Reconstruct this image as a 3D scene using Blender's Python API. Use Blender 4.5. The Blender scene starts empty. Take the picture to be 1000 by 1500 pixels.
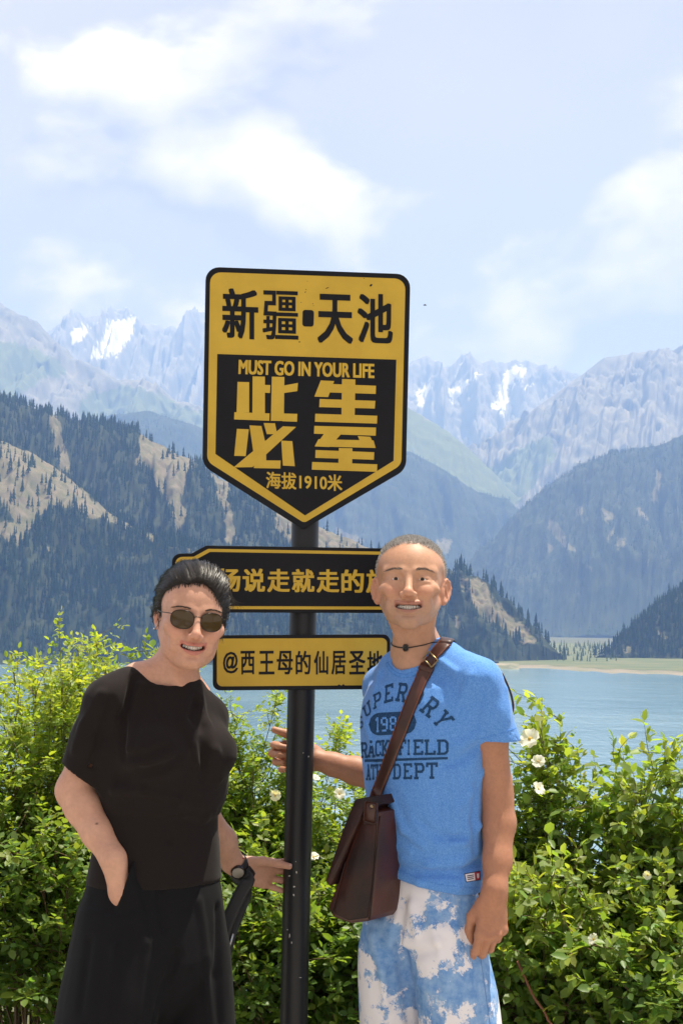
import bpy, bmesh, math, random
import numpy as np
from mathutils import Vector, Matrix, Euler
from mathutils.bvhtree import BVHTree
rng = np.random.default_rng(7)
random.seed(7)
R = math.radians
scene = bpy.context.scene
COL = scene.collection

# ------------------------------------------------------------------ camera
FPX = 2360.0                       # focal length in photo pixels (1000 x 1500)
cam = bpy.data.cameras.new('camera')
cam.sensor_fit = 'VERTICAL'; cam.sensor_height = 36.0
cam.lens = 36.0 * FPX / 1500.0
cam.clip_start = 0.1; cam.clip_end = 60000.0
camo = bpy.data.objects.new('camera', cam)
COL.objects.link(camo)
camo.location = (0, 0, 1.5)
camo.rotation_euler = (R(90 + 3.88), R(-0.5), 0)
scene.camera = camo
CAMM = Euler(camo.rotation_euler).to_matrix()
CAMI = np.array(CAMM.inverted())
CAMP = Vector(camo.location)

def ray(px, py):
    return CAMM @ Vector(((px - 500) / FPX, (750 - py) / FPX, -1.0))
def at(px, py, Y):
    """the point in the plane y = Y that the photo shows at pixel px, py"""
    d = ray(px, py)
    return CAMP + d * (Y / d.y)
def topx(P):
    """world points (n,3) -> photo pixels (n,2)"""
    q = (np.asarray(P, float) - np.array(CAMP)) @ CAMI.T
    return np.stack([500 + FPX * q[:, 0] / -q[:, 2], 750 - FPX * q[:, 1] / -q[:, 2]], 1)

# ------------------------------------------------------------------ world, sun, exposure
SUN_DIR = Vector((0.24, 0.13, 0.93)).normalized()     # towards the sun
sun_el = math.asin(SUN_DIR.z); sun_az = math.atan2(SUN_DIR.x, SUN_DIR.y)
world = bpy.data.worlds.new('World'); scene.world = world; world.use_nodes = True
def N(nt, typ, **kw):
    n = nt.nodes.new(typ)
    for k, v in kw.items():
        if k == 'inp':
            for i, val in v.items(): n.inputs[i].default_value = val
        else: setattr(n, k, v)
    return n
CLOUD_AT = (6.4, 3.3, 0.9)
def build_world():
    nt = world.node_tree; nt.nodes.clear(); L = nt.links.new
    out = N(nt, 'ShaderNodeOutputWorld'); bg = N(nt, 'ShaderNodeBackground'); bg.inputs[1].default_value = 0.066
    sky = N(nt, 'ShaderNodeTexSky', sky_type='NISHITA', sun_disc=False, sun_elevation=sun_el, sun_rotation=sun_az,
            altitude=1900, air_density=1.0, dust_density=1.2, ozone_density=1.0)
    tc = N(nt, 'ShaderNodeTexCoord')
    # clouds: noise over the whole dome of directions, heaped up and lit from above
    mp = N(nt, 'ShaderNodeMapping', inp={1: CLOUD_AT, 3: (1.0, 1.0, 1.55)}); L(tc.outputs['Generated'], mp.inputs[0])
    NP = {'Scale': 5.2, 'Detail': 9.0, 'Roughness': 0.54, 'Distortion': 0.15}
    n1 = N(nt, 'ShaderNodeTexNoise', inp=NP); L(mp.outputs[0], n1.inputs[0])
    mp2 = N(nt, 'ShaderNodeVectorMath', operation='ADD', inp={1: (0.012, 0.0, 0.055)}); L(mp.outputs[0], mp2.inputs[0])
    n2 = N(nt, 'ShaderNodeTexNoise', inp={**NP, 'Detail': 5.0}); L(mp2.outputs[0], n2.inputs[0])
    # a thin high veil between the heaps
    nv = N(nt, 'ShaderNodeTexNoise', inp={'Scale': 2.2, 'Detail': 5.0, 'Roughness': 0.5}); L(mp.outputs[0], nv.inputs[0])
    veil = N(nt, 'ShaderNodeMapRange', interpolation_type='SMOOTHSTEP', inp={1: 0.25, 2: 0.65, 3: 0.62, 4: 1.0}); L(nv.outputs[0], veil.inputs[0])
    def heap(val, vec, cs):
        """build clouds up towards a few places in the sky"""
        for px, py, rad, add in cs:
            d = ray(px, py).normalized()
            sb = N(nt, 'ShaderNodeVectorMath', operation='DISTANCE', inp={1: tuple(d)}); L(vec, sb.inputs[0])
            g = N(nt, 'ShaderNodeMapRange', interpolation_type='SMOOTHERSTEP', inp={1: rad, 2: 0.0, 3: 0.0, 4: add}); L(sb.outputs['Value'], g.inputs[0])
            ad = N(nt, 'ShaderNodeMath', operation='ADD'); L(val, ad.inputs[0]); L(g.outputs[0], ad.inputs[1]); val = ad.outputs[0]
        return val
    HP = [(150, 150, .075, .17), (300, 215, .085, .13), (430, 255, .07, .10), (440, 40, .09, .10), (120, 300, .09, .06), (930, 440, .06, .12), (780, 505, .05, .13), (620, 290, .05, .06), (760, 190, .16, -.10), (260, 380, .12, -.08)]
    up = N(nt, 'ShaderNodeVectorMath', operation='ADD', inp={1: (0.006, 0.0, 0.030)}); L(tc.outputs['Generated'], up.inputs[0])
    v1 = heap(n1.outputs[0], tc.outputs['Generated'], HP); v2 = heap(n2.outputs[0], up.outputs[0], HP)
    cov = N(nt, 'ShaderNodeMapRange', interpolation_type='SMOOTHSTEP', inp={1: 0.47, 2: 0.555}); L(v1, cov.inputs[0])
    df = N(nt, 'ShaderNodeMath', operation='SUBTRACT'); L(v1, df.inputs[0]); L(v2, df.inputs[1])
    lit = N(nt, 'ShaderNodeMapRange', inp={1: -0.06, 2: 0.17}); L(df.outputs[0], lit.inputs[0])
    ccol = N(nt, 'ShaderNodeMix', data_type='RGBA', inp={6: (5.2, 4.8, 4.7, 1), 7: (13.5, 12.6, 12.0, 1)}); L(lit.outputs[0], ccol.inputs[0])
    mv = N(nt, 'ShaderNodeMix', data_type='RGBA', inp={7: (6.9, 6.3, 6.0, 1)}); L(veil.outputs[0], mv.inputs[0]); L(sky.outputs[0], mv.inputs[6])
    mx = N(nt, 'ShaderNodeMix', data_type='RGBA'); L(cov.outputs[0], mx.inputs[0]); L(mv.outputs[2], mx.inputs[6]); L(ccol.outputs[2], mx.inputs[7])
    L(mx.outputs[2], bg.inputs[0]); L(bg.outputs[0], out.inputs[0])
build_world()
sl = bpy.data.lights.new('sun', 'SUN'); sl.energy = 5.0; sl.angle = R(0.53); sl.color = (1.0, 0.97, 0.925)
slo = bpy.data.objects.new('sun', sl); COL.objects.link(slo)
slo.rotation_euler = SUN_DIR.to_track_quat('Z', 'Y').to_euler()
scene.view_settings.view_transform = 'Standard'; scene.view_settings.look = 'None'
scene.view_settings.exposure = 0.8; scene.view_settings.gamma = 1.0
scene.cycles.max_bounces = 8; scene.cycles.volume_bounces = 1; scene.cycles.transparent_max_bounces = 8
scene.cycles.diffuse_bounces = 4; scene.cycles.sample_clamp_indirect = 6.0
scene.cycles.caustics_reflective = False; scene.cycles.caustics_refractive = False

# ------------------------------------------------------------------ small helpers
def tag(o, label=None, cat=None, group=None, kind=None):
    if label: o['label'] = label
    if cat: o['category'] = cat
    if group: o['group'] = group
    if kind: o['kind'] = kind
    return o
def empty(name, loc=(0, 0, 0), parent=None):
    o = bpy.data.objects.new(name, None); COL.objects.link(o); o.location = loc; o.empty_display_size = 0.1
    if parent: o.parent = parent
    return o
def link(name, me, parent=None, mat=None):
    o = bpy.data.objects.new(name, me); COL.objects.link(o)
    if mat is not None and len(me.materials) == 0: me.materials.append(mat)
    if parent is not None:
        o.parent = parent
        o.matrix_parent_inverse = Matrix.Translation(-parent.location) if parent.type == 'EMPTY' else Matrix.Identity(4)
    return o
def np_mesh(name, V, F, smooth=True, col=None, attr='Col'):
    """V (n,3); F (m,k) int array of faces with k corners"""
    me = bpy.data.meshes.new(name)
    V = np.ascontiguousarray(V, np.float32); F = np.ascontiguousarray(F, np.int32)
    m, k = F.shape
    me.vertices.add(len(V)); me.vertices.foreach_set('co', V.ravel())
    me.loops.add(m * k); me.loops.foreach_set('vertex_index', F.ravel())
    me.polygons.add(m); me.polygons.foreach_set('loop_start', np.arange(0, m * k, k, dtype=np.int32))
    me.polygons.foreach_set('use_smooth', np.full(m, smooth, bool))
    if col is not None:
        a = me.attributes.new(attr, 'FLOAT_COLOR', 'POINT')
        c = np.ones((len(V), 4), np.float32); c[:, :col.shape[1]] = col
        a.data.foreach_set('color', c.ravel())
    me.update(calc_edges=True); me.validate()
    return me
def bm_obj(name, bm, parent=None, mat=None, smooth=False):
    me = bpy.data.meshes.new(name); bm.to_mesh(me); bm.free()
    if smooth: me.polygons.foreach_set('use_smooth', np.ones(len(me.polygons), bool))
    return link(name, me, parent, mat)

def _h(ix, iy, iz, s):
    h = (ix.astype(np.int64) * 374761393 + iy.astype(np.int64) * 668265263 + iz.astype(np.int64) * 2147483647 + s * 1274126177) & 0xffffffff
    h = ((h ^ (h >> 13)) * 1274126177) & 0xffffffff
    h = ((h ^ (h >> 16)) * 2246822519) & 0xffffffff
    return ((h ^ (h >> 15)) & 0xffffff) / float(0xffffff)
def vnoise(x, y, z=0.0, s=0):
    x, y, z = np.broadcast_arrays(np.asarray(x, float), np.asarray(y, float), np.asarray(z, float))
    fx, fy, fz = np.floor(x), np.floor(y), np.floor(z)
    u, v, w = x - fx, y - fy, z - fz
    u = u * u * (3 - 2 * u); v = v * v * (3 - 2 * v); w = w * w * (3 - 2 * w)
    r = 0
    for a in (0, 1):
        for b in (0, 1):
            for c in (0, 1):
                r = r + _h(fx + a, fy + b, fz + c, s) * (u if a else 1 - u) * (v if b else 1 - v) * (w if c else 1 - w)
    return r * 2 - 1
def fbm(x, y, z=0.0, s=0, o=4, lac=2.1, g=0.5):
    r = 0; a = 1.0; t = 0
    for i in range(o):
        r = r + a * vnoise(x, y, z, s + i * 17); t += a
        a *= g; x = np.asarray(x) * lac; y = np.asarray(y) * lac; z = np.asarray(z) * lac
    return r / t

# ------------------------------------------------------------------ materials
def mat(name, color=(0.5, 0.5, 0.5), rough=0.6, spec=0.5, metal=0.0, sheen=0.0, coat=0.0, sss=0.0, attr=None):
    m = bpy.data.materials.new(name); m.use_nodes = True
    b = m.node_tree.nodes['Principled BSDF']
    b.inputs['Base Color'].default_value = (*color, 1)
    b.inputs['Roughness'].default_value = rough
    b.inputs['Specular IOR Level'].default_value = spec
    b.inputs['Metallic'].default_value = metal
    b.inputs['Sheen Weight'].default_value = sheen
    b.inputs['Coat Weight'].default_value = coat
    if attr:
        a = N(m.node_tree, 'ShaderNodeAttribute', attribute_name=attr)
        m.node_tree.links.new(a.outputs[0], b.inputs['Base Color'])
    return m
def noise_mix(m, c1, c2, scale=5, detail=4, lo=0.35, hi=0.65, coord='Object', rough=0.55, distort=0.0, invec=None):
    """base colour mixed from two colours by a noise; returns the mix node"""
    nt = m.node_tree; L = nt.links.new
    tc = N(nt, 'ShaderNodeTexCoord')
    n = N(nt, 'ShaderNodeTexNoise', inp={'Scale': scale, 'Detail': detail, 'Roughness': rough, 'Distortion': distort})
    L(invec if invec else tc.outputs[coord], n.inputs[0])
    mr = N(nt, 'ShaderNodeMapRange', inp={1: lo, 2: hi}); L(n.outputs[0], mr.inputs[0])
    mx = N(nt, 'ShaderNodeMix', data_type='RGBA', inp={6: (*c1, 1), 7: (*c2, 1)}); L(mr.outputs[0], mx.inputs[0])
    L(mx.outputs[2], nt.nodes['Principled BSDF'].inputs['Base Color'])
    return mx
def add_bump(m, scale, strength, dist=0.01, detail=3, coord='Object', kind='noise', stretch=None):
    nt = m.node_tree; L = nt.links.new
    tc = N(nt, 'ShaderNodeTexCoord'); src = tc.outputs[coord]
    if stretch:
        mp = N(nt, 'ShaderNodeMapping', inp={3: stretch}); L(src, mp.inputs[0]); src = mp.outputs[0]
    n = N(nt, 'ShaderNodeTexNoise', inp={'Scale': scale, 'Detail': detail}); L(src, n.inputs[0])
    b = N(nt, 'ShaderNodeBump', inp={'Strength': strength, 'Distance': dist}); L(n.outputs[0], b.inputs['Height'])
    bs = nt.nodes['Principled BSDF']
    old = bs.inputs['Normal'].links
    if old: L(old[0].from_socket, b.inputs['Normal'])
    L(b.outputs[0], bs.inputs['Normal'])
    return b
# ================================================================== LAND, LAKE, MOUNTAINS
LAKE_Z = -52.0
def in_poly(P, poly):
    x, y = P[:, 0], P[:, 1]; r = np.zeros(len(P), bool); n = len(poly); j = n - 1
    for i in range(n):
        xi, yi = poly[i]; xj, yj = poly[j]
        c = ((yi > y) != (yj > y)) & (x < (xj - xi) * (y - yi) / (yj - yi + 1e-9) + xi)
        r ^= c; j = i
    return r
def build_ground():
    ys = np.concatenate([np.linspace(-40, 0, 15), np.linspace(0.5, 8, 40), np.geomspace(8.3, 160, 50), np.linspace(200, 2900, 20), np.linspace(3000, 25000, 40)])
    xs = np.concatenate([-np.geomspace(6, 9200, 40)[::-1], np.linspace(-5.5, 5.5, 60), np.geomspace(6, 9200, 40)])
    X, Y = np.meshgrid(xs, ys)
    t = np.clip((Y - 6.6) / 120, 0, 1)
    Z = -60 * (1 - (1 - t) ** 1.6)
    Z += np.where((Y > 2000), np.clip((Y - 2500) / 700, 0, 1) * 13.5, 0)
    Z += 0.03 * fbm(X * 1.3, Y * 1.3, 0, 3) * (Y < 60) - 0.02
    V = np.stack([X, Y, Z], -1).reshape(-1, 3); n, k = X.shape
    i = (np.arange(n - 1)[:, None] * k + np.arange(k - 1)).ravel()
    me = np_mesh('ground', V, np.stack([i, i + 1, i + k + 1, i + k], 1))
    m = mat('soil', rough=0.95); noise_mix(m, (0.10, 0.075, 0.045), (0.07, 0.10, 0.03), scale=0.8, detail=8); add_bump(m, 14, 0.6, 0.03, 6)
    tag(link('ground', me, mat=m), kind='structure')
    # lake
    me = np_mesh('lake', np.array([[-7000, 40, LAKE_Z], [7000, 40, LAKE_Z], [7000, 3400, LAKE_Z], [-7000, 3400, LAKE_Z]], float), np.array([[0, 1, 2, 3]]), False)
    m = mat('lake_water', (0.12, 0.26, 0.34), rough=0.12, spec=0.5)
    add_bump(m, 0.22, 0.5, 1.2, 5, stretch=(1, 0.4, 1)); add_bump(m, 0.02, 0.4, 3, 3)
    nt = m.node_tree
    mx = noise_mix(m, (0.17, 0.29, 0.36), (0.23, 0.36, 0.42), scale=0.006, detail=5)
    tag(link('lake', me, mat=m), kind='structure')
build_ground()
def build_bounce_paving():
    """unseen pale slabs in rows, added to bounce sunlight up onto the shaded people"""
    Ms = mat('bounce_paving', rough=0.85); noise_mix(Ms, (0.46, 0.43, 0.39), (0.34, 0.32, 0.29), scale=6, detail=7); add_bump(Ms, 60, 0.3, 0.004, 4)
    bed = np_mesh('path', np.array([[-6, -14, .004], [6, -14, .004], [6, 4.42, .004], [-6, 4.42, .004]], float), np.array([[0, 1, 2, 3]]), False)
    po = tag(link('path', bed, mat=mat('bounce_joint', (0.20, 0.19, 0.17), rough=0.95)), kind='structure')  # unseen ground, added as a pale reflector to fill faces from below
    bm = bmesh.new(); bmesh.ops.create_cube(bm, size=1.0)
    for v in bm.verts: v.co = Vector((v.co.x * .79, v.co.y * .39, v.co.z * .02))
    bmesh.ops.bevel(bm, geom=[e for e in bm.edges if e.verts[0].co.z > 0 and e.verts[1].co.z > 0], offset=.004, segments=1, affect='EDGES')
    me = bpy.data.meshes.new('bounce_slab'); bm.to_mesh(me); bm.free(); me.materials.append(Ms)
    rest = []
    for j in range(46):
        for i in range(15):
            x = -5.6 + .8 * i + (.4 if j % 2 else 0); y = 4.21 - .4 * j
            if x > 5.7: continue
            if j < 20 or (j < 24 and abs(x) < 3):
                o = bpy.data.objects.new('bounce_slab', me); COL.objects.link(o); o.parent = po; o.location = (x, y, .012 + random.uniform(-.002, .002))
            else: rest.append((x, y))
    V0 = np.array([v.co[:] for v in me.vertices]); Vs = np.concatenate([V0 + np.array([x, y, .012]) for x, y in rest]); n0 = len(V0)
    fs = [[tuple(v + k * n0 for v in p.vertices) for p in me.polygons] for k in range(len(rest))]
    m2 = bpy.data.meshes.new('bounce_slabs'); m2.from_pydata(Vs.tolist(), [], [f for q in fs for f in q]); m2.materials.append(Ms)
    o = bpy.data.objects.new('bounce_slabs', m2); COL.objects.link(o); o.parent = po; o['kind'] = 'stuff'
build_bounce_paving()

def rock_mat(name, base, alt, grass, snow=(0.82, 0.84, 0.88), scale=0.01):
    """attribute Col: r = bare/tan, g = meadow, b = snow"""
    m = mat(name, rough=0.95, spec=0.2); nt = m.node_tree; L = nt.links.new
    mx = noise_mix(m, base, alt, scale=scale, detail=8, rough=0.65, lo=0.38, hi=0.62)
    a = N(nt, 'ShaderNodeAttribute', attribute_name='Col'); sp = N(nt, 'ShaderNodeSeparateColor'); L(a.outputs[0], sp.inputs[0])
    tc = N(nt, 'ShaderNodeTexCoord'); nn = N(nt, 'ShaderNodeTexNoise', inp={'Scale': scale * 3.0, 'Detail': 8, 'Roughness': 0.7}); L(tc.outputs['Object'], nn.inputs[0])
    prev = mx.outputs[2]
    tan2 = N(nt, 'ShaderNodeMix', data_type='RGBA', inp={6: (0.185, 0.150, 0.098, 1), 7: (0.115, 0.115, 0.055, 1)})
    mr0 = N(nt, 'ShaderNodeMapRange', inp={1: 0.4, 2: 0.62}); L(nn.outputs[0], mr0.inputs[0]); L(mr0.outputs[0], tan2.inputs[0])
    for ch, c in ((0, tan2.outputs[2]), (1, grass), (2, snow)):
        ad = N(nt, 'ShaderNodeMath', operation='ADD'); L(sp.outputs[ch], ad.inputs[0])
        sb = N(nt, 'ShaderNodeMath', operation='MULTIPLY_ADD', inp={1: 1.9, 2: -0.95}); L(nn.outputs[0], sb.inputs[0]); L(sb.outputs[0], ad.inputs[1])
        mr = N(nt, 'ShaderNodeMapRange', interpolation_type='SMOOTHSTEP', inp={1: 0.42, 2: 0.6}); L(ad.outputs[0], mr.inputs[0])
        k = N(nt, 'ShaderNodeMix', data_type='RGBA'); L(mr.outputs[0], k.inputs[0]); L(prev, k.inputs[6])
        if isinstance(c, tuple): k.inputs[7].default_value = (*c, 1)
        else: L(c, k.inputs[7])
        prev = k.outputs[2]
    L(prev, nt.nodes['Principled BSDF'].inputs['Base Color'])
    return m

LAND = {}
def mountain(name, ridge, mtl, slope=0.5, zb=-54, ns=300, nt_=90, amp=0.1, gul=14, seed=0, jag=0.0, bare=(), green=(), snow=(), power=0.95,
             snow_z=None, lateral=0.0, wob=6, crag=0.5):
    """a hill as a real body: a ridge line in 3-D, gullied slopes falling from it towards the lake and behind it"""
    r = np.array([list(at(*p)) for p in ridge]); s0 = np.array([p[0] for p in ridge], float)
    s = np.linspace(s0[0], s0[-1], ns)
    Rg = np.stack([np.interp(s, s0, r[:, i]) for i in range(3)], 1)
    if jag: Rg[:, 2] += jag * fbm(s / 14.0, s * 0, 0, seed + 5, 5, g=0.6)
    t = np.linspace(0, 1, nt_) ** 1.15
    H = (Rg[:, 2] - zb)[:, None]; T = t[None, :]; S = (s / 100.0)[:, None]
    run = H / slope
    f = T ** power
    W = np.clip(T * 5, 0, 1) * np.clip((1 - T) * 4, 0.15, 1)
    warp = 0.35 * fbm(S * 3, T * 2 + 9, 0, seed + 40, 3)
    g1 = 1 - 2 * np.abs(fbm(S * gul / 10 + warp, T * 0.7 + 3, 0, seed, 3))
    g2 = 1 - 2 * np.abs(fbm(S * gul / 3 + warp * 2, T * 2.2, 0, seed + 9, 3))
    g3 = fbm(S * gul * 1.2, T * 9, 0, seed + 21, 4)
    D = W * amp * (0.7 * g1 + 0.3 * g2 + 0.14 * g3)
    X = Rg[:, :1] + lateral * run * T + 0 * T
    Y = Rg[:, 1:2] - run * T
    Z = Rg[:, 2:3] - H * f + H * D * 0.55
    Y = Y - run * D * 0.35
    # crags and side spurs, the same in every direction
    Lx = max(60.0, float(np.median(H)) * 0.30)
    rg = 1 - 2 * np.abs(fbm(X / Lx, Y / Lx, Z / (Lx * 1.5), seed + 70, 5, g=0.55)); rg2 = fbm(X / (Lx * .25), Y / (Lx * .25), Z / (Lx * .3), seed + 71, 4, g=0.6)
    Wr = np.clip(T * 12, 0.0, 1) * np.clip((1 - T) * 5, 0.1, 1)
    Z = Z + Wr * crag * Lx * (0.34 * (rg - 0.25) + 0.10 * rg2); Y = Y - Wr * crag * Lx * 0.16 * rg2
    # the far side
    tb = np.linspace(1, 0.08, 10)[None, :]
    XB = Rg[:, :1] + 0 * tb; YB = Rg[:, 1:2] + run * 0.8 * tb; ZB = Rg[:, 2:3] - H * tb + H * 0.05 * fbm(S * 4, tb * 4, 0, seed + 3)
    P = np.stack([np.concatenate([XB, X], 1), np.concatenate([YB, Y], 1), np.concatenate([ZB, Z], 1)], -1)
    nn, kk = P.shape[:2]; V = P.reshape(-1, 3)
    i = (np.arange(nn - 1)[:, None] * kk + np.arange(kk - 1)).ravel()
    F = np.stack([i, i + 1, i + kk + 1, i + kk], 1)
    px = topx(V)
    wx = px + np.stack([fbm(px[:, 0] / 22, px[:, 1] / 22, 0, seed + 60, 4), fbm(px[:, 0] / 22, px[:, 1] / 22, 5, seed + 61, 4)], 1) * wob * 2
    C = np.zeros((len(V), 3))
    for ch, polys in enumerate((bare, green, snow)):
        for pl in polys:
            for jx, jy in ((0, 0), (5, 1), (-5, -1), (1, 5), (-1, -5), (3, -4), (-3, 4)): C[in_poly(wx + np.array([jx, jy]) * (0.9 if ch == 0 else 1.2), pl), ch] += 1.0 / 7
    C[:, 2] *= 0.72
    if snow_z:
        C[:, 2] = np.maximum(C[:, 2], np.clip((V[:, 2] - snow_z[0]) / (snow_z[1] - snow_z[0]), 0, 1) * snow_z[2])
    me = np_mesh(name, V, F, True, C)
    o = tag(link(name, me, mat=mtl), kind='structure')
    LAND[name + str(seed)] = (V, F, C, px)
    return o, V, F, C

M_far = rock_mat('far_rock', (0.17, 0.165, 0.16), (0.27, 0.26, 0.25), (0.13, 0.15, 0.065), scale=0.0028)
M_mid = rock_mat('alpine_rock', (0.15, 0.15, 0.13), (0.25, 0.235, 0.20), (0.125, 0.150, 0.062), scale=0.0035)
M_blue = rock_mat('forest_floor_far', (0.020, 0.033, 0.016), (0.045, 0.054, 0.026), (0.11, 0.14, 0.045), scale=0.007)
M_near = rock_mat('forest_floor', (0.018, 0.030, 0.013), (0.042, 0.050, 0.022), (0.11, 0.14, 0.045), scale=0.02)

Yf = 18500
mountain('snow_mountain', [(-160, 470, Yf), (0, 500, Yf), (60, 520, Yf), (88, 498, Yf), (105, 482, Yf), (120, 468, Yf), (138, 462, Yf), (150, 463, Yf), (165, 455, Yf), (188, 453, Yf), (198, 460, Yf),
    (212, 474, Yf), (226, 473, Yf), (240, 482, Yf), (256, 478, Yf), (268, 482, Yf), (285, 468, Yf), (300, 458, Yf), (345, 445, Yf), (400, 465, Yf), (470, 500, Yf), (540, 540, Yf), (580, 548, Yf), (605, 527, Yf), (622, 521, Yf),
    (640, 531, Yf), (652, 537, Yf), (668, 530, Yf), (676, 526, Yf), (700, 531, Yf), (718, 527, Yf), (733, 531, Yf), (748, 527, Yf), (762, 531, Yf), (776, 531, Yf), (800, 541, Yf), (818, 538, Yf), (840, 546, Yf), (880, 560, Yf),
    (960, 580, Yf), (1150, 560, Yf)], M_far, slope=0.62, amp=0.20, gul=26, seed=11, jag=60, ns=640, nt_=150, crag=0.8,
    snow=[[(126, 520), (146, 488), (160, 466), (190, 458), (197, 470), (192, 496), (178, 518), (158, 528)], [(96, 500), (120, 476), (140, 468), (120, 500), (104, 512)], [(132, 531), (150, 529), (150, 534), (134, 535)],
          [(604, 600), (612, 560), (625, 545), (628, 560), (616, 602)], [(655, 575), (680, 550), (705, 538), (716, 540), (690, 560), (664, 582)], [(650, 592), (676, 566), (684, 568), (668, 592)],
          [(720, 590), (738, 552), (752, 530), (770, 536), (764, 560), (748, 580), (744, 610), (736, 616)], [(706, 586), (722, 580), (724, 592), (712, 594)], [(760, 575), (790, 548), (792, 556), (768, 580)], [(800, 545), (822, 540), (818, 550)], [(666, 534), (674, 530), (680, 545), (672, 552)]],
    snow_z=(2700, 3850, 0.46))
Yr = 12500
mountain('ridge', [(600, 760, 11500), (660, 700, 11800), (706, 656, 12100), (719, 648, Yr), (748, 623, Yr), (782, 598, Yr), (824, 568, Yr), (853, 547, Yr), (870, 534, Yr), (887, 523, Yr), (915, 520, Yr), (933, 515, Yr), (965, 515, Yr), (1000, 512, Yr), (1060, 500, Yr), (1200, 480, Yr)],
    M_mid, slope=0.55, amp=0.12, gul=20, seed=23, jag=14, ns=400, nt_=140, crag=0.9,
    snow=[[(930, 560), (938, 556), (936, 564)], [(984, 560), (990, 557), (992, 562)], [(850, 600), (858, 596), (856, 606)]], green=[[(700, 690), (800, 640), (820, 660), (760, 740), (720, 740)]], lateral=-0.25)
Yl = 12000
mountain('ridge', [(-260, 380, Yl), (-100, 415, Yl), (0, 444, Yl), (18, 455, Yl), (38, 465, Yl), (55, 470, Yl), (66, 485, Yl), (80, 500, Yl), (98, 512, Yl), (110, 526, Yl), (150, 540, Yl), (172, 556, Yl), (200, 556, Yl), (215, 557, Yl), (235, 568, Yl), (262, 590, Yl), (300, 603, Yl), (380, 640, Yl), (480, 700, Yl), (560, 760, Yl)],
    M_mid, slope=0.5, amp=0.13, gul=16, seed=31, jag=16, ns=400, nt_=140, crag=0.9,
    green=[[(0, 500), (60, 510), (110, 545), (60, 560), (20, 585), (-150, 640), (-200, 520)], [(105, 600), (150, 570), (215, 564), (262, 592), (300, 604), (420, 680), (300, 660), (150, 640)]])
mountain('ridge', [(380, 520, 10500), (480, 545, 10500), (560, 572, 10500), (605, 602, 10500), (640, 622, 10500), (680, 652, 10500), (720, 690, 10500), (772, 744, 10500), (830, 800, 10500)],
    M_mid, slope=0.6, amp=0.06, gul=14, seed=37, jag=10, ns=220, nt_=80, green=[[(560, 560), (605, 596), (640, 616), (690, 652), (790, 745), (800, 820), (700, 760), (560, 660)]])
Yg = 8600
oF = mountain('forest_ridge', [(60, 660, Yg), (120, 628, Yg), (158, 610, Yg), (190, 604, Yg), (212, 601, Yg), (250, 612, Yg), (300, 628, Yg), (400, 640, Yg), (500, 646, Yg), (600, 662, Yg), (640, 682, Yg), (690, 715, Yg), (722, 728, Yg), (740, 731, Yg), (756, 746, Yg), (800, 800, Yg), (860, 880, Yg)],
    M_blue, slope=0.55, amp=0.2, gul=16, seed=41, jag=12, ns=320, nt_=90, bare=[[(640, 800), (660, 780), (664, 790), (648, 812)], [(480, 770), (510, 778), (545, 800), (500, 800)]])
Ye = 7000
oE = mountain('forest_ridge', [(560, 900, 5900), (640, 858, 6200), (690, 818, 6500), (720, 796, Ye), (760, 752, Ye), (800, 716, Ye), (828, 700, Ye), (846, 686, Ye), (868, 678, Ye), (884, 667, Ye), (905, 661, Ye), (930, 655, Ye), (952, 655, Ye), (966, 652, Ye), (1000, 637, Ye), (1080, 590, Ye), (1250, 540, Ye)],
    M_blue, slope=0.5, amp=0.26, gul=15, seed=47, jag=10, ns=420, nt_=120, lateral=-0.2,
    bare=[[(800, 752), (812, 765), (832, 790), (850, 818), (838, 812), (820, 800), (806, 780)], [(795, 790), (812, 802), (806, 822)], [(838, 738), (850, 740), (846, 760), (838, 756)], [(876, 730), (890, 745), (900, 770), (886, 760)], [(880, 800), (902, 770), (896, 792)], [(930, 745), (940, 742), (952, 775), (944, 768)], [(855, 830), (866, 836), (878, 846), (860, 842)], [(905, 790), (916, 800), (904, 812)], [(962, 690), (950, 730), (954, 740), (968, 700)], [(940, 810), (950, 822), (944, 836)]])
oA0 = mountain('forest_hill', [(-420, 470, 3000), (-150, 560, 2950), (0, 588, 2900), (45, 594, 2900), (75, 608, 2900), (110, 614, 2900), (160, 622, 2900), (200, 628, 2900), (212, 640, 2850), (240, 655, 2800), (285, 676, 2750), (330, 706, 2700), (400, 742, 2650), (470, 772, 2600), (545, 803, 2500), (600, 828, 2450), (650, 840, 2400), (684, 846, 2350), (705, 856, 2330), (740, 888, 2300), (775, 922, 2280), (805, 955, 2260), (830, 980, 2250)],
    M_near, slope=0.62, amp=0.26, gul=16, seed=53, jag=5, ns=480, nt_=120,
    bare=[[(70, 600), (85, 612), (100, 660), (110, 690), (96, 690), (80, 650)], [(200, 626), (240, 650), (290, 676), (276, 695), (268, 730), (272, 770), (258, 782), (250, 735), (232, 700), (205, 680)], [(300, 690), (335, 706), (338, 750), (348, 800), (334, 792), (322, 730)], [(240, 668), (262, 690), (240, 720), (222, 690)],
          [(395, 735), (470, 770), (545, 803), (545, 820), (480, 830), (420, 800)], [(668, 842), (690, 846), (712, 862), (760, 910), (790, 945), (770, 950), (740, 925), (700, 900), (684, 866)], [(652, 880), (668, 900), (684, 930), (664, 920)]])
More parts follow.
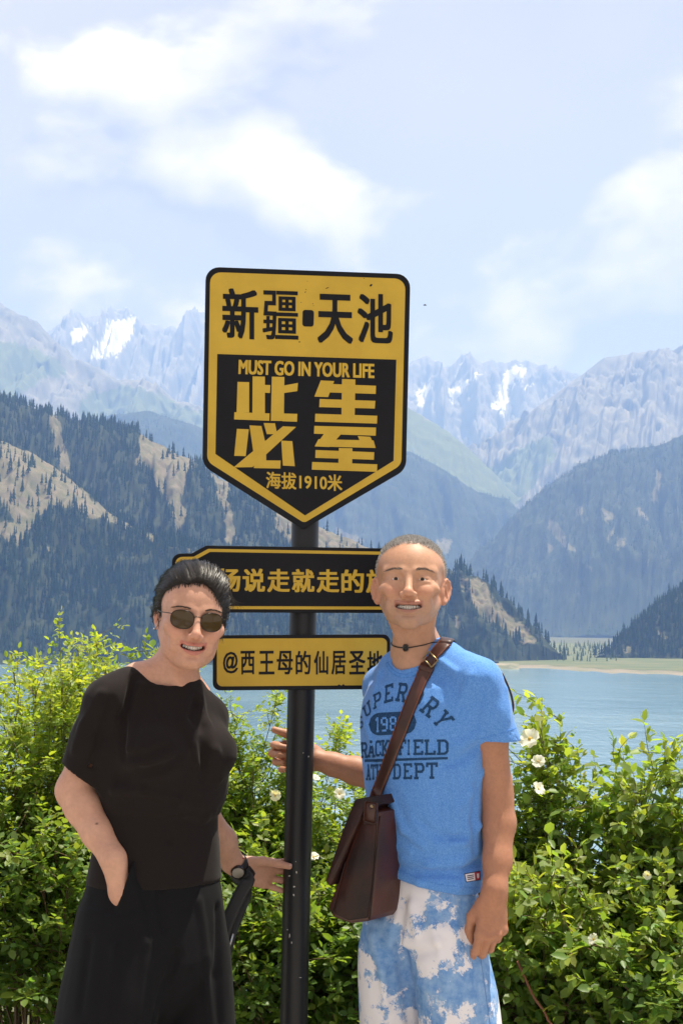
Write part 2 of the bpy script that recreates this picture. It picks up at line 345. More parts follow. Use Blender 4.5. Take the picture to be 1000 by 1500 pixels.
oA1 = mountain('forest_hill', [(-420, 520, 2450), (-150, 604, 2400), (0, 646, 2350), (50, 664, 2320), (90, 690, 2300), (120, 714, 2280), (160, 750, 2250), (190, 768, 2220), (260, 792, 2180), (330, 818, 2150), (420, 858, 2100), (500, 890, 2080), (600, 930, 2050), (680, 960, 2040), (740, 982, 2030)],
    M_near, slope=0.62, amp=0.22, gul=14, seed=59, jag=4, ns=400, nt_=110,
    bare=[[(-100, 610), (0, 640), (50, 658), (100, 692), (170, 756), (188, 778), (150, 764), (110, 748), (72, 735), (52, 760), (44, 778), (24, 770), (10, 740), (-100, 700)], [(-20, 780), (30, 800), (34, 776), (10, 765)], [(186, 765), (196, 780), (180, 778)], [(205, 775), (225, 790), (232, 800), (212, 796)], [(66, 800), (96, 808), (92, 814), (66, 806)], [(262, 800), (290, 806), (280, 812)]])
oD = mountain('forest_hill', [(845, 990, 2380), (868, 974, 2360), (885, 960, 2360), (905, 938, 2380), (930, 916, 2420), (960, 888, 2450), (1000, 858, 2500), (1060, 800, 2550), (1200, 720, 2600)],
    M_near, slope=0.6, amp=0.2, gul=14, seed=67, jag=4, ns=240, nt_=80, bare=[[(955, 910), (980, 930), (984, 940), (962, 926)], [(905, 955), (925, 950), (922, 962)]])

def build_beach():
    """the sandy shore at the head of the lake"""
    out = [at(p, q, 1) for p, q in ()]
    xs = np.linspace(730, 1150, 60)
    V = []; G = []
    for x in xs:
        yb = np.interp(x, [730, 790, 830, 860, 900, 960, 1000, 1150], [978.5, 979, 981, 984, 986, 987.5, 989, 994]) + 1.2 * vnoise(x / 14, 0.3, 0, 5)
        d = ray(x, yb); P = CAMP + d * ((LAKE_Z - 0.2 - 1.5) / d.z)
        for k, (dy, dz) in enumerate(((-8, -0.8), (0, 0.30), (25, 0.7), (70, 1.0), (130, 1.4))):
            V.append((P.x * (P.y + dy) / P.y, P.y + dy, LAKE_Z + dz))
        for dy, dz in ((95 + 25 * vnoise(x / 20, .7, 0, 9), 1.35), (400, 3.0), (900, 6.0), (1700, 10.0)): G.append((P.x * (P.y + dy) / P.y, P.y + dy, LAKE_Z + dz))
    n = len(xs); i = (np.arange(n - 1)[:, None] * 5 + np.arange(4)).ravel()
    me = np_mesh('beach', np.array(V), np.stack([i, i + 5, i + 6, i + 1], 1))
    m = mat('beach_sand', rough=0.95); noise_mix(m, (0.23, 0.19, 0.13), (0.13, 0.14, 0.06), scale=0.02, detail=6, lo=0.45, hi=0.7)
    tag(link('beach', me, mat=m), kind='structure')
    i = (np.arange(n - 1)[:, None] * 4 + np.arange(3)).ravel()
    me = np_mesh('meadow', np.array(G), np.stack([i, i + 4, i + 5, i + 1], 1))
    m = mat('meadow_grass', rough=0.95); noise_mix(m, (0.075, 0.105, 0.030), (0.15, 0.145, 0.06), scale=0.015, detail=6)
    tag(link('meadow', me, mat=m), kind='structure')
    # the pale stony rim along the foot of the left shore
    xs = np.linspace(-150, 760, 200); V = []
    for x in xs:
        yb = np.interp(x, [-150, 0, 100, 200, 400, 600, 700, 760], [967, 970, 972, 972.5, 975, 978, 979.5, 980.5]) + 0.8 * vnoise(x / 9, 0.3, 0, 6)
        d = ray(x, yb); P = CAMP + d * ((LAKE_Z - 1.5) / d.z)
        for k, (dy, dz) in enumerate(((-6, -1.0), (2, 0.9), (14, 3.0), (60, 5.0))):
            V.append((P.x * (P.y + dy) / P.y, P.y + dy, LAKE_Z + dz + 0.4 * vnoise(x / 3, k, 0, 8)))
    n = len(xs); i = (np.arange(n - 1)[:, None] * 4 + np.arange(3)).ravel()
    me = np_mesh('lake_shore', np.array(V), np.stack([i, i + 4, i + 5, i + 1], 1))
    m = mat('shore_stones', rough=0.95); noise_mix(m, (0.30, 0.25, 0.17), (0.12, 0.13, 0.06), scale=0.05, detail=6)
    tag(link('lake_shore', me, mat=m), kind='structure')
build_beach()

# ------------------------------------------------------------------ spruces
def spruce_mesh(seed, tiers=5, sides=7, crown_only=False):
    """unit tree 1 m tall: stacked ragged skirts of boughs on a trunk"""
    r = np.random.default_rng(seed); V = []; F = []
    for k in range(tiers):
        z0 = 0.10 + 0.78 * k / tiers; z1 = min(1.0, z0 + 0.36); rad = 0.155 * (1 - 0.82 * k / tiers)
        b = len(V); V.append((0, 0, z1))
        for j in range(sides * 2):
            a = math.pi * j / sides + r.uniform(-.2, .2)
            q = rad * (1.0 if j % 2 == 0 else 0.55) * r.uniform(0.75, 1.2)
            V.append((q * math.cos(a), q * math.sin(a), z0 + (0 if j % 2 == 0 else 0.05) + r.uniform(-.015, .015)))
        for j in range(sides * 2): F.append((b, b + 1 + j, b + 1 + (j + 1) % (sides * 2)))
    b = len(V)
    for j in range(3):
        a = 2 * math.pi * j / 3
        V.append((0.014 * math.cos(a), 0.014 * math.sin(a), -0.06)); V.append((0.008 * math.cos(a), 0.008 * math.sin(a), 0.5))
    for j in range(3):
        p, q = b + 2 * j, b + 2 * ((j + 1) % 3); F.append((p, q, q + 1)); F.append((p, q + 1, p + 1))
    return np.array(V), np.array(F)
def sample_surface(V, F, n, r):
    A = V[F[:, 0]]; B = V[F[:, 1]]; Cc = V[F[:, 2]]; D = V[F[:, 3]]
    ar = np.linalg.norm(np.cross(Cc - A, D - B), axis=1)
    # horizontal area: trees stand as densely per map area
    ar = np.abs(np.cross((Cc - A)[:, :2], (D - B)[:, :2])) + 0.15 * ar
    f = r.choice(len(F), n, p=ar / ar.sum()); u = r.random(n)[:, None]; v = r.random(n)[:, None]
    P = (A[f] * (1 - u) + B[f] * u) * (1 - v) + (D[f] * (1 - u) + Cc[f] * u) * v
    return P, f
M_spruce = mat('spruce_needles', rough=0.9, spec=0.15, attr='Col')
def spruce_wood():
    r = np.random.default_rng(5); pts = []
    for (o, V, F, C), n, keepb, hmin, hmax in ((oA1, 29000, 0.10, 9, 22), (oA0, 29000, 0.09, 10, 24), (oD, 10000, 0.10, 9, 21), (oE, 17000, 0.10, 12, 26), (oF, 11000, 0.1, 14, 28)):
        P, f = sample_surface(V, F, n, r)
        px = topx(P)
        bare = C[F[f, 0], 0]
        dens = fbm(P[:, 0] / 130, P[:, 1] / 130, 0, 77, 3)
        ok = (P[:, 2] > LAKE_Z + 2.5) & (px[:, 0] > -60) & (px[:, 0] < 1060) & ((bare < 0.5) | (r.random(n) < keepb * (1 + dens))) & (dens > -0.62 + 0.3 * r.random(n))
        h = r.uniform(hmin, hmax, n) * (0.62 + 0.5 * r.random(n))
        far = np.full(n, 1 if o in (oE[0], oF[0]) else 0)
        pts.append(np.column_stack([P, h, far, bare])[ok])
    T = np.concatenate(pts)
    # trees along the valley floor behind the beach
    bx = []
    for _ in range(170):
        x = r.uniform(785, 905); Y = r.uniform(2150, 3300); q = at(x, 970, Y)
        bx.append((q.x, Y, LAKE_Z + 1.35 + (Y - 2000) * 0.0056, r.uniform(4, 15), 0, 2))
    T = np.concatenate([T, np.array(bx)])
    px = topx(T[:, :3]); hp = T[:, 3] * FPX / T[:, 1]
    vis = (px[:, 0] > -10) & (px[:, 0] < 1010) & ~((px[:, 0] > 300) & (px[:, 0] < 640) & (px[:, 1] > 500) & (px[:, 1] < 1000)) & ~((px[:, 1] > 930) & (px[:, 0] < 330))
    order = np.argsort(-(hp * vis + (T[:, 5] == 1) * vis * 3))
    singles = order[:300]; rest = order[300:]
    protos = []
    for k in range(3):
        V, F = spruce_mesh(100 + k)
        c = np.array([(0.018, 0.040, 0.018), (0.026, 0.052, 0.018), (0.014, 0.034, 0.019)][k]) * np.ones((len(V), 1)); c[-6:] = (0.07, 0.05, 0.035)
        me = np_mesh('spruce_tree', V, F, False, c); me.materials.append(M_spruce); protos.append(me)
    for i, q in enumerate(singles):
        o = bpy.data.objects.new('spruce_tree', protos[i % 3]); COL.objects.link(o)
        o.location = T[q, :3]; s = T[q, 3]; w = s * random.uniform(0.85, 1.25); o.scale = (w, w, s); o.rotation_euler = (0, 0, random.uniform(0, 6.28))
        tag(o, 'slender dark green spruce standing on the mountain slope across the lake', 'tree', 'spruces on the slopes across the lake')
    tv = [spruce_mesh(200 + k, 3, 4) for k in range(4)]; tf = [spruce_mesh(300 + k, 2, 3) for k in range(3)]
    Vs = []; Fs = []; Cs = []; base = 0
    for j in range(7):
        V, F = (tv + tf)[j]; grp = rest[(T[rest, 4] == (0 if j < 4 else 1))]
        grp = grp[(np.arange(len(grp)) % (4 if j < 4 else 3)) == (j if j < 4 else j - 4)]
        n = len(grp); t = T[grp]; a = r.random(n) * 6.28; w = t[:, 3] * r.uniform(0.85, 1.3, n)
        ca, sa = np.cos(a)[:, None], np.sin(a)[:, None]
        P = np.stack([(V[None, :, 0] * ca - V[None, :, 1] * sa) * w[:, None] + t[:, 0:1], (V[None, :, 0] * sa + V[None, :, 1] * ca) * w[:, None] + t[:, 1:2], V[None, :, 2] * t[:, 3:4] + t[:, 2:3]], -1)
        Vs.append(P.reshape(-1, 3)); Fs.append((F[None] + (np.arange(n) * len(V))[:, None, None] + base).reshape(-1, 3)); base += n * len(V)
        k = r.random(n)[:, None]; c = np.array([0.014, 0.034, 0.018]) * (1 - k) + np.array([0.034, 0.060, 0.020]) * k
        y = (r.random(n) < 0.05)[:, None]; c = np.where(y, np.array([0.06, 0.09, 0.025]), c)
        c = np.where((t[:, 5:6] == 2), np.array([0.09, 0.13, 0.035]), c)
        Cs.append(np.repeat(c, len(V), 0))
    me = np_mesh('spruce_forest', np.concatenate(Vs), np.concatenate(Fs), False, np.concatenate(Cs))
    tag(link('spruce_forest', me, mat=M_spruce), 'dense dark spruce forest covering the mountainsides across the lake', 'forest', kind='stuff')
spruce_wood()

# ------------------------------------------------------------------ the air
def build_haze():
    bm = bmesh.new(); bmesh.ops.create_cube(bm, size=1.0)
    x0, x1, y0, y1, z0, z1 = -9400, 9400, -120, 27000, -63, 4050
    for v in bm.verts: v.co = ((x0 + x1) / 2 + v.co.x * (x1 - x0), (y0 + y1) / 2 + v.co.y * (y1 - y0), (z0 + z1) / 2 + v.co.z * (z1 - z0))
    m = bpy.data.materials.new('hazy_air'); m.use_nodes = True; nt = m.node_tree; nt.nodes.clear()
    out = N(nt, 'ShaderNodeOutputMaterial'); pv = N(nt, 'ShaderNodeVolumePrincipled')
    pv.inputs['Color'].default_value = (0.28, 0.46, 0.95, 1); pv.inputs['Absorption Color'].default_value = (0.46, 0.46, 0.46, 1); pv.inputs['Density'].default_value = 1.0e-4; pv.inputs['Anisotropy'].default_value = 0.1
    nt.links.new(pv.outputs[0], out.inputs['Volume'])
    tag(bm_obj('haze', bm, mat=m), kind='stuff')
build_haze()
# ================================================================== SCULPTING: distance fields turned into one skin
def axis(lo, hi, coarse, fine=(), f=0.002):
    """grid line positions, fine inside the given ranges, coarse elsewhere, easing between"""
    out = [lo]; p = lo
    while p < hi:
        d = min([max(0.0, a - p, p - b) for a, b in fine] + [1e9]) if fine else 1e9
        p += min(coarse, f + 0.18 * d) if fine else coarse
        out.append(p)
    return np.array(out)
class Field:
    def __init__(s, xs, ys, zs):
        s.ax = (xs, ys, zs); s.F = np.full((len(xs), len(ys), len(zs)), 1.0, np.float32)
    def box(s, lo, hi):
        sl = []
        for a, l, h in zip(s.ax, lo, hi):
            sl.append(slice(max(0, np.searchsorted(a, l) - 2), min(len(a), np.searchsorted(a, h) + 2)))
        return tuple(sl)
    def grid(s, sl):
        x, y, z = (a[q].astype(np.float32) for a, q in zip(s.ax, sl))
        return x[:, None, None], y[None, :, None], z[None, None, :]
    def op(s, fn, lo, hi, k=0.0, mode='add'):
        m = max(k, 0.004) + 0.012
        sl = s.box(np.array(lo) - m, np.array(hi) + m)
        if any(q.stop <= q.start for q in sl): return
        d = fn(*s.grid(sl)); A = s.F[sl]
        if mode == 'add':
            if k <= 0: r = np.minimum(A, d)
            else:
                h = np.clip(0.5 + 0.5 * (A - d) / k, 0, 1); r = A * (1 - h) + d * h - k * h * (1 - h)
        else:
            d = -d
            if k <= 0: r = np.maximum(A, d)
            else:
                h = np.clip(0.5 - 0.5 * (A - d) / k, 0, 1); r = A * (1 - h) + d * h + k * h * (1 - h)
        s.F[sl] = r
    # ---- primitives, M: 4x4 from local to world (rigid)
    def ell(s, c, r, M=None, rot=None, k=0.01, mode='add', bend=0.0):
        c = Vector(c); r = np.array(r, float)
        Q = (rot.to_matrix() if rot is not None else Matrix.Identity(3))
        if M is not None: c = M @ c; Q = M.to_3x3() @ Q
        Qi = np.array(Q.transposed(), np.float32); cx, cy, cz = c; R3 = float(r.max())
        def fn(x, y, z):
            X, Y, Z = x - cx, y - cy, z - cz
            u = Qi[0, 0] * X + Qi[0, 1] * Y + Qi[0, 2] * Z; v = Qi[1, 0] * X + Qi[1, 1] * Y + Qi[1, 2] * Z; w = Qi[2, 0] * X + Qi[2, 1] * Y + Qi[2, 2] * Z
            if bend: w = w - bend * u * u
            k0 = np.sqrt((u / r[0]) ** 2 + (v / r[1]) ** 2 + (w / r[2]) ** 2) + 1e-6
            k1 = np.sqrt((u / r[0] ** 2) ** 2 + (v / r[1] ** 2) ** 2 + (w / r[2] ** 2) ** 2) + 1e-6
            return k0 * (k0 - 1) / k1
        e = np.abs(np.array(Q)) @ r + (abs(bend) * r[0] ** 2 if bend else 0)
        s.op(fn, np.array(c) - e, np.array(c) + e, k, mode)
    def cone(s, a, b, ra, rb, M=None, k=0.01, mode='add', flat=None, fs=1.0):
        """tapered capsule; flat: world direction squeezed by fs (<1 thinner)"""
        a = Vector(a); b = Vector(b)
        if M is not None: a = M @ a; b = M @ b
        A = np.array(a, np.float32); B = np.array(b, np.float32); ab = B - A; L2 = float(ab @ ab) + 1e-12
        fd = None
        if flat is not None:
            fd = Vector(flat).normalized()
            abn = (b - a).normalized(); fd = fd - abn * fd.dot(abn); fd = np.array(fd.normalized(), np.float32) if fd.length > 1e-4 else None
        def fn(x, y, z):
            px, py, pz = x - A[0], y - A[1], z - A[2]
            t = np.clip((px * ab[0] + py * ab[1] + pz * ab[2]) / L2, 0, 1)
            dx, dy, dz = px - t * ab[0], py - t * ab[1], pz - t * ab[2]
            r = ra + (rb - ra) * t
            q = dx * dx + dy * dy + dz * dz
            if fd is not None:
                g = dx * fd[0] + dy * fd[1] + dz * fd[2]
                q = q + g * g * (1 / fs ** 2 - 1)
                return (np.sqrt(q) - r) * (0.5 + 0.5 * fs)
            return np.sqrt(q) - r
        m = max(ra, rb)
        s.op(fn, np.minimum(A, B) - m, np.maximum(A, B) + m, k, mode)
    def chain(s, pts, M=None, k=0.01, flat=None, fs=1.0):
        for (p, r0), (q, r1) in zip(pts, pts[1:]): s.cone(p, q, r0, r1, M, k, 'add', flat, fs)
    def loft(s, lev, k=0.01, mode='add', p=2.0, cap=0.012):
        """lev: rows (z, cx, cy, a, b, yaw) from low to high: a trunk of elliptic sections"""
        lev = np.array(sorted(map(tuple, lev)), float)
        def fn(x, y, z):
            zz = np.asarray(z).ravel(); g = [np.interp(zz, lev[:, 0], lev[:, i]).astype(np.float32)[None, None, :] for i in range(1, 6)]
            cx, cy, a, b, yw = g; c, sn = np.cos(yw), np.sin(yw)
            X, Y = x - cx, y - cy; u = X * c + Y * sn; v = -X * sn + Y * c
            if p == 2.0: k0 = np.sqrt((u / a) ** 2 + (v / b) ** 2) + 1e-6
            else: k0 = (np.abs(u / a) ** p + np.abs(v / b) ** p + 1e-9) ** (1 / p)
            k1 = np.sqrt((u / a ** 2) ** 2 + (v / b ** 2) ** 2) + 1e-6
            d = np.where(k0 < 0.3, -0.5 * np.minimum(a, b), k0 * (k0 - 1) / k1)
            ez = np.maximum(z - lev[-1, 0], lev[0, 0] - z)
            if cap > 0:
                h = np.clip(0.5 - 0.5 * (d - ez) / cap, 0, 1); return d * (1 - h) + ez * h + cap * h * (1 - h)
            return np.maximum(d, ez)
        m = lev[:, 3:5].max()
        s.op(fn, (lev[:, 1].min() - m, lev[:, 2].min() - m, lev[0, 0]), (lev[:, 1].max() + m, lev[:, 2].max() + m, lev[-1, 0]), k, mode)
    def cut(s, point, normal, k=0.003, lo=None, hi=None):
        """remove everything on the side the normal points to"""
        p = Vector(point); n = Vector(normal).normalized()
        fn = lambda x, y, z: -((x - p.x) * n.x + (y - p.y) * n.y + (z - p.z) * n.z)
        s.op(fn, lo if lo is not None else [a[0] for a in s.ax], hi if hi is not None else [a[-1] for a in s.ax], k, 'sub')
    def surf(s, px, py):
        """first point of the sculpted surface along the ray of a photo pixel"""
        d = ray(px, py).normalized(); o = CAMP
        t = np.arange((s.ax[1][0] - o.y) / d.y, (s.ax[1][-1] - o.y) / d.y, 0.0015)
        p = np.array(o)[None] + t[:, None] * np.array(d)[None]; ix = []
        ok = np.ones(len(t), bool)
        for e in range(3):
            i = np.searchsorted(s.ax[e], p[:, e]); ok &= (i > 0) & (i < len(s.ax[e])); ix.append(np.clip(i, 0, len(s.ax[e]) - 1))
        v = np.where(ok, s.F[ix[0], ix[1], ix[2]], 1.0); h = np.nonzero(v < 0)[0]
        return Vector(p[h[0]]) if len(h) else None
    def fold(s, pts, r, up=True, k=0.016):
        """a crease (up False) or a ridge (up True) drawn along photo pixels on the surface"""
        q = [s.surf(*p) for p in pts]; q = [a for a in q if a is not None]
        for i, (a, b) in enumerate(zip(q, q[1:])):
            v = (CAMP - a).normalized() * (-0.45 * r if up else 0.35 * r)
            e = r * (0.6 if i == len(q) - 2 else 1.0)
            s.cone(a + v, b + v, r, e, k=k, mode='add' if up else 'sub')
    def mesh(s, smooth=1):
        F = s.F; S = F < 0; nx, ny, nz = F.shape
        act = np.zeros((nx - 1, ny - 1, nz - 1), np.uint8)
        for i in (0, 1):
            for j in (0, 1):
                for k in (0, 1): act += S[i:nx - 1 + i, j:ny - 1 + j, k:nz - 1 + k]
        c = np.nonzero((act > 0) & (act < 8)); n = len(c[0])
        idx = np.full((nx - 1, ny - 1, nz - 1), -1, np.int32); idx[c] = np.arange(n, dtype=np.int32)
        P = np.zeros((n, 3)); W = np.zeros(n)
        corner = [(i, j, k) for i in (0, 1) for j in (0, 1) for k in (0, 1)]
        val = {q: F[c[0] + q[0], c[1] + q[1], c[2] + q[2]].astype(np.float64) for q in corner}
        pos = [[s.ax[d][c[d] + o] for o in (0, 1)] for d in range(3)]
        for a in corner:
            for d in range(3):
                if a[d]: continue
                b = list(a); b[d] = 1; b = tuple(b)
                fa, fb = val[a], val[b]; m = (fa < 0) != (fb < 0)
                t = np.where(m, fa / np.where(m, fa - fb, 1), 0)
                for e in range(3):
                    pa, pb = pos[e][a[e]], pos[e][b[e]]
                    P[:, e] += np.where(m, pa + t * (pb - pa), 0)
                W += m
        P /= W[:, None]
        quads = []
        for d in range(3):
            sl0 = [slice(1, -1)] * 3; sl1 = [slice(1, -1)] * 3; sl0[d] = slice(0, -1); sl1[d] = slice(1, None)
            A = S[tuple(sl0)]; B = S[tuple(sl1)]
            q = np.nonzero(A != B); e1, e2 = (d + 1) % 3, (d + 2) % 3
            base = [q[i] + (0 if i == d else 1) for i in range(3)]
            def cell(o1, o2):
                g = list(base); g[e1] = g[e1] - o1; g[e2] = g[e2] - o2
                return idx[g[0], g[1], g[2]]
            Q = np.stack([cell(1, 1), cell(0, 1), cell(0, 0), cell(1, 0)], 1)
            fl = ~A[q]; Q[fl] = Q[fl][:, ::-1]
            quads.append(Q)
        Q = np.concatenate(quads); Q = Q[(Q >= 0).all(1)]
        for _ in range(smooth):
            acc = np.zeros_like(P); cnt = np.zeros(n)
            for i in range(4):
                np.add.at(acc, Q[:, i], P[Q[:, (i + 1) % 4]] + P[Q[:, (i - 1) % 4]]); np.add.at(cnt, Q[:, i], 2)
            P = P * 0.5 + 0.5 * acc / np.maximum(cnt, 1)[:, None]
        return P, Q
def normals(P, Q):
    n = np.cross(P[Q[:, 2]] - P[Q[:, 0]], P[Q[:, 3]] - P[Q[:, 1]]); N_ = np.zeros_like(P)
    for i in range(4): np.add.at(N_, Q[:, i], n)
    return N_ / (np.linalg.norm(N_, axis=1)[:, None] + 1e-12)
def bvh_of(P, Q): return BVHTree.FromPolygons([tuple(p) for p in P], [tuple(q) for q in Q])
def on_surface(bvh, px, py, lift=0.0, miss=None):
    """where the ray of a photo pixel meets a surface"""
    d = ray(px, py).normalized(); h = bvh.ray_cast(CAMP, d)
    if h[0] is None: return miss
    nn = h[1] if h[1].dot(d) < 0 else -h[1]
    return h[0] + nn * lift, nn

def frame(d, n):
    """hand frame: columns thumb side s, -dorsal..., built from finger direction d and dorsal normal n"""
    d = Vector(d).normalized(); n = Vector(n); n = (n - d * n.dot(d)).normalized()
    return d, n
def hand(f, wrist, d, n, thumb_side, size=1.0, curl=(25, 30, 20), per=None, spread=4.0, thumb=None, k=0.006, wr=0.026):
    """palm and five separate jointed fingers. d: towards the fingers, n: out of the back of the hand; thumb: list of points in (s, d, n)"""
    d, n = frame(d, n); s = d.cross(n) * thumb_side
    w = Vector(wrist); z = size
    def P(a, b, c): return w + (s * a + d * b + n * c) * z
    kn = [(0.031, 0.088, 0.002), (0.010, 0.092, 0.005), (-0.011, 0.087, 0.003), (-0.030, 0.077, -0.002)]
    ln = [(0.043, 0.026, 0.020), (0.047, 0.030, 0.021), (0.043, 0.028, 0.020), (0.033, 0.021, 0.018)]
    rd = [0.0098, 0.0102, 0.0096, 0.0084]
    roots = [(0.016, 0.004, 0), (0.006, 0.0, 0.001), (-0.006, 0.0, 0.001), (-0.016, 0.004, 0)]
    for i in range(4):
        f.cone(P(*roots[i]), P(*kn[i]), 0.0165 * z, 0.0118 * z, k=0.012, flat=n, fs=0.9)
    f.ell(P(0, 0.05, -0.005), (0.036 * z, 0.046 * z, 0.013 * z), rot=Matrix((s, d, n)).transposed().to_quaternion(), k=0.012)
    f.ell(P(0.020, 0.030, -0.010), (0.016 * z, 0.030 * z, 0.013 * z), rot=Matrix((s, d, n)).transposed().to_quaternion(), k=0.012)
    f.ell(P(-0.022, 0.035, -0.009), (0.012 * z, 0.034 * z, 0.011 * z), rot=Matrix((s, d, n)).transposed().to_quaternion(), k=0.012)
    tips = []
    for i in range(4):
        c = per[i] if per else curl
        sp = R(spread * (1.5 - i)); dirn = (d * math.cos(sp) + s * math.sin(sp)).normalized(); axis_ = dirn.cross(n)
        p = P(*kn[i]); ang = 0; r = rd[i] * z
        f.ell(p + n * 0.002 * z, (0.0115 * z, 0.0115 * z, 0.0105 * z), k=0.008)
        for j in range(3):
            ang += R(c[j]); v = dirn * math.cos(ang) - n * math.sin(ang)
            q = p + v * ln[i][j] * z; r1 = r * (0.94, 0.90, 0.80)[j]
            f.cone(p, q, r, r1, k=0.0035 if j else 0.007)
            if j < 2: f.ell(q, (r1 * 1.05,) * 3, k=0.003)
            p, r = q, r1
        tips.append((p, v, (n * math.cos(ang) + dirn * math.sin(ang)).normalized(), r))
    tp = thumb or [(0.022, 0.018, -0.008), (0.044, 0.048, -0.014), (0.054, 0.078, -0.016), (0.056, 0.104, -0.018)]
    rr = [0.0165, 0.0130, 0.0112, 0.0088]
    for j in range(3):
        f.cone(P(*tp[j]), P(*tp[j + 1]), rr[j] * z, rr[j + 1] * z, k=0.010 if j == 0 else 0.004)
    v = (P(*tp[3]) - P(*tp[2])).normalized()
    tips.append((P(*tp[3]), v, None, rr[3] * z))
    return tips

# ---- surfaces of people
def skin_mat(name, rough=0.52, sss=0.07):
    m = mat(name, rough=rough, spec=0.42, attr='Col'); b = m.node_tree.nodes['Principled BSDF']
    b.inputs['Subsurface Weight'].default_value = sss; b.inputs['Subsurface Radius'].default_value = (0.9, 0.35, 0.2); b.inputs['Subsurface Scale'].default_value = 0.006
    add_bump(m, 420, 0.25, 0.0012, 3); add_bump(m, 90, 0.12, 0.003, 3)
    return m
def strands_mesh(name, paths, width, col, parent, m):
    """many hairs as thin tapering ribbons; paths: list of (k,3) arrays"""
    Vs = []; Fs = []; Cs = []; b = 0
    cp = np.array(CAMP)
    for i, p in enumerate(paths):
        k = len(p); t = np.gradient(p, axis=0); side = np.cross(t, p - p.mean(0) * 0 - np.array([0, 0, 0]) - cp); 
        side /= np.linalg.norm(side, axis=1)[:, None] + 1e-9
        w = (width * (0.7 + 0.6 * rng.random()) * np.linspace(1, 0.15, k) ** 0.6)[:, None] * 0.5
        V = np.empty((2 * k, 3)); V[0::2] = p - side * w; V[1::2] = p + side * w
        j = np.arange(k - 1) * 2 + b
        Vs.append(V); Fs.append(np.stack([j, j + 1, j + 3, j + 2], 1)); b += 2 * k
        c = col(i) if callable(col) else col; Cs.append(np.tile(np.array(c)[None], (2 * k, 1)))
    me = np_mesh(name, np.concatenate(Vs), np.concatenate(Fs), True, np.concatenate(Cs))
    return link(name, me, parent, m)
def tube(name, pts, r, parent, m, seg=10, closed=False, flat=None):
    """round (or flattened) cord along points"""
    pts = [Vector(p) for p in pts]; n = len(pts); bm = bmesh.new(); rings = []
    up = None
    for i, p in enumerate(pts):
        t = (pts[(i + 1) % n] - pts[i - 1]) if closed else (pts[min(i + 1, n - 1)] - pts[max(i - 1, 0)])
        t.normalize()
        if up is None: up = t.orthogonal().normalized()
        up = (up - t * up.dot(t)).normalized(); sd = t.cross(up)
        rr = r[i] if hasattr(r, '__len__') else r
        rings.append([bm.verts.new(p + (up * math.cos(2 * math.pi * k / seg) + sd * math.sin(2 * math.pi * k / seg)) * rr) for k in range(seg)])
    for a, b in (list(zip(rings, rings[1:])) + ([(rings[-1], rings[0])] if closed else [])):
        for k in range(seg): bm.faces.new((a[k], a[(k + 1) % seg], b[(k + 1) % seg], b[k]))
    if not closed: bm.faces.new(rings[0][::-1]); bm.faces.new(rings[-1])
    bmesh.ops.recalc_face_normals(bm, faces=bm.faces)
    return bm_obj(name, bm, parent, m, True)
def ribbon(name, centre, side, nrm, width, thick, parent, m, crown=0.0):
    """a strap: a flat band with thickness along a path, with its side and outward directions"""
    bm = bmesh.new(); rings = []
    for i, (c, s_, n_) in enumerate(zip(centre, side, nrm)):
        w = width[i] if hasattr(width, '__len__') else width
        s_ = Vector(s_).normalized() * w * 0.5; n_ = Vector(n_).normalized(); c = Vector(c)
        rings.append([bm.verts.new(q) for q in (c - s_, c - s_ * 0.93 + n_ * thick * 0.8, c - s_ * 0.5 + n_ * (thick + crown), c + n_ * (thick + crown), c + s_ * 0.5 + n_ * (thick + crown), c + s_ * 0.93 + n_ * thick * 0.8, c + s_)])
    k = len(rings[0])
    for a, b in zip(rings, rings[1:]):
        for j in range(k): bm.faces.new((a[j], a[(j + 1) % k], b[(j + 1) % k], b[j]))
    bm.faces.new(rings[0]); bm.faces.new(rings[-1])
    bmesh.ops.recalc_face_normals(bm, faces=bm.faces)
    return bm_obj(name, bm, parent, m, True)
def smooth_path(pts, n):
    """Catmull-Rom through points"""
    P = np.array([list(p) for p in pts], float); k = len(P)
    Q = np.vstack([2 * P[0] - P[1], P, 2 * P[-1] - P[-2]]); out = []
    for t in np.linspace(0, k - 1 - 1e-6, n):
        i = int(t); u = t - i; a, b, c, d = Q[i], Q[i + 1], Q[i + 2], Q[i + 3]
        out.append(0.5 * ((2 * b) + (-a + c) * u + (2 * a - 5 * b + 4 * c - d) * u * u + (-a + 3 * b - 3 * c + d) * u ** 3))
    return np.array(out)
# ================================================================== THE SIGNPOST
POLE_Y = 4.2; POLE_R = 0.0355
_pa = at(430, 1500, POLE_Y); _pb = at(447, 770, POLE_Y)
POLE_DIR = (_pb - _pa).normalized()
POLE_BASE = _pa - POLE_DIR * (_pa.z / POLE_DIR.z)
BYAW = R(9)
BX = Vector((math.cos(BYAW), math.sin(BYAW), 0)); BX = (BX - POLE_DIR * BX.dot(POLE_DIR)).normalized()
BZ = POLE_DIR; BN = BX.cross(BZ).normalized()          # towards the camera
BO = _pb + BN * (POLE_R + 0.006)                        # origin of the board plane (its front face)
def bp(px, py, lift=0.0):
    """photo pixel -> (u, v) on the plane of the boards"""
    d = ray(px, py); o = BO + BN * lift
    P = CAMP + d * ((o - CAMP).dot(BN) / d.dot(BN))
    return np.array([(P - BO).dot(BX), (P - BO).dot(BZ)])
def b3(u, v, w): return BO + BX * u + BZ * v + BN * w

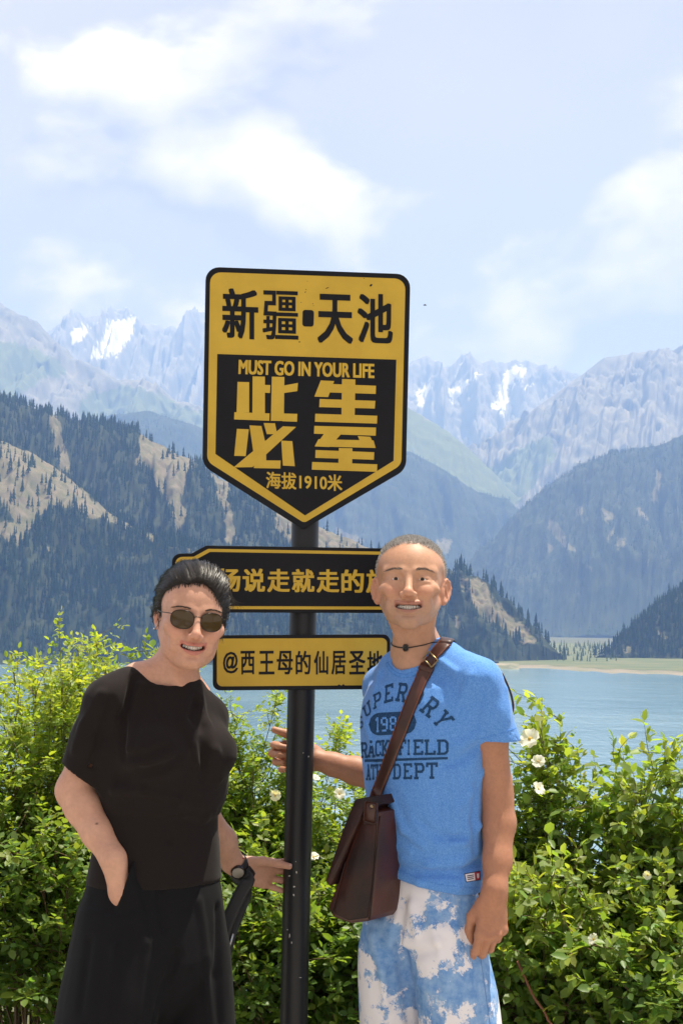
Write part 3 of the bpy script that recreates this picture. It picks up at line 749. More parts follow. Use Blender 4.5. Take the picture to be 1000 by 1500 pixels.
def rounded(poly, radii, seg=6):
    out = []; n = len(poly)
    for i in range(n):
        p = np.array(poly[i], float); a = np.array(poly[i - 1], float) - p; b = np.array(poly[(i + 1) % n], float) - p
        r = radii[i] if hasattr(radii, '__len__') else radii
        if r <= 0: out.append(p); continue
        a /= np.linalg.norm(a); b /= np.linalg.norm(b); ang = math.acos(np.clip(a @ b, -1, 1)); d = r / math.tan(ang / 2)
        c = p + (a + b) / np.linalg.norm(a + b) * r / math.sin(ang / 2)
        s = p + a * d - c; e = p + b * d - c; t0 = math.atan2(s[1], s[0]); t1 = math.atan2(e[1], e[0]); dt = (t1 - t0 + math.pi) % (2 * math.pi) - math.pi
        for k in range(seg + 1):
            t = t0 + dt * k / seg; out.append(c + r * np.array([math.cos(t), math.sin(t)]))
    return out
def plate(name, poly, w0, w1, parent, m, bevel=0.0):
    """a flat slab on the board plane between two heights above it"""
    bm = bmesh.new()
    lo = [bm.verts.new(b3(u, v, w0)) for u, v in poly]; hi = [bm.verts.new(b3(u, v, w1)) for u, v in poly]
    f = bm.faces.new(hi); bm.faces.new(lo[::-1]); n = len(poly)
    for i in range(n): bm.faces.new((lo[i], lo[(i + 1) % n], hi[(i + 1) % n], hi[i]))
    bmesh.ops.recalc_face_normals(bm, faces=bm.faces)
    if bevel:
        e = [e for e in bm.edges if (e.verts[0] in hi) == (e.verts[1] in hi)]
        bmesh.ops.bevel(bm, geom=e, offset=bevel, segments=2, affect='EDGES', profile=0.5)
    return bm_obj(name, bm, parent, m)

def text_np(txt, offset=0.0, res=3):
    """outline of a text as flat triangles (V (n,2), F (m,3)) fitted to the unit box"""
    cu = bpy.data.curves.new('t', 'FONT'); cu.body = txt; cu.size = 1.0; cu.offset = offset; cu.resolution_u = res; cu.fill_mode = 'FRONT'
    o = bpy.data.objects.new('t', cu); COL.objects.link(o)
    bpy.context.view_layer.update()
    me = bpy.data.meshes.new_from_object(o.evaluated_get(bpy.context.evaluated_depsgraph_get()))
    bm = bmesh.new(); bm.from_mesh(me); bmesh.ops.triangulate(bm, faces=bm.faces)
    bmesh.ops.remove_doubles(bm, verts=bm.verts, dist=1e-5)
    bm.verts.index_update()
    V = np.array([v.co[:2] for v in bm.verts]); F = np.array([[v.index for v in f.verts] for f in bm.faces])
    bm.free(); bpy.data.meshes.remove(me); bpy.data.objects.remove(o); bpy.data.curves.remove(cu)
    mn, mxx = V.min(0), V.max(0)
    return (V - mn) / (mxx - mn), F
def letter(name, VF, quad, lift, parent, m, wx=0.0, wy=0.0):
    """put a unit-box outline on the board inside a pixel quad (TL, TR, BL, BR); wx, wy thicken the strokes"""
    V, F = VF
    lf = np.zeros(len(V))
    if wx or wy:
        Vs = []; Fs = []; ls = []
        for k, (a, b) in enumerate(((0, 0), (1, 1), (-1, 1), (1, -1), (-1, -1), (1, 0), (-1, 0), (0, 1), (0, -1))):
            Vs.append(V + np.array([a * wx, b * wy])); Fs.append(F + k * len(V)); ls.append(np.full(len(V), 0.00003 * k))
        V = np.concatenate(Vs); F = np.concatenate(Fs); lf = np.concatenate(ls)
        V = (V - V.min(0)) / (V.max(0) - V.min(0))
    tl, tr, bl, br = [bp(*q) for q in quad]
    u = V[:, :1]; v = V[:, 1:]
    P = (bl * (1 - u) + br * u) * (1 - v) + (tl * (1 - u) + tr * u) * v
    W = np.array([list(b3(p[0], p[1], lift + l)) for p, l in zip(P, lf)])
    a = W[F[:, 1]] - W[F[:, 0]]; b = W[F[:, 2]] - W[F[:, 0]]
    flip = (np.cross(a, b) @ np.array(BN)) < 0
    F = F.copy(); F[flip] = F[flip][:, ::-1]
    me = np_mesh(name, W, F, False)
    return link(name, me, parent, m)
def strokes(name, polys, org, sc, lift, parent, m):
    """characters cut from flat shapes: polygons given in enlarged-photo coordinates"""
    bm = bmesh.new()
    for k, pl in enumerate(polys):
        vs = []
        for X, Y in pl:
            q = bp(org[0] + X / sc, org[1] + Y / sc); vs.append(bm.verts.new(b3(q[0], q[1], lift + 0.00004 * k)))
        bm.faces.new(vs)
    bmesh.ops.recalc_face_normals(bm, faces=bm.faces)
    for f in bm.faces:
        if f.normal.dot(BN) < 0: f.normal_flip()
    bmesh.ops.triangulate(bm, faces=bm.faces)
    return bm_obj(name, bm, parent, m)

def painted(name, c, rough, dirt=None):
    m = mat(name, c, rough=rough, spec=0.2)
    c2 = dirt or tuple(x * 0.82 for x in c)
    noise_mix(m, c, c2, scale=9, detail=7, lo=0.42, hi=0.75, rough=0.65)
    add_bump(m, 60, 0.05, 0.002, 3)
    return m
def build_sign():
    Mk = painted('sign_black_paint', (0.006, 0.0065, 0.010), 0.45, (0.009, 0.009, 0.013)); My = painted('sign_yellow_film', (0.62, 0.41, 0.055), 0.36, (0.54, 0.345, 0.045))
    Mp = mat('pole_black_paint', (0.012, 0.0125, 0.015), rough=0.42, spec=0.35)
    nt = Mp.node_tree; L = nt.links.new
    tc = N(nt, 'ShaderNodeTexCoord'); mp = N(nt, 'ShaderNodeMapping', inp={3: (1, 1, 0.45)}); L(tc.outputs['Object'], mp.inputs[0])
    n1 = N(nt, 'ShaderNodeTexNoise', inp={'Scale': 95, 'Detail': 4, 'Roughness': 0.6}); L(mp.outputs[0], n1.inputs[0])
    n2 = N(nt, 'ShaderNodeTexNoise', inp={'Scale': 7, 'Detail': 2}); L(mp.outputs[0], n2.inputs[0])
    mu = N(nt, 'ShaderNodeMath', operation='MULTIPLY'); L(n1.outputs[0], mu.inputs[0]); L(n2.outputs[0], mu.inputs[1])
    mr = N(nt, 'ShaderNodeMapRange', inp={1: 0.445, 2: 0.47}); L(mu.outputs[0], mr.inputs[0])
    mx = N(nt, 'ShaderNodeMix', data_type='RGBA', inp={6: (0.012, 0.0125, 0.015, 1), 7: (0.5, 0.5, 0.48, 1)}); L(mr.outputs[0], mx.inputs[0]); L(mx.outputs[2], nt.nodes['Principled BSDF'].inputs['Base Color'])
    add_bump(Mp, 40, 0.06, 0.003, 3)
    Mc = mat('chipped_primer', (0.55, 0.54, 0.50), rough=0.7)
    root = empty('signpost', POLE_BASE); tag(root, 'black and yellow place-name signpost with three boards on one round black pole', 'signpost')
    # pole: a round tube with a domed cap and a bolted foot plate
    bm = bmesh.new(); n = 40
    top = bp(446, 760)[1]; zt = (b3(0, top + 0.08, 0) - POLE_BASE).dot(POLE_DIR)
    Q = POLE_DIR.to_track_quat('Z', 'Y').to_matrix()
    rings = []
    for h, r in ((-0.25, POLE_R), (0.3, POLE_R), (0.7, POLE_R), (1.2, POLE_R), (zt - 0.01, POLE_R), (zt - 0.002, POLE_R * 0.93), (zt, POLE_R * 0.7)):
        rings.append([bm.verts.new(POLE_BASE + Q @ Vector((r * math.cos(2 * math.pi * k / n), r * math.sin(2 * math.pi * k / n), h))) for k in range(n)])
    for a, b in zip(rings, rings[1:]):
        for k in range(n): bm.faces.new((a[k], a[(k + 1) % n], b[(k + 1) % n], b[k]))
    bm.faces.new(rings[-1])
    pole = bm_obj('pole', bm, root, Mp, True)
    bm = bmesh.new()
    bmesh.ops.create_cone(bm, cap_ends=True, segments=32, radius1=0.11, radius2=0.11, depth=0.012, matrix=Matrix.Translation(POLE_BASE + Vector((0, 0, 0.006))))
    bm_obj('foot_plate', bm, root, Mp)
    for k in range(4):
        bm = bmesh.new(); a = k * math.pi / 2 + 0.7
        bmesh.ops.create_cone(bm, cap_ends=True, segments=6, radius1=0.012, radius2=0.012, depth=0.014, matrix=Matrix.Translation(POLE_BASE + Vector((0.085 * math.cos(a), 0.085 * math.sin(a), 0.019))))
        bm_obj('bolt', bm, root, Mp)
    pts = [((430, 1311), 3, 5), ((424, 1283), 4, 3), ((434, 1278), 3, 4), ((431, 1299), 5, 3), ((424, 1371), 2, 9), ((427, 1381), 2, 6), ((452, 1108), 2, 4), ((444, 1103), 2, 2), ((421, 1362), 2, 3), ((440, 1432), 6, 1.5), ((433, 1262), 2, 2)]
    for (cx, cy), wx, wy in pts:                     # flakes of paint knocked off the pole
        d = ray(cx, cy); bm = bmesh.new(); vs = []
        for k in range(6):
            a = k * 1.047; q = random.uniform(0.4, 1.0)
            dd = ray(cx + wx * 0.5 * q * math.cos(a), cy + wy * 0.5 * q * math.sin(a))
            # meet the tube: solve in the plane across the pole
            o = CAMP - POLE_BASE; dx = dd - POLE_DIR * dd.dot(POLE_DIR); ox = o - POLE_DIR * o.dot(POLE_DIR); rr = POLE_R + 0.0006
            A = dx.dot(dx); B = 2 * dx.dot(ox); Cq = ox.dot(ox) - rr * rr; disc = B * B - 4 * A * Cq
            if disc < 0: continue
            vs.append(bm.verts.new(CAMP + dd * ((-B - math.sqrt(disc)) / (2 * A))))
        if len(vs) > 2:
            bm.faces.new(vs); bm_obj('paint_chip', bm, pole, Mc)
        else: bm.free()
    # clamps behind the boards
    for py in (560, 700, 848, 968):
        v = bp(446, py)[1]
        for sgn in (-1, 1):
            bm = bmesh.new(); bmesh.ops.create_cube(bm, size=1)
            c = b3(0, v, -0.042); 
            for w in bm.verts: w.co = c + BX * (w.co.x * 0.05 + sgn * 0.06) + BZ * (w.co.y * 0.03) + BN * (w.co.z * 0.012 + 0.02)
            bm_obj('clamp', bm, root, Mp)
    t = 0.0035
    # ---- the shield-shaped board
    board = plate('shield_board', rounded([bp(*q) for q in ((301.5, 390.5), (601, 401.5), (594.5, 688), (444, 775.5), (296.5, 682))], [0.036, 0.036, 0.045, 0.02, 0.045]), -t, 0, root, Mk, 0.0012)
    plate('yellow_panel', rounded([bp(*q) for q in ((308, 398.5), (593.5, 408.5), (587.5, 681), (445.5, 766), (303.5, 676))], [0.028, 0.028, 0.03, 0.014, 0.03]), 0, 0.0008, board, My)
    plate('black_panel', [bp(*q) for q in ((318.4, 518.7), (580, 527), (576, 675), (446.6, 755), (315.7, 665))], 0.0008, 0.0014, board, Mk)
    o2, s2 = (315, 405), 3.636
    def q2(x0, x1, y0, y1, sl=0.035): return [(o2[0] + x / s2, o2[1] + y / s2) for x, y in ((x0, y0), (x1, y0 + sl * (x1 - x0)), (x0, y1), (x1, y1 + sl * (x1 - x0)))]
    for ch, x0, x1, y0, y1 in (('新', 38, 230, 62, 330), ('疆', 253, 443, 74, 334), ('天', 545, 733, 92, 354), ('池', 757, 945, 90, 352)):
        letter('lettering', text_np(ch), q2(x0, x1, y0, y1), 0.0016, board, Mk, 0.030 if ch != '疆' else 0.018, 0.018 if ch != '疆' else 0.008)
    plate('dot', rounded([bp(o2[0] + x / s2, o2[1] + y / s2) for x, y in ((466, 178), (526, 180), (524, 268), (464, 266))], 0.007), 0.0008, 0.0016, board, Mk)
    o1, s1 = (280, 380), 2.941
    f1 = lambda *p: [(o1[0] + x / s1, o1[1] + y / s1) for x, y in p]
    letter('lettering', text_np('MUST GO IN YOUR LIFE'), f1((205, 432), (788, 450), (203, 495), (788, 513)), 0.002, board, My, 0.0042, 0.03)
    letter('lettering', text_np('海拔1910米'), f1((322, 914), (650, 928), (322, 987), (650, 999)), 0.002, board, My, 0.0045, 0.018)
    oz, sz = (335, 545), 4.348
    strokes('lettering', [[(56, 63), (130, 65), (130, 258), (50, 258)], [(152, 28), (230, 30), (230, 305), (150, 300)], [(228, 82), (265, 84), (262, 134), (228, 132)], [(36, 256), (260, 264), (258, 311), (34, 302)],
        [(274, 30), (354, 32), (350, 312), (268, 311)], [(352, 86), (440, 70), (436, 122), (352, 134)], [(340, 264), (436, 267), (434, 317), (340, 314)]], oz, sz, 0.002, board, My)
    strokes('lettering', [[(585, 54), (670, 58), (632, 160), (544, 157)], [(640, 76), (936, 88), (934, 140), (630, 130)], [(720, 45), (805, 48), (800, 310), (716, 306)], [(578, 172), (932, 184), (928, 233), (575, 224)], [(550, 266), (944, 279), (942, 329), (548, 317)]], oz, sz, 0.002, board, My)
    strokes('lettering', [[(52, 362), (128, 365), (108, 536), (35, 534)], [(132, 340), (208, 344), (238, 470), (238, 564), (160, 600), (158, 520)], [(222, 325), (294, 327), (305, 380), (290, 396), (242, 396)], [(344, 346), (428, 350), (150, 606), (30, 608)],
        [(160, 562), (330, 564), (328, 615), (160, 612)], [(334, 437), (404, 441), (420, 600), (344, 596)]], oz, sz, 0.002, board, My)
    strokes('lettering', [[(544, 343), (936, 354), (934, 406), (542, 393)], [(610, 388), (716, 394), (640, 478), (546, 474)], [(570, 428), (920, 436), (934, 484), (546, 474)], [(820, 408), (900, 413), (934, 484), (846, 470)], [(552, 497), (925, 511), (922, 559), (550, 547)],
        [(700, 484), (786, 486), (784, 600), (696, 598)], [(530, 573), (944, 588), (942, 636), (528, 622)]], oz, sz, 0.002, board, My)
    for cx, cy, w, h, a in ((543, 418, 5, 3, -.7), (479, 422, 6, 1.2, -.4), (438.5, 501, 3, 1.5, 0), (448, 424, 2, 1, .4), (447, 428, 3, 1, -.8), (458, 445, 1.6, 1, 1), (441, 443, 1.5, 1, 0), (444, 456, 1.3, 1, 0), (459, 448, 1.5, 1, .6), (533, 408, 1.5, 1, 0), (450, 412, 1, 1, 0)):
        pl = [bp(cx + w * 0.5 * math.cos(k + a) * math.cos(a) - h * .5 * math.sin(k + a) * math.sin(a), cy + w * .5 * math.cos(k + a) * math.sin(a) + h * .5 * math.sin(k + a) * math.cos(a)) for k in (0, 1.1, 2.3, 3.2, 4.2, 5.3)]
        plate('scratch', pl, 0.0008, 0.0011, board, Mk)
    # ---- the long board in the middle
    def mid(i):
        L0, R0, T0, B0 = 252 + i, 631 - i * 1.0, 799 + i, 897 - i
        return [bp(*q) for q in ((L0, 811 + i), (281 + i * .6, 810.5 + i), (302 + i * .6, T0), (582 - i * .6, T0 + 4.4), (602 - i * .6, 815 + i), (R0, 816 + i), (R0, B0 + 1.2), (L0, B0))]
    rr = [0.022, 0.012, 0.012, 0.012, 0.012, 0.022, 0.018, 0.018]
    mb = plate('long_board', rounded(mid(0), rr), -t, 0, root, Mk, 0.0012)
    plate('yellow_border', rounded(mid(5), [x * 0.8 for x in rr]), 0, 0.0008, mb, My)
    plate('black_panel', rounded(mid(9.5), [x * 0.6 for x in rr]), 0.0008, 0.0014, mb, Mk)
    for k, ch in enumerate('一场说走就走的旅行'):
        c = 299.5 + 36.1 * k; y = 832.5 + (c - 300) * 0.008; w = 16.5
        if ch == '一': quad = [(c - w, y + 14), (c + w, y + 14), (c - w, y + 21), (c + w, y + 21)]
        else: quad = [(c - w, y), (c + w, y), (c - w, y + 34), (c + w, y + 34)]
        letter('lettering', text_np(ch), quad, 0.002, mb, My, 0.034 if ch != '一' else 0, 0.022 if ch != '一' else 0)
    # ---- the small board below
    sb = plate('small_board', rounded([bp(*q) for q in ((311.8, 930.5), (571.5, 929), (570.5, 1009.5), (311.8, 1011.5))], 0.019), -t, 0, root, Mk, 0.0012)
    plate('yellow_panel', rounded([bp(*q) for q in ((317.8, 935.5), (566.5, 934.5), (565.5, 1003.5), (317.8, 1005.5))], 0.014), 0, 0.0008, sb, My)
    o4, s4 = (240, 780), 2.778
    for ch, x0, x1 in zip('@西王母的仙居圣地', (241, 312, 386, 459, 536, 610, 681, 752, 826), (302, 370, 450, 525, 597, 668, 740, 819, 890)):
        y0, y1 = (486, 574) if ch == '@' else (482, 578)
        letter('lettering', text_np(ch), [(o4[0] + x / s4, o4[1] + y / s4) for x, y in ((x0, y0), (x1, y0 - 1), (x0, y1), (x1, y1 - 1))], 0.0014, sb, Mk, 0.026, 0.016)
    plate('scratch', [bp(o4[0] + x / s4, o4[1] + y / s4) for x, y in ((700, 626), (712, 618), (722, 624), (730, 616), (738, 626), (716, 632))], 0.0008, 0.0012, sb, Mk)
build_sign()
# ---- heads. local frame: x to the viewer's right, -y out of the face, z up; origin between the ears
def head_matrix(c, yaw, pitch, roll):
    """yaw > 0 turns the face to the viewer's right; pitch > 0 lifts the chin; roll > 0 tips the crown to the viewer's right"""
    return Matrix.Translation(c) @ Matrix.Rotation(R(roll), 4, 'Y') @ Matrix.Rotation(R(yaw), 4, 'Z') @ Matrix.Rotation(R(-pitch), 4, 'X')
SMILE = {True: 9.5, False: 11.0}
def sculpt_head(f, M, male):
    W = 1.09 if male else 1.04
    E = lambda c, r, k=0.01, mode='add', rot=None, bend=0.0: f.ell((c[0] * W, c[1], c[2]), (r[0] * W, r[1], r[2]), M, Euler([R(a) for a in rot]).to_quaternion() if rot else None, k, mode, bend)
    C = lambda a, b, ra, rb, k=0.01, mode='add', fs=1.0, flat=None: f.cone((a[0] * W, a[1], a[2]), (b[0] * W, b[1], b[2]), ra, rb, M, k, mode, flat, fs)
    if male:
        E((0, 0.006, 0.050), (0.0775, 0.098, 0.085), 0.02)
        E((0, -0.036, 0.034), (0.066, 0.062, 0.076), 0.02)
        E((0, -0.040, -0.028), (0.060, 0.052, 0.060), 0.025)
        E((0, -0.040, -0.055), (0.044, 0.046, 0.038), 0.02)
        for s in (-1, 1):
            C((s * .055, -.004, -.032), (s * .034, -.052, -.072), .016, .013, .02)
            C((s * .034, -.052, -.072), (s * .010, -.080, -.092), .013, .012, .015)
            E((s * .047, -.070, -.004), (.023, .019, .015), .014, rot=(0, s * 25, 0))
            E((s * .036, -.086, -.020), (.018, .012, .017), .012)
            C((s * .050, -.070, .034), (s * .014, -.092, .030), .0095, .0090, .012)
            E((s * .078, -.048, .030), (.008, .026, .018), .015, 'sub')
            for q in range(3): C((s * .0565, -.0700, .012 - .004 * q), (s * .064, -.0600, .016 - .009 * q), .0012, .0008, .004, 'sub')
    else:
        E((0, 0.004, 0.046), (0.073, 0.094, 0.080), 0.02)
        E((0, -0.034, 0.030), (0.066, 0.060, 0.074), 0.02)
        E((0, -0.036, -0.024), (0.065, 0.055, 0.060), 0.025)
        E((0, -0.038, -0.056), (0.054, 0.046, 0.040), 0.022)
        for s in (-1, 1):
            C((s * .053, -.008, -.034), (s * .036, -.046, -.072), .018, .017, .022)
            C((s * .036, -.046, -.072), (s * .012, -.076, -.091), .016, .014, .018)
            E((s * .046, -.068, -.012), (.025, .020, .020), .016)
            E((s * .036, -.082, -.026), (.020, .013, .020), .014)
            C((s * .048, -.070, .032), (s * .014, -.089, .030), .008, .008, .014)
    # muzzle, chin
    E((0, -0.066, -0.052), (0.038, 0.033, 0.034), 0.02)
    E((0, -0.083, -0.088), (0.022, 0.017, 0.015), 0.016)
    E((0, -0.101, -0.0775), (0.018, 0.006, 0.004), 0.008, 'sub')
    # eye sockets and lids
    for s in (-1, 1):
        E((s * .032, -.101, .014), (.019, .012, .011), .012, 'sub')
        E((s * .032, -.0795, .0130), (.0150, .0130, .0118), .006)
        E((s * .0325, -.0945, .0112), (.0140, .0080, .0021 if male else .0026), .0016, 'sub', bend=-7)
        # upper lid roll and bag below
        if not male: C((s * .021, -.0905, .0175), (s * .034, -.0925, .0195), .0024, .0028, .008)
        if not male: C((s * .034, -.0925, .0195), (s * .046, -.0855, .0155), .0028, .0022, .008)
        C((s * .021, -.0915, .0035), (s * .044, -.0870, .0045), .0032, .0034, .006)
    # nose
    w = 1.0 if male else 0.94
    C((0, -.0905, .024), (0, -.1125, -.020), .0078, .0098, .012)
    E((0, -.1150, -.0260), (.0115 * w, .0105, .0095), .008)
    for s in (-1, 1):
        E((s * .0135 * w, -.1055, -.0290), (.0082, .0110, .0078), .005)
        E((s * .0065 * w, -.1115, -.0365), (.0038, .0052, .0040), .0025, 'sub')
        E((s * .0195 * w, -.1010, -.0270), (.003, .006, .007), .004, 'sub')
    # smile: mouth opening, lips, folds
    mw = 0.0315 if male else 0.0300; mz = -0.0580; SB = SMILE[male]
    E((0, -.0935, mz + .0085), (mw * 1.02, .0095, .0056), .006, bend=SB - 2.0)
    E((0, -.0930, mz - .0110), (mw * 0.86, .0095, .0068), .006, bend=SB + 2.0)
    for cx_, rx_ in ((0, mw), (-.012, mw - .012), (.012, mw - .012)): E((cx_, -.0975, mz - .0012 + SB * cx_ * cx_), (rx_, .0300, .0050 if male else .0044), .0018, 'sub', bend=SB)
    E((0, -.1045, mz + .0165), (.0035, .006, .007), .005, 'sub')
    for s in (-1, 1):
        C((s * .021, -.1045, -.0290), (s * .037, -.0935, -.0470), .0018, .0022, .010, 'sub')
        C((s * .037, -.0935, -.0470), (s * .0425, -.0845, -.0620), .0022, .0014, .010, 'sub')
        E((s * (mw + .004), -.0860, mz + .0060), (.0045, .006, .0045), .005, 'sub')
        E((s * (mw + .009), -.0745, mz + .006), (.010, .010, .016), .014)
    # ears
    for s in (-1, 1):
        ew = 1.0 if male else 0.86; out = 30 if male else 18
        q = (0, 0, s * out)
        cx = .0715 if male else .0675
        yo = math.sin(R(out)); xo = math.cos(R(out))
        def ep(u, v, w=0.0): return (s * (cx + u * yo + w * xo), 0.000 + u * xo - w * yo, v)       # u back along the ear, v up
        E((s * (cx - .003), .004, -.004), (.010, .015, .024), .008)
        E(ep(.012, .002), (.0042, .0165 * ew, .0290 * ew), .004, rot=(-8, 0, -s * out))
        rim = [(-.002, .014), (.002, .026), (.012, .032), (.023, .027), (.028, .013), (.025, -.003), (.018, -.016), (.008, -.026)]
        rim = [(a * ew + .001, b * ew) for a, b in rim]
        for a, b in zip(rim, rim[1:]): C(ep(*a, .0035), ep(*b, .0035), .0034, .0034, .003)
        E(ep(.005, -.026 * ew, .001), (.0048, .0085, .0085), .005)
        E(ep(.012, .003, .0045), (.0028, .0095 * ew, .0175 * ew), .003, 'sub', rot=(-8, 0, -s * out))
        C(ep(.009, .017 * ew, .003), ep(.015, -.010, .003), .0028, .0030, .004)
        E(ep(.006, -.004, .0045), (.0045, .0060, .0085), .003, 'sub')
        C(ep(-.003, .002, .002), ep(-.002, -.008, .002), .0032, .0034, .004)
def to_local(M, P):
    Mi = np.array(M.inverted()); return P @ Mi[:3, :3].T + Mi[:3, 3]
def paint_skin(P, M, base, lip, flush, male):
    """natural skin colours: lips, flushed cheeks and nose, beard shadow; nothing of light or shade"""
    L = to_local(M, P); x, y, z = L.T
    C = np.tile(np.array(base)[None], (len(P), 1))
    nz = fbm(P[:, 0] * 60, P[:, 1] * 60, P[:, 2] * 60, 3, 3)[:, None]
    n2_ = fbm(P[:, 0] * 240, P[:, 1] * 240, P[:, 2] * 240, 8, 2)[:, None]; n3_ = fbm(P[:, 0] * 14, P[:, 1] * 14, P[:, 2] * 14, 9, 3)[:, None]
    C = C * (1 + 0.10 * nz + 0.10 * n2_) * (1 + np.array([[0.06, 0.12, 0.14]]) * n3_)
    g = lambda cx, cz, rx, rz: np.exp(-((np.abs(x) - cx) / rx) ** 2 - ((z - cz) / rz) ** 2)[:, None] * (y < -0.04)[:, None] * (np.linalg.norm(L, axis=1) < 0.16)[:, None]
    def blend(C, m, c): return C * (1 - m) + np.array(c)[None] * m
    C = blend(C, 0.55 * g(.044, -.018, .020, .018), flush); C = blend(C, 0.55 * g(0, -.026, .015, .012), flush)
    ear = ((np.abs(x) > 0.071) & (np.abs(y - 0.008) < 0.035) & (np.abs(z) < 0.04))[:, None] * 1.0
    C = blend(C, 0.5 * ear, flush)
    bend = z - SMILE[male] * x * x + 0.058
    mw = 0.037 if male else 0.034
    ed = 0.0150 - 0.0085 * (np.abs(x) / mw) ** 2 - np.abs(bend + 0.0008)
    lips = (np.clip(ed / 0.0022 + 0.3, 0, 1) * np.clip((mw - np.abs(x)) / 0.004, 0, 1) * (y < -0.068) * (np.linalg.norm(L, axis=1) < 0.16))[:, None]
    C = blend(C, lips * 0.8, lip)
    inner = ((np.abs(x) < mw * 0.95) & (y > -0.0925 + 0.35 * (np.abs(x) / 0.03) ** 2 * 0.02) & (y < -0.06) & (np.abs(bend + 0.001) < 0.0075))[:, None] * 1.0
    C = blend(C, inner * 0.9, (0.10, 0.025, 0.022))
    if male:
        beard = np.clip((-0.035 - z) / 0.03, 0, 1) * (y < -0.02) * np.clip((z + 0.125) / 0.03, 0, 1) * (np.linalg.norm(L, axis=1) < 0.15)
        C = blend(C, 0.22 * beard[:, None], (0.20, 0.16, 0.14))
        scalp = np.clip((z - (0.088 + 0.35 * np.clip(-y - 0.03, -0.2, 0.2) * 0.0)) / 0.02, 0, 1) * (np.linalg.norm(L, axis=1) > 0.06)
    return np.clip(C, 0, 1), L
def teeth(M, parent, m, n=10, male=True, w=0.0285):
    """a row of teeth following the dental arch"""
    bm = bmesh.new()
    for i in range(n):
        t = (i - (n - 1) / 2) / (n / 2); x = t * w; y = -0.0895 + 0.0150 * t * t; z = -0.0570 + (SMILE[male] - 1) * x * x
        hw = w / n * 1.06 * (1.10 if abs(t) < 0.3 else 0.98); hh = 0.0052 * (1.08 if abs(t) < 0.3 else 0.95)
        mt = M @ Matrix.Translation((x, y, z)) @ Matrix.Rotation(t * 0.75, 4, 'Z')
        r = bmesh.ops.create_cube(bm, size=1.0); vs = r['verts']
        for v in vs:
            tz = v.co.z; v.co = Vector((v.co.x * 2 * hw * (0.95 if tz < 0 else 1.0), v.co.y * 0.006, tz * 2 * hh))
            v.co = mt @ v.co
        ed = {e for v in vs for e in v.link_edges}
        bmesh.ops.bevel(bm, geom=list(ed), offset=0.0008, segments=2, affect='EDGES')
    return bm_obj('teeth', bm, parent, m, True)
def eyes(M, parent, iris=(0.03, 0.015, 0.008)):
    mw_ = mat('eye_white', (0.72, 0.69, 0.66), rough=0.15, spec=0.5, coat=0.5); mi = mat('iris', iris, rough=0.3, spec=0.3)
    for s in (-1, 1):
        c = M @ Vector((s * .032, -.0805, .0118))
        bm = bmesh.new(); bmesh.ops.create_uvsphere(bm, u_segments=24, v_segments=16, radius=0.0120, matrix=Matrix.Translation(c))
        e = bm_obj('eyeball', bm, parent, mw_, True)
        bm = bmesh.new(); q = (M.to_3x3() @ Vector((0, -1, 0.0))).to_track_quat('Z', 'Y')
        bmesh.ops.create_uvsphere(bm, u_segments=20, v_segments=8, radius=0.0062, matrix=Matrix.Translation(c + (M.to_3x3() @ Vector((0, -0.0072, 0)))) )
        bm_obj('iris', bm, e, mi, True)
def brows(M, bvh, parent, m, col, n=170, thick=0.006):
    for s in (-1, 1):
        paths = []
        for i in range(n):
            t = rng.random(); x = s * (0.015 + 0.040 * t); z = 0.0325 + 0.005 * math.sin(t * 2.6) - 0.003 * t + rng.normal(0, 1) * thick * 0.28 * (1 - 0.5 * t)
            p = M @ Vector((x, -0.2, z)); d = M.to_3x3() @ Vector((0, 1, 0))
            h = bvh.ray_cast(p, d)
            if h[0] is None: continue
            dr = (M.to_3x3() @ Vector((s * 0.9, -0.15, 0.45 * (1 - 1.6 * t)))).normalized(); nn = h[1] if h[1].dot(d) < 0 else -h[1]
            ln = 0.0085 * (0.7 + 0.5 * rng.random())
            paths.append(np.array([list(h[0] - nn * 0.0004), list(h[0] + dr * ln * 0.5 + nn * 0.0009), list(h[0] + dr * ln + nn * 0.0006)]))
        strands_mesh('eyebrow', paths, 0.0007, col, parent, m)['kind'] = 'stuff'
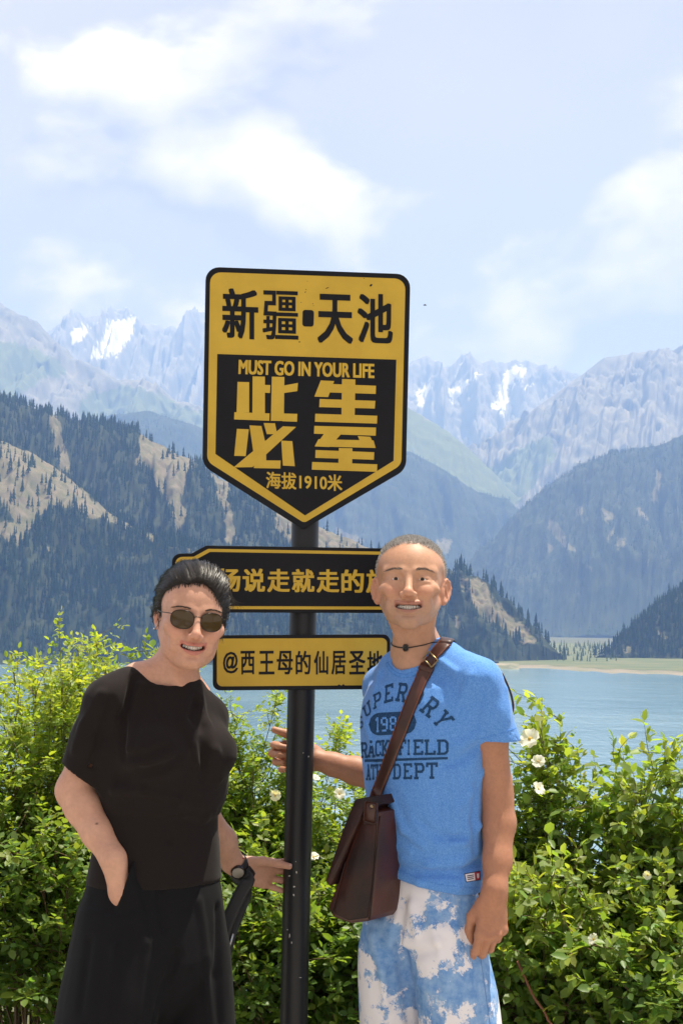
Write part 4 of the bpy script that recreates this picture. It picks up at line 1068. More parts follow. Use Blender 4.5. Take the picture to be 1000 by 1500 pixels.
# ================================================================== THE MAN IN THE BLUE T-SHIRT
M_skin_man = skin_mat('skin_tanned'); M_teeth = mat('tooth_enamel', (0.86, 0.83, 0.76), rough=0.25, coat=0.3)
M_hairc = mat('hair_strands', rough=0.45, spec=0.5, attr='Col')
MAN_YAW = R(-35)
def man():
    man_Y = 4.0
    root = empty('person', (at(622, 1500, man_Y).x, man_Y, 0)); tag(root, 'smiling man with cropped grey hair in a blue T-shirt and tie-dye trousers gripping the pole', 'person')
    HM = head_matrix(at(601, 866, 3.97), -5, 10, 0.5)
    # joints
    ls, le, lw = at(702, 1000, 3.91), at(727, 1172, 3.95), at(724, 1316, 3.89)
    rs, re, rw = at(562, 1006, 4.12), at(578, 1143, 4.27), at(462, 1112, 4.262)
    ys = axis(3.70, 4.48, 0.0060, [(3.84, 4.09), (4.14, 4.34)], 0.0021)
    xs = axis(-0.23, 0.46, 0.0060, [(at(384, 0, 4.22).x, at(440, 0, 4.22).x), (at(540, 0, 3.97).x, at(662, 0, 3.97).x), (at(694, 0, 3.9).x, at(756, 0, 3.9).x)], 0.0021)
    zs = axis(0.55, 1.76, 0.0060, [(at(600, 926, 3.97).z, at(600, 776, 3.97).z), (at(400, 1132, 4.22).z, at(400, 1050, 4.22).z), (at(700, 1418, 3.9).z, at(700, 1330, 3.9).z)], 0.0021)
    f = Field(xs, ys, zs)
    sculpt_head(f, HM, True)
    # neck and its cords, adam's apple, collar bones
    nb = at(612, 962, 4.02)
    f.cone(HM @ Vector((0, .018, -.030)), nb, .050, .054, k=.02)
    f.cone(HM @ Vector((-.055, .012, -.045)), nb + Vector((-.010, -.052, -.03)), .012, .011, k=.016)
    f.cone(HM @ Vector((.055, .012, -.045)), nb + Vector((.005, -.054, -.03)), .012, .011, k=.016)
    f.cone(nb, at(620, 1015, 4.02), .066, .10, k=.03)
    f.cone(at(600, 972, 3.965), ls + Vector((-.02, .01, .02)), .012, .014, k=.02); f.cone(at(592, 972, 3.985), rs, .012, .014, k=.02)
    # trunk under the shirt
    f.loft([(at(0, y, 4.0).z, at(c, y, 4.0).x, 4.0, a, b, MAN_YAW) for y, c, a, b in ((1330, 627, .100, .060), (1200, 622, .112, .070), (1100, 619, .138, .085), (1020, 620, .138, .082), (995, 618, .10, .06))], k=.02)
    # left arm, hanging
    f.cone(at(680, 1000, 3.93), ls, .042, .044, k=.02)
    f.chain([(ls, .045), (at(716, 1075, 3.93), .0445), (at(725, 1150, 3.95), .0385), (le, .0375), (at(730, 1205, 3.945), .0395), (at(728, 1260, 3.915), .0335), (lw + Vector((0, 0, .02)), .0275), (lw, .0265)], k=.018, flat=(0, 1, 0), fs=0.92)
    hd = Vector((-.06, -.05, -1)); hn = Vector((0.40, -0.90, 0.05))
    tips = hand(f, lw + Vector((-.003, 0, .006)), hd, hn, 1.0, 1.03, per=[(20, 22, 14), (27, 28, 18), (33, 34, 20), (40, 36, 22)], spread=1.0,
         thumb=[(0.024, 0.022, -0.008), (0.040, 0.050, -0.022), (0.041, 0.082, -0.030), (0.034, 0.110, -0.034)])
    # right arm, reaching back to the pole
    f.cone(at(580, 1005, 4.09), rs, .042, .042, k=.02)
    f.chain([(rs, .043), (at(568, 1070, 4.19), .042), (re, .037), (at(556, 1140, 4.27), .0385), (at(520, 1129, 4.268), .0345), (at(488, 1120, 4.265), .0285), (rw, .0255)], k=.018, flat=(0, 1, 0), fs=0.92)
    d = Vector((-1, 0.06, 0.03)); n = Vector((0.05, 1, 0.02))
    tips2 = hand(f, rw + Vector((.004, 0.012, 0.002)), d, n, -1.0, 0.98, per=[(52, 78, 48), (56, 78, 48), (60, 80, 48), (64, 84, 50)], spread=3.0,
         thumb=[(0.024, 0.020, -0.004), (0.050, 0.056, -0.006), (0.062, 0.086, -0.006), (0.071, 0.118, -0.006)])
    P, Q = f.mesh(1)
    C, L = paint_skin(P, HM, (0.50, 0.275, 0.178), (0.40, 0.155, 0.12), (0.55, 0.235, 0.15), True)
    # arms a little browner than the face
    arm = (P[:, 2] < 1.33)[:, None]; C = np.where(arm, C * np.array([0.82, 0.70, 0.64]), C)
    for t, v, nn, r in tips + tips2:
        dd = np.linalg.norm(P - np.array(t), axis=1); C = np.where((dd < 0.013)[:, None], C * 0.6 + np.array((0.46, 0.22, 0.15)) * 0.4, C)
    # grey stubble on the scalp seen between the hairs
    z = L[:, 2]; y = L[:, 1]; x = np.abs(L[:, 0]); rr = np.linalg.norm(L, axis=1)
    line = np.where(y < -0.030, 0.076 + 0.36 * (-y - 0.030) + np.clip(0.060 - x, 0, 1) * 0.22, np.where(y < 0.016, 0.020 + np.clip(-y + 0.016, 0, 1) * 1.3, -0.03))
    line = np.minimum(line, 0.101)
    hairy = np.clip((z - line) / 0.012, 0, 1) * (rr > 0.07) * (x < 0.0845) * (z > -0.05)
    C = C * (1 - 0.85 * hairy[:, None]) + np.array((0.42, 0.41, 0.40)) * 0.85 * hairy[:, None]
    body = link('body', np_mesh('body', P, Q, True, C), root, M_skin_man)
    bvh = bvh_of(P, Q)
    teeth(HM, root, M_teeth, 10, True)
    eyes(HM, root)
    brows(HM, bvh, root, M_hairc, lambda i: (0.10, 0.07, 0.055) if i % 3 else (0.25, 0.22, 0.20), 110, 0.005)
    # cropped hair
    Nn = normals(P, Q); cand = np.nonzero((hairy > 0.05) & (np.abs(L[:, 0]) < 0.0845))[0]
    paths = []
    for i in rng.choice(cand, 34000, p=hairy[cand] / hairy[cand].sum()):
        ln = (0.0070 if z[i] > 0.095 else 0.0040) * (0.6 + 0.6 * rng.random()); dn = Nn[i] + rng.normal(0, 0.28, 3) + np.array([0, -0.15, 0.1])
        p = P[i] + rng.normal(0, 0.0007, 3); dn /= np.linalg.norm(dn)
        paths.append(np.array([p - dn * 0.001, p + dn * ln]))
    strands_mesh('hair', paths, 0.0008, lambda i: [(0.17, 0.165, 0.16), (0.60, 0.59, 0.58), (0.72, 0.71, 0.70), (0.50, 0.49, 0.485), (0.33, 0.325, 0.32)][i % 5], root, M_hairc)
    # nails
    Mn = mat('finger_nail', (0.55, 0.33, 0.26), rough=0.25, coat=0.3)
    for t, v, nn, r in tips + tips2:
        if nn is None: nn = hn if (t - lw).length < 0.3 else Vector((0, 0.3, 1))
        nn = Vector(nn); nn = (nn - v * nn.dot(v)).normalized(); sd = v.cross(nn)
        bm = bmesh.new(); bmesh.ops.create_uvsphere(bm, u_segments=12, v_segments=8, radius=1.0)
        for q in bm.verts: q.co = t + nn * (r * 0.80) + v * (q.co.y * 0.0055 + 0.001) + sd * q.co.x * r * 0.62 + nn * (q.co.z * 0.0014)
        bm_obj('nail', bm, body, Mn, True)

    # ---------------- T-shirt
    xs = axis(-0.02, 0.46, 0.0042); ys = axis(3.74, 4.34, 0.0042); zs = axis(0.70, 1.54, 0.0042)
    f = Field(xs, ys, zs)
    # sleeves, flared and open below
    sl_end = at(729, 1086, 3.925); d1 = (sl_end - ls).normalized()
    f.chain([(ls, .052), (at(714, 1040, 3.918), .053), (sl_end + d1 * .03, .0545)], k=.02)
    hem_n = (d1 + Vector((-0.30, -.10, 0.0))).normalized()
    f.cut(sl_end, hem_n, .002, sl_end - Vector((.085, .085, .07)), sl_end + Vector((.085, .085, .07)))
    f.cone(at(722, 1066, 3.922), sl_end + d1 * .06, .047, .0525, k=.003, mode='sub')
    sr_end = at(572, 1086, 4.20); d2 = (sr_end - rs).normalized()
    f.chain([(rs, .049), (sr_end + d2 * .02, .054)], k=.02)
    f.cut(sr_end, d2, .002, sr_end - Vector((.07, .085, .07)), sr_end + Vector((.05, .085, .05)))
    f.cone(sr_end - d2 * .03, sr_end + d2 * .06, .048, .053, k=.003, mode='sub')
    lv = [(1345, 630, .138, .101), (1312, 629, .139, .102), (1280, 628, .141, .103), (1250, 627, .142, .104), (1200, 623.5, .147, .108), (1150, 620, .155, .112), (1100, 618.5, .165, .115), (1050, 620, .173, .115), (1020, 621, .168, .106), (1000, 620, .150, .092), (985, 617, .11, .072), (962, 610, .074, .062)]
    f.loft([(at(0, y, 4.0).z, at(c, y, 4.0).x, 4.0 + (0.012 if y > 1200 else 0), a, b, MAN_YAW) for y, c, a, b in lv], k=.02, cap=.03)
    # shoulders
    nbs = at(613, 952, 4.02)
    f.chain([(at(624, 956, 4.02), .052), (at(652, 970, 3.97), .046), (at(685, 990, 3.93), .047), (ls, .052)], k=.03)
    f.chain([(at(604, 966, 4.03), .050), (at(582, 985, 4.06), .045), (rs, .049)], k=.03)
    # pectorals, shoulder blades
    fw = Vector((math.sin(MAN_YAW), -math.cos(MAN_YAW), 0)); rt = Vector((math.cos(MAN_YAW), math.sin(MAN_YAW), 0))
    # folds: at the armpit, across the belly, drawn towards the strap and the hem
    for pts, r, md in (([(700, 1075), (672, 1092), (640, 1100)], .007, 'add'), ([(700, 1095), (675, 1114), (650, 1120)], .006, 'sub'),
                       ([(704, 1130), (690, 1160), (668, 1190)], .006, 'add'), ([(702, 1210), (680, 1232), (640, 1244)], .006, 'add'),
                       ([(704, 1240), (676, 1262), (630, 1266), (590, 1256)], .007, 'add'), ([(702, 1262), (670, 1280), (610, 1280), (566, 1262)], .006, 'sub'),
                       ([(702, 1282), (670, 1298), (615, 1292), (560, 1270)], .006, 'add'), ([(560, 1230), (600, 1246)], .006, 'add'),
                       ([(712, 1000), (700, 1030), (697, 1065)], .005, 'sub'), ([(690, 990), (672, 1030)], .006, 'add'), ([(740, 1010), (742, 1055)], .005, 'add'),
                       ([(556, 985), (548, 1030)], .006, 'add'), ([(660, 1130), (668, 1180), (664, 1235)], .006, 'add'), ([(640, 1160), (644, 1220)], .005, 'sub'), ([(700, 1150), (694, 1200), (697, 1250)], .006, 'sub'), ([(610, 1200), (640, 1225), (690, 1228)], .005, 'sub'), ([(572, 1170), (590, 1215), (620, 1240)], .005, 'add'), ([(536, 1060), (545, 1090)], .006, 'add'), ([(640, 965), (668, 985)], .005, 'add'), ([(535, 1110), (560, 1128)], .006, 'sub')):
        f.fold(pts, r * 1.35, md == 'add', 0.013)
    # neck opening and hem opening
    nk0, nk1 = at(604, 985, 3.985), at(614, 925, 4.03)
    f.cone(at(598, 948, 3.955), at(610, 905, 4.05), .044, .057, k=.005, mode='sub')
    f.cone(at(603, 962, 3.985), at(609, 925, 4.02), .050, .054, k=.004, mode='sub')
    # hem: tilted plane, hollow inside
    h1, h2, h3 = at(552, 1268, 4.02), at(703, 1311, 3.93), at(625, 1304, 3.90)
    hn_ = (h2 - h1).cross(h3 - h1).normalized(); hn_ = hn_ if hn_.z < 0 else -hn_
    f.cut(h3, hn_, .002)
    f.loft([(at(0, y, 4.0).z, at(c, y, 4.0).x, 4.012, a - .009, b - .009, MAN_YAW) for y, c, a, b in [(1360, 630, .138, .101), (1296, 628.5, .139, .102)]], k=.002, mode='sub', cap=.004)
    P, Q = f.mesh(2); Nn = normals(P, Q)
    # fine creases of soft jersey
    w = fbm(P[:, 0] * 16 + P[:, 2] * 5, P[:, 1] * 16, P[:, 2] * 9, 12, 3); w2 = fbm(P[:, 0] * 40, P[:, 1] * 40, P[:, 2] * 24, 13, 3)
    P = P + Nn * (0.0030 * w + 0.0011 * w2)[:, None]
    Ms = mat('heather_jersey', rough=0.9, spec=0.2, sheen=0.15)
    mx = noise_mix(Ms, (0.065, 0.215, 0.62), (0.15, 0.345, 0.75), scale=330, detail=2, lo=0.30, hi=0.70)
    add_bump(Ms, 700, 0.3, 0.0008, 2)
    shirt = link('t_shirt', np_mesh('t_shirt', P, Q, True), root, Ms)
    sb = bvh_of(P, Q)
    man.shirt_bvh = sb; man.shirt_P = P
    # collar rib: a flat ring around the neck opening
    ring = []
    for k in range(40):
        a = 2 * math.pi * k / 40; ring.append((601 + 46 * math.cos(a), 950 + 26 * math.sin(a)))
    # hem stitching of sleeve, collar band
    def on_path(pts, lift):
        out = []
        for p in pts:
            h = on_surface(sb, p[0], p[1], lift)
            if h: out.append(h)
        return out
    Mst = mat('shirt_rib', rough=0.9, spec=0.2); noise_mix(Mst, (0.06, 0.21, 0.60), (0.13, 0.32, 0.74), scale=330, detail=2)
    for pts, wd in (([(566 + 0, 972), (572, 981), (582, 988), (592, 990.5), (603, 988.5), (615, 981), (626, 969), (634, 957), (639, 945)], 0.010),):
        hp = on_path(smooth_path(pts, 40), 0.0002)
        if len(hp) > 3:
            c = [h[0] for h in hp]; nn = [h[1] for h in hp]; sd = [(c[min(i + 1, len(c) - 1)] - c[max(i - 1, 0)]).cross(nn[i]) for i in range(len(c))]
            ribbon('collar', c, sd, nn, wd, 0.0016, shirt, Mst)
    for pts in ([(695.5, 1084), (708, 1081), (725, 1076), (742, 1071), (756, 1066)], [(556, 1259), (590, 1277), (625, 1291), (660, 1298), (702, 1300)]):
        hp = on_path(smooth_path(pts, 40), 0.0003)
        if len(hp) > 3: tube('hem_stitch', [h[0] for h in hp], 0.0006, shirt, Mst, 5)
    shirt_print(sb, shirt)
    # woven label at the hem
    Mlw = mat('label_white', (0.75, 0.72, 0.78), rough=0.8); Mlr = mat('label_red', (0.42, 0.02, 0.05), rough=0.8); Mlk = mat('label_ink', (0.02, 0.02, 0.06), rough=0.8)
    decal('care_label', [(679.5, 1280), (702.5, 1275.5), (703, 1289), (681.5, 1292.5)], sb, 0.0012, shirt, Mlk)
    decal('care_label', [(680.7, 1281.2), (694, 1278.6), (695, 1289.3), (682.3, 1291.3)], sb, 0.0017, shirt, Mlw)
    decal('care_label', [(694.4, 1278.4), (701.6, 1277), (702.2, 1288.2), (695.2, 1289.3)], sb, 0.0017, shirt, Mlr)
    for k in range(3): decal('care_label', [(682.8 + k * .3, 1283 + k * 2.5), (692.5, 1281.2 + k * 2.5), (692.6, 1282.3 + k * 2.5), (683 + k * .3, 1284.2 + k * 2.5)], sb, 0.0021, shirt, Mlk)
    decal('care_label', [(697, 1280), (700, 1279.5), (700.3, 1285), (698.5, 1287), (697.3, 1285)], sb, 0.0021, shirt, Mlw)

    # ---------------- trousers
    xs = axis(-0.05, 0.46, 0.005); ys = axis(3.76, 4.28, 0.005); zs = axis(0.03, 1.0, 0.005)
    f = Field(xs, ys, zs)
    Z = lambda y: at(0, y, 4.0).z
    X = lambda x, y: at(x, y, 4.0).x
    f.loft([(Z(1375), X(622, 1375), 4.015, .150, .115, MAN_YAW), (Z(1330), X(627, 1330), 4.012, .139, .103, MAN_YAW), (Z(1300), X(628, 1300), 4.012, .129, .092, MAN_YAW), (Z(1220), X(626, 1220), 4.012, .120, .084, MAN_YAW)], k=.02, cap=.02)
    # right leg (viewer's left), a step behind; left leg in front
    f.loft([(0.05, X(592, 1500), 4.11, .072, .078, MAN_YAW), (0.18, X(588, 1500), 4.11, .078, .084, MAN_YAW), (0.42, X(582, 1500), 4.09, .086, .094, MAN_YAW), (Z(1440), X(580, 1440), 4.075, .090, .102, MAN_YAW), (Z(1390), X(582, 1390), 4.065, .092, .108, MAN_YAW), (Z(1340), X(588, 1340), 4.05, .088, .10, MAN_YAW)], k=.03)
    f.loft([(0.05, X(706, 1500), 3.93, .078, .084, MAN_YAW), (0.18, X(700, 1500), 3.93, .086, .092, MAN_YAW), (0.42, X(680, 1500), 3.94, .097, .104, MAN_YAW), (Z(1440), X(666, 1440), 3.95, .098, .108, MAN_YAW), (Z(1390), X(656, 1390), 3.965, .095, .110, MAN_YAW), (Z(1340), X(652, 1340), 3.98, .088, .102, MAN_YAW)], k=.022)
    for pts, r, md in (([(590, 1320), (582, 1360), (588, 1420), (600, 1500)], .010, 'sub'), ([(560, 1310), (566, 1340)], .006, 'add'), ([(574, 1310), (572, 1345)], .006, 'sub'), ([(603, 1325), (610, 1370)], .006, 'add'), ([(628, 1335), (640, 1380), (655, 1450)], .006, 'add'),
                       ([(545, 1370), (560, 1420), (566, 1480)], .007, 'add'), ([(690, 1330), (700, 1400), (716, 1480)], .006, 'add'), ([(675, 1320), (684, 1395)], .005, 'sub'), ([(600, 1400), (640, 1390)], .006, 'sub'), ([(612, 1440), (650, 1462)], .006, 'add')):
        f.fold(pts, r, md == 'add')
    P, Q = f.mesh(2); Nn = normals(P, Q)
    w = fbm(P[:, 0] * 14, P[:, 1] * 14, P[:, 2] * 6, 22, 3); P = P + Nn * (0.0045 * w)[:, None]
    Mt = mat('tie_dye_cotton', rough=0.92, spec=0.15)
    nt = Mt.node_tree; L_ = nt.links.new
    tc = N(nt, 'ShaderNodeTexCoord')
    n0 = N(nt, 'ShaderNodeTexNoise', inp={'Scale': 22, 'Detail': 6, 'Roughness': 0.75}); L_(tc.outputs['Object'], n0.inputs[0])
    mxv = N(nt, 'ShaderNodeMix', data_type='VECTOR'); mxv.inputs[0].default_value = 0.085; L_(tc.outputs['Object'], mxv.inputs[4]); L_(n0.outputs[1], mxv.inputs[5])
    n1 = N(nt, 'ShaderNodeTexNoise', inp={'Scale': 9.0, 'Detail': 4, 'Roughness': 0.62}); L_(mxv.outputs[1], n1.inputs[0])
    mr = N(nt, 'ShaderNodeMapRange', interpolation_type='SMOOTHSTEP', inp={1: 0.455, 2: 0.505}); L_(n1.outputs[0], mr.inputs[0])
    n2 = N(nt, 'ShaderNodeTexNoise', inp={'Scale': 40, 'Detail': 4, 'Roughness': 0.7}); L_(tc.outputs['Object'], n2.inputs[0])
    mr2 = N(nt, 'ShaderNodeMapRange', inp={1: 0.3, 2: 0.7}); L_(n2.outputs[0], mr2.inputs[0])
    cb = N(nt, 'ShaderNodeMix', data_type='RGBA', inp={6: (0.10, 0.25, 0.56, 1), 7: (0.30, 0.46, 0.70, 1)}); L_(mr2.outputs[0], cb.inputs[0])
    cm = N(nt, 'ShaderNodeMix', data_type='RGBA', inp={6: (0.78, 0.76, 0.80, 1)}); L_(mr.outputs[0], cm.inputs[0]); L_(cb.outputs[2], cm.inputs[7]); L_(cm.outputs[2], nt.nodes['Principled BSDF'].inputs['Base Color'])
    add_bump(Mt, 500, 0.25, 0.0008, 2)
    tr = link('trousers', np_mesh('trousers', P, Q, True), root, Mt); tb = bvh_of(P, Q)
    h = [on_surface(tb, *p, 0.0015) for p in ((579, 1287), (577.5, 1292), (576.5, 1297))]
    if all(h): tube('drawstring_end', [q[0] for q in h], 0.002, tr, mat('drawstring_tip', (0.01, 0.01, 0.012)), 6)
    hp = [on_surface(tb, *p, 0.0002) for p in smooth_path([(697, 1318), (699, 1360), (703, 1400), (710, 1450), (717, 1500)], 24)]; hp = [q for q in hp if q]
    if len(hp) > 3: tube('side_seam', [q[0] for q in hp], 0.0007, tr, mat('seam_blue', (0.10, 0.2, 0.42), rough=0.9), 5)
    # ---------------- shoes
    Msh = mat('shoe_mesh', (0.12, 0.12, 0.13), rough=0.8); Mso = mat('shoe_sole', (0.6, 0.6, 0.58), rough=0.7)
    for cx, cy in ((X(592, 1500), 4.11), (X(706, 1500), 3.93)):
        shoe(root, cx, cy, MAN_YAW, Msh, Mso, 1.0)
def shoe(root, cx, cy, yaw, m1, m2, s):
    fw = Vector((math.sin(yaw), -math.cos(yaw), 0)); c = Vector((cx, cy, 0))
    f = Field(axis(cx - .22, cx + .22, .006), axis(cy - .26, cy + .26, .006), axis(-.01, .16, .006))
    f.cone(c - fw * .05 + Vector((0, 0, .06)), c + fw * .06 + Vector((0, 0, .06)), .045 * s, .045 * s, k=.02)
    f.cone(c + fw * .05 + Vector((0, 0, .055)), c + fw * .15 * s + Vector((0, 0, .045)), .045 * s, .038 * s, k=.02)
    f.cone(c - fw * .03 + Vector((0, 0, .06)), c - fw * .03 + Vector((0, 0, .12)), .04 * s, .045 * s, k=.02)
    f.cut((0, 0, .025), (0, 0, -1), .004)
    P, Q = f.mesh(1); sh = link('shoe', np_mesh('shoe', P, Q, True), root, m1)
    f = Field(axis(cx - .22, cx + .22, .006), axis(cy - .26, cy + .26, .006), axis(-.02, .06, .004))
    f.cone(c - fw * .055 + Vector((0, 0, .015)), c + fw * .15 * s + Vector((0, 0, .015)), .044 * s, .046 * s, k=.01)
    f.cut((0, 0, .030), (0, 0, 1), .004); f.cut((0, 0, 0.001), (0, 0, -1), .003)
    P, Q = f.mesh(1); link('sole', np_mesh('sole', P, Q, True), sh, m2)

# ---- print on cloth: letters of a block face, laid on the cloth
GLY = {  # strokes (x0, y0, x1, y1) in a unit box, y up; thickness 0.2 wide
 'U': 'v0.16,.18,1 v.84,.18,1 h.09,.3,.7 d.16,.2,.34,.09 d.84,.2,.66,.09 s0.16,1 s.84,1',
 'P': 'v.2,0,1 h.92,.2,.8 h.46,.2,.8 v.86,.56,.82 d.7,.92,.86,.8 d.7,.46,.86,.58 s.2,0 h.93,0,.2',
 'E': 'v.2,0,1 h.92,0,.92 h.08,0,.92 h.5,.2,.62 v.9,.74,1 v.9,0,.26',
 'R': 'v.2,0,1 h.92,0,.75 h.48,.2,.75 v.84,.58,.82 d.7,.92,.84,.8 d.7,.48,.84,.6 d.55,.48,.84,.05 s.2,0 s.86,0',
 'D': 'v.2,0,1 h.92,0,.7 h.08,0,.7 v.86,.22,.78 d.68,.92,.86,.76 d.68,.08,.86,.24',
 'Y': 'v.5,0,.42 d.5,.42,.16,1 d.5,.42,.84,1 s.5,0 s.16,1 s.84,1',
 'S': 'h.92,.2,.8 h.5,.2,.8 h.08,.2,.8 v.16,.58,.84 v.84,.16,.42 v.84,.76,.9 v.16,.1,.24',
 'T': 'v.5,0,1 h.92,0,1 s.5,0 v.07,.72,1 v.93,.72,1', 'A': 'd.5,.95,.16,0 d.5,.95,.84,0 h.3,.25,.75 s.14,0 s.86,0 h.95,.3,.6',
 'C': 'v.16,.2,.8 h.92,.28,.74 h.08,.28,.74 d.16,.78,.3,.92 d.16,.22,.3,.08 v.86,.66,.98 v.86,.1,.3 ', 'K': 'v.2,0,1 d.25,.42,.82,.98 d.4,.52,.84,.02 s.2,0 s.2,1 s.84,0 s.84,1',
 'F': 'v.2,0,1 h.92,0,.95 h.5,.2,.62 v.92,.72,1 s.2,0', 'I': 'v.5,0,1 s.5,0 s.5,1', 'L': 'v.2,0,1 h.08,0,.95 v.92,.02,.28 s.2,1', 'H': 'v.18,0,1 v.82,0,1 h.5,.2,.8 s.18,0 s.18,1 s.82,0 s.82,1',
 '1': 'v.55,0,1 d.5,.96,.2,.78 s.55,0', '9': 'v.16,.56,.86 v.84,.16,.86 h.92,.22,.78 h.5,.22,.78 h.08,.2,.78', '8': 'v.16,.1,.42 v.84,.1,.42 v.16,.58,.9 v.84,.58,.9 h.92,.22,.78 h.5,.2,.8 h.08,.22,.78', '4': 'v.72,0,1 h.3,0,1 d.66,.96,.1,.34',
 '&': 'v.3,.55,.9 h.92,.3,.6 v.62,.6,.9 d.3,.55,.9,0 h.08,.25,.6 v.16,.12,.4 d.16,.4,.6,.6 d.6,.08,.9,.4', '.': 'h.08,.3,.6'}
def glyph_quads(ch, tx=0.21, ty=0.15):
    out = []
    for s in GLY[ch].split():
        k = s[0]; a = [float(q) for q in s[1:].split(',')]
        if k == 'v': out.append([(a[0] - tx / 2, a[1]), (a[0] + tx / 2, a[1]), (a[0] + tx / 2, a[2]), (a[0] - tx / 2, a[2])])
        elif k == 'h': out.append([(a[1], a[0] - ty / 2), (a[2], a[0] - ty / 2), (a[2], a[0] + ty / 2), (a[1], a[0] + ty / 2)])
        elif k == 's': y = a[1] + (ty / 2 if a[1] < .5 else -ty / 2); out.append([(a[0] - .22, y - ty / 2), (a[0] + .22, y - ty / 2), (a[0] + .22, y + ty / 2), (a[0] - .22, y + ty / 2)])
        else:
            x0, y0, x1, y1 = a; dx, dy = x1 - x0, y1 - y0; l = math.hypot(dx, dy * 1.3) + 1e-9; nx, ny = -dy * 1.3 / l * tx / 2, dx / l * ty / 2
            out.append([(x0 - nx, y0 - ny), (x1 - nx, y1 - ny), (x1 + nx, y1 + ny), (x0 + nx, y0 + ny)])
    return out
def cloth_patch(bm, quad_px, bvh, lift, nu=4, nv=4):
    """a quad of photo pixels (four corners in order) laid on a surface"""
    q = np.array(quad_px, float); g = {}
    for i in range(nu + 1):
        for j in range(nv + 1):
            u, v = i / nu, j / nv; p = (q[0] * (1 - u) + q[1] * u) * (1 - v) + (q[3] * (1 - u) + q[2] * u) * v
            h = on_surface(bvh, p[0], p[1], lift); g[i, j] = bm.verts.new(h[0]) if h else None
    for i in range(nu):
        for j in range(nv):
            c = [g[i, j], g[i + 1, j], g[i + 1, j + 1], g[i, j + 1]]
            if all(c) and max((c[k].co - c[k - 1].co).length for k in range(4)) < 0.03: bm.faces.new(c)
def decal(name, poly, bvh, lift, parent, m):
    bm = bmesh.new(); n = len(poly)
    if n == 4: cloth_patch(bm, poly, bvh, lift, 4, 4)
    else:
        c = np.mean(poly, 0)
        for i in range(n): cloth_patch(bm, [c, c * .5 + np.array(poly[i]) * .5, poly[i], poly[(i + 1) % n]], bvh, lift, 1, 1); cloth_patch(bm, [c, poly[i], poly[(i + 1) % n], c], bvh, lift, 2, 2)
    for f in bm.faces:
        if f.normal.dot(CAMP - f.verts[0].co) < 0: f.normal_flip()
    return bm_obj(name, bm, parent, m, True)
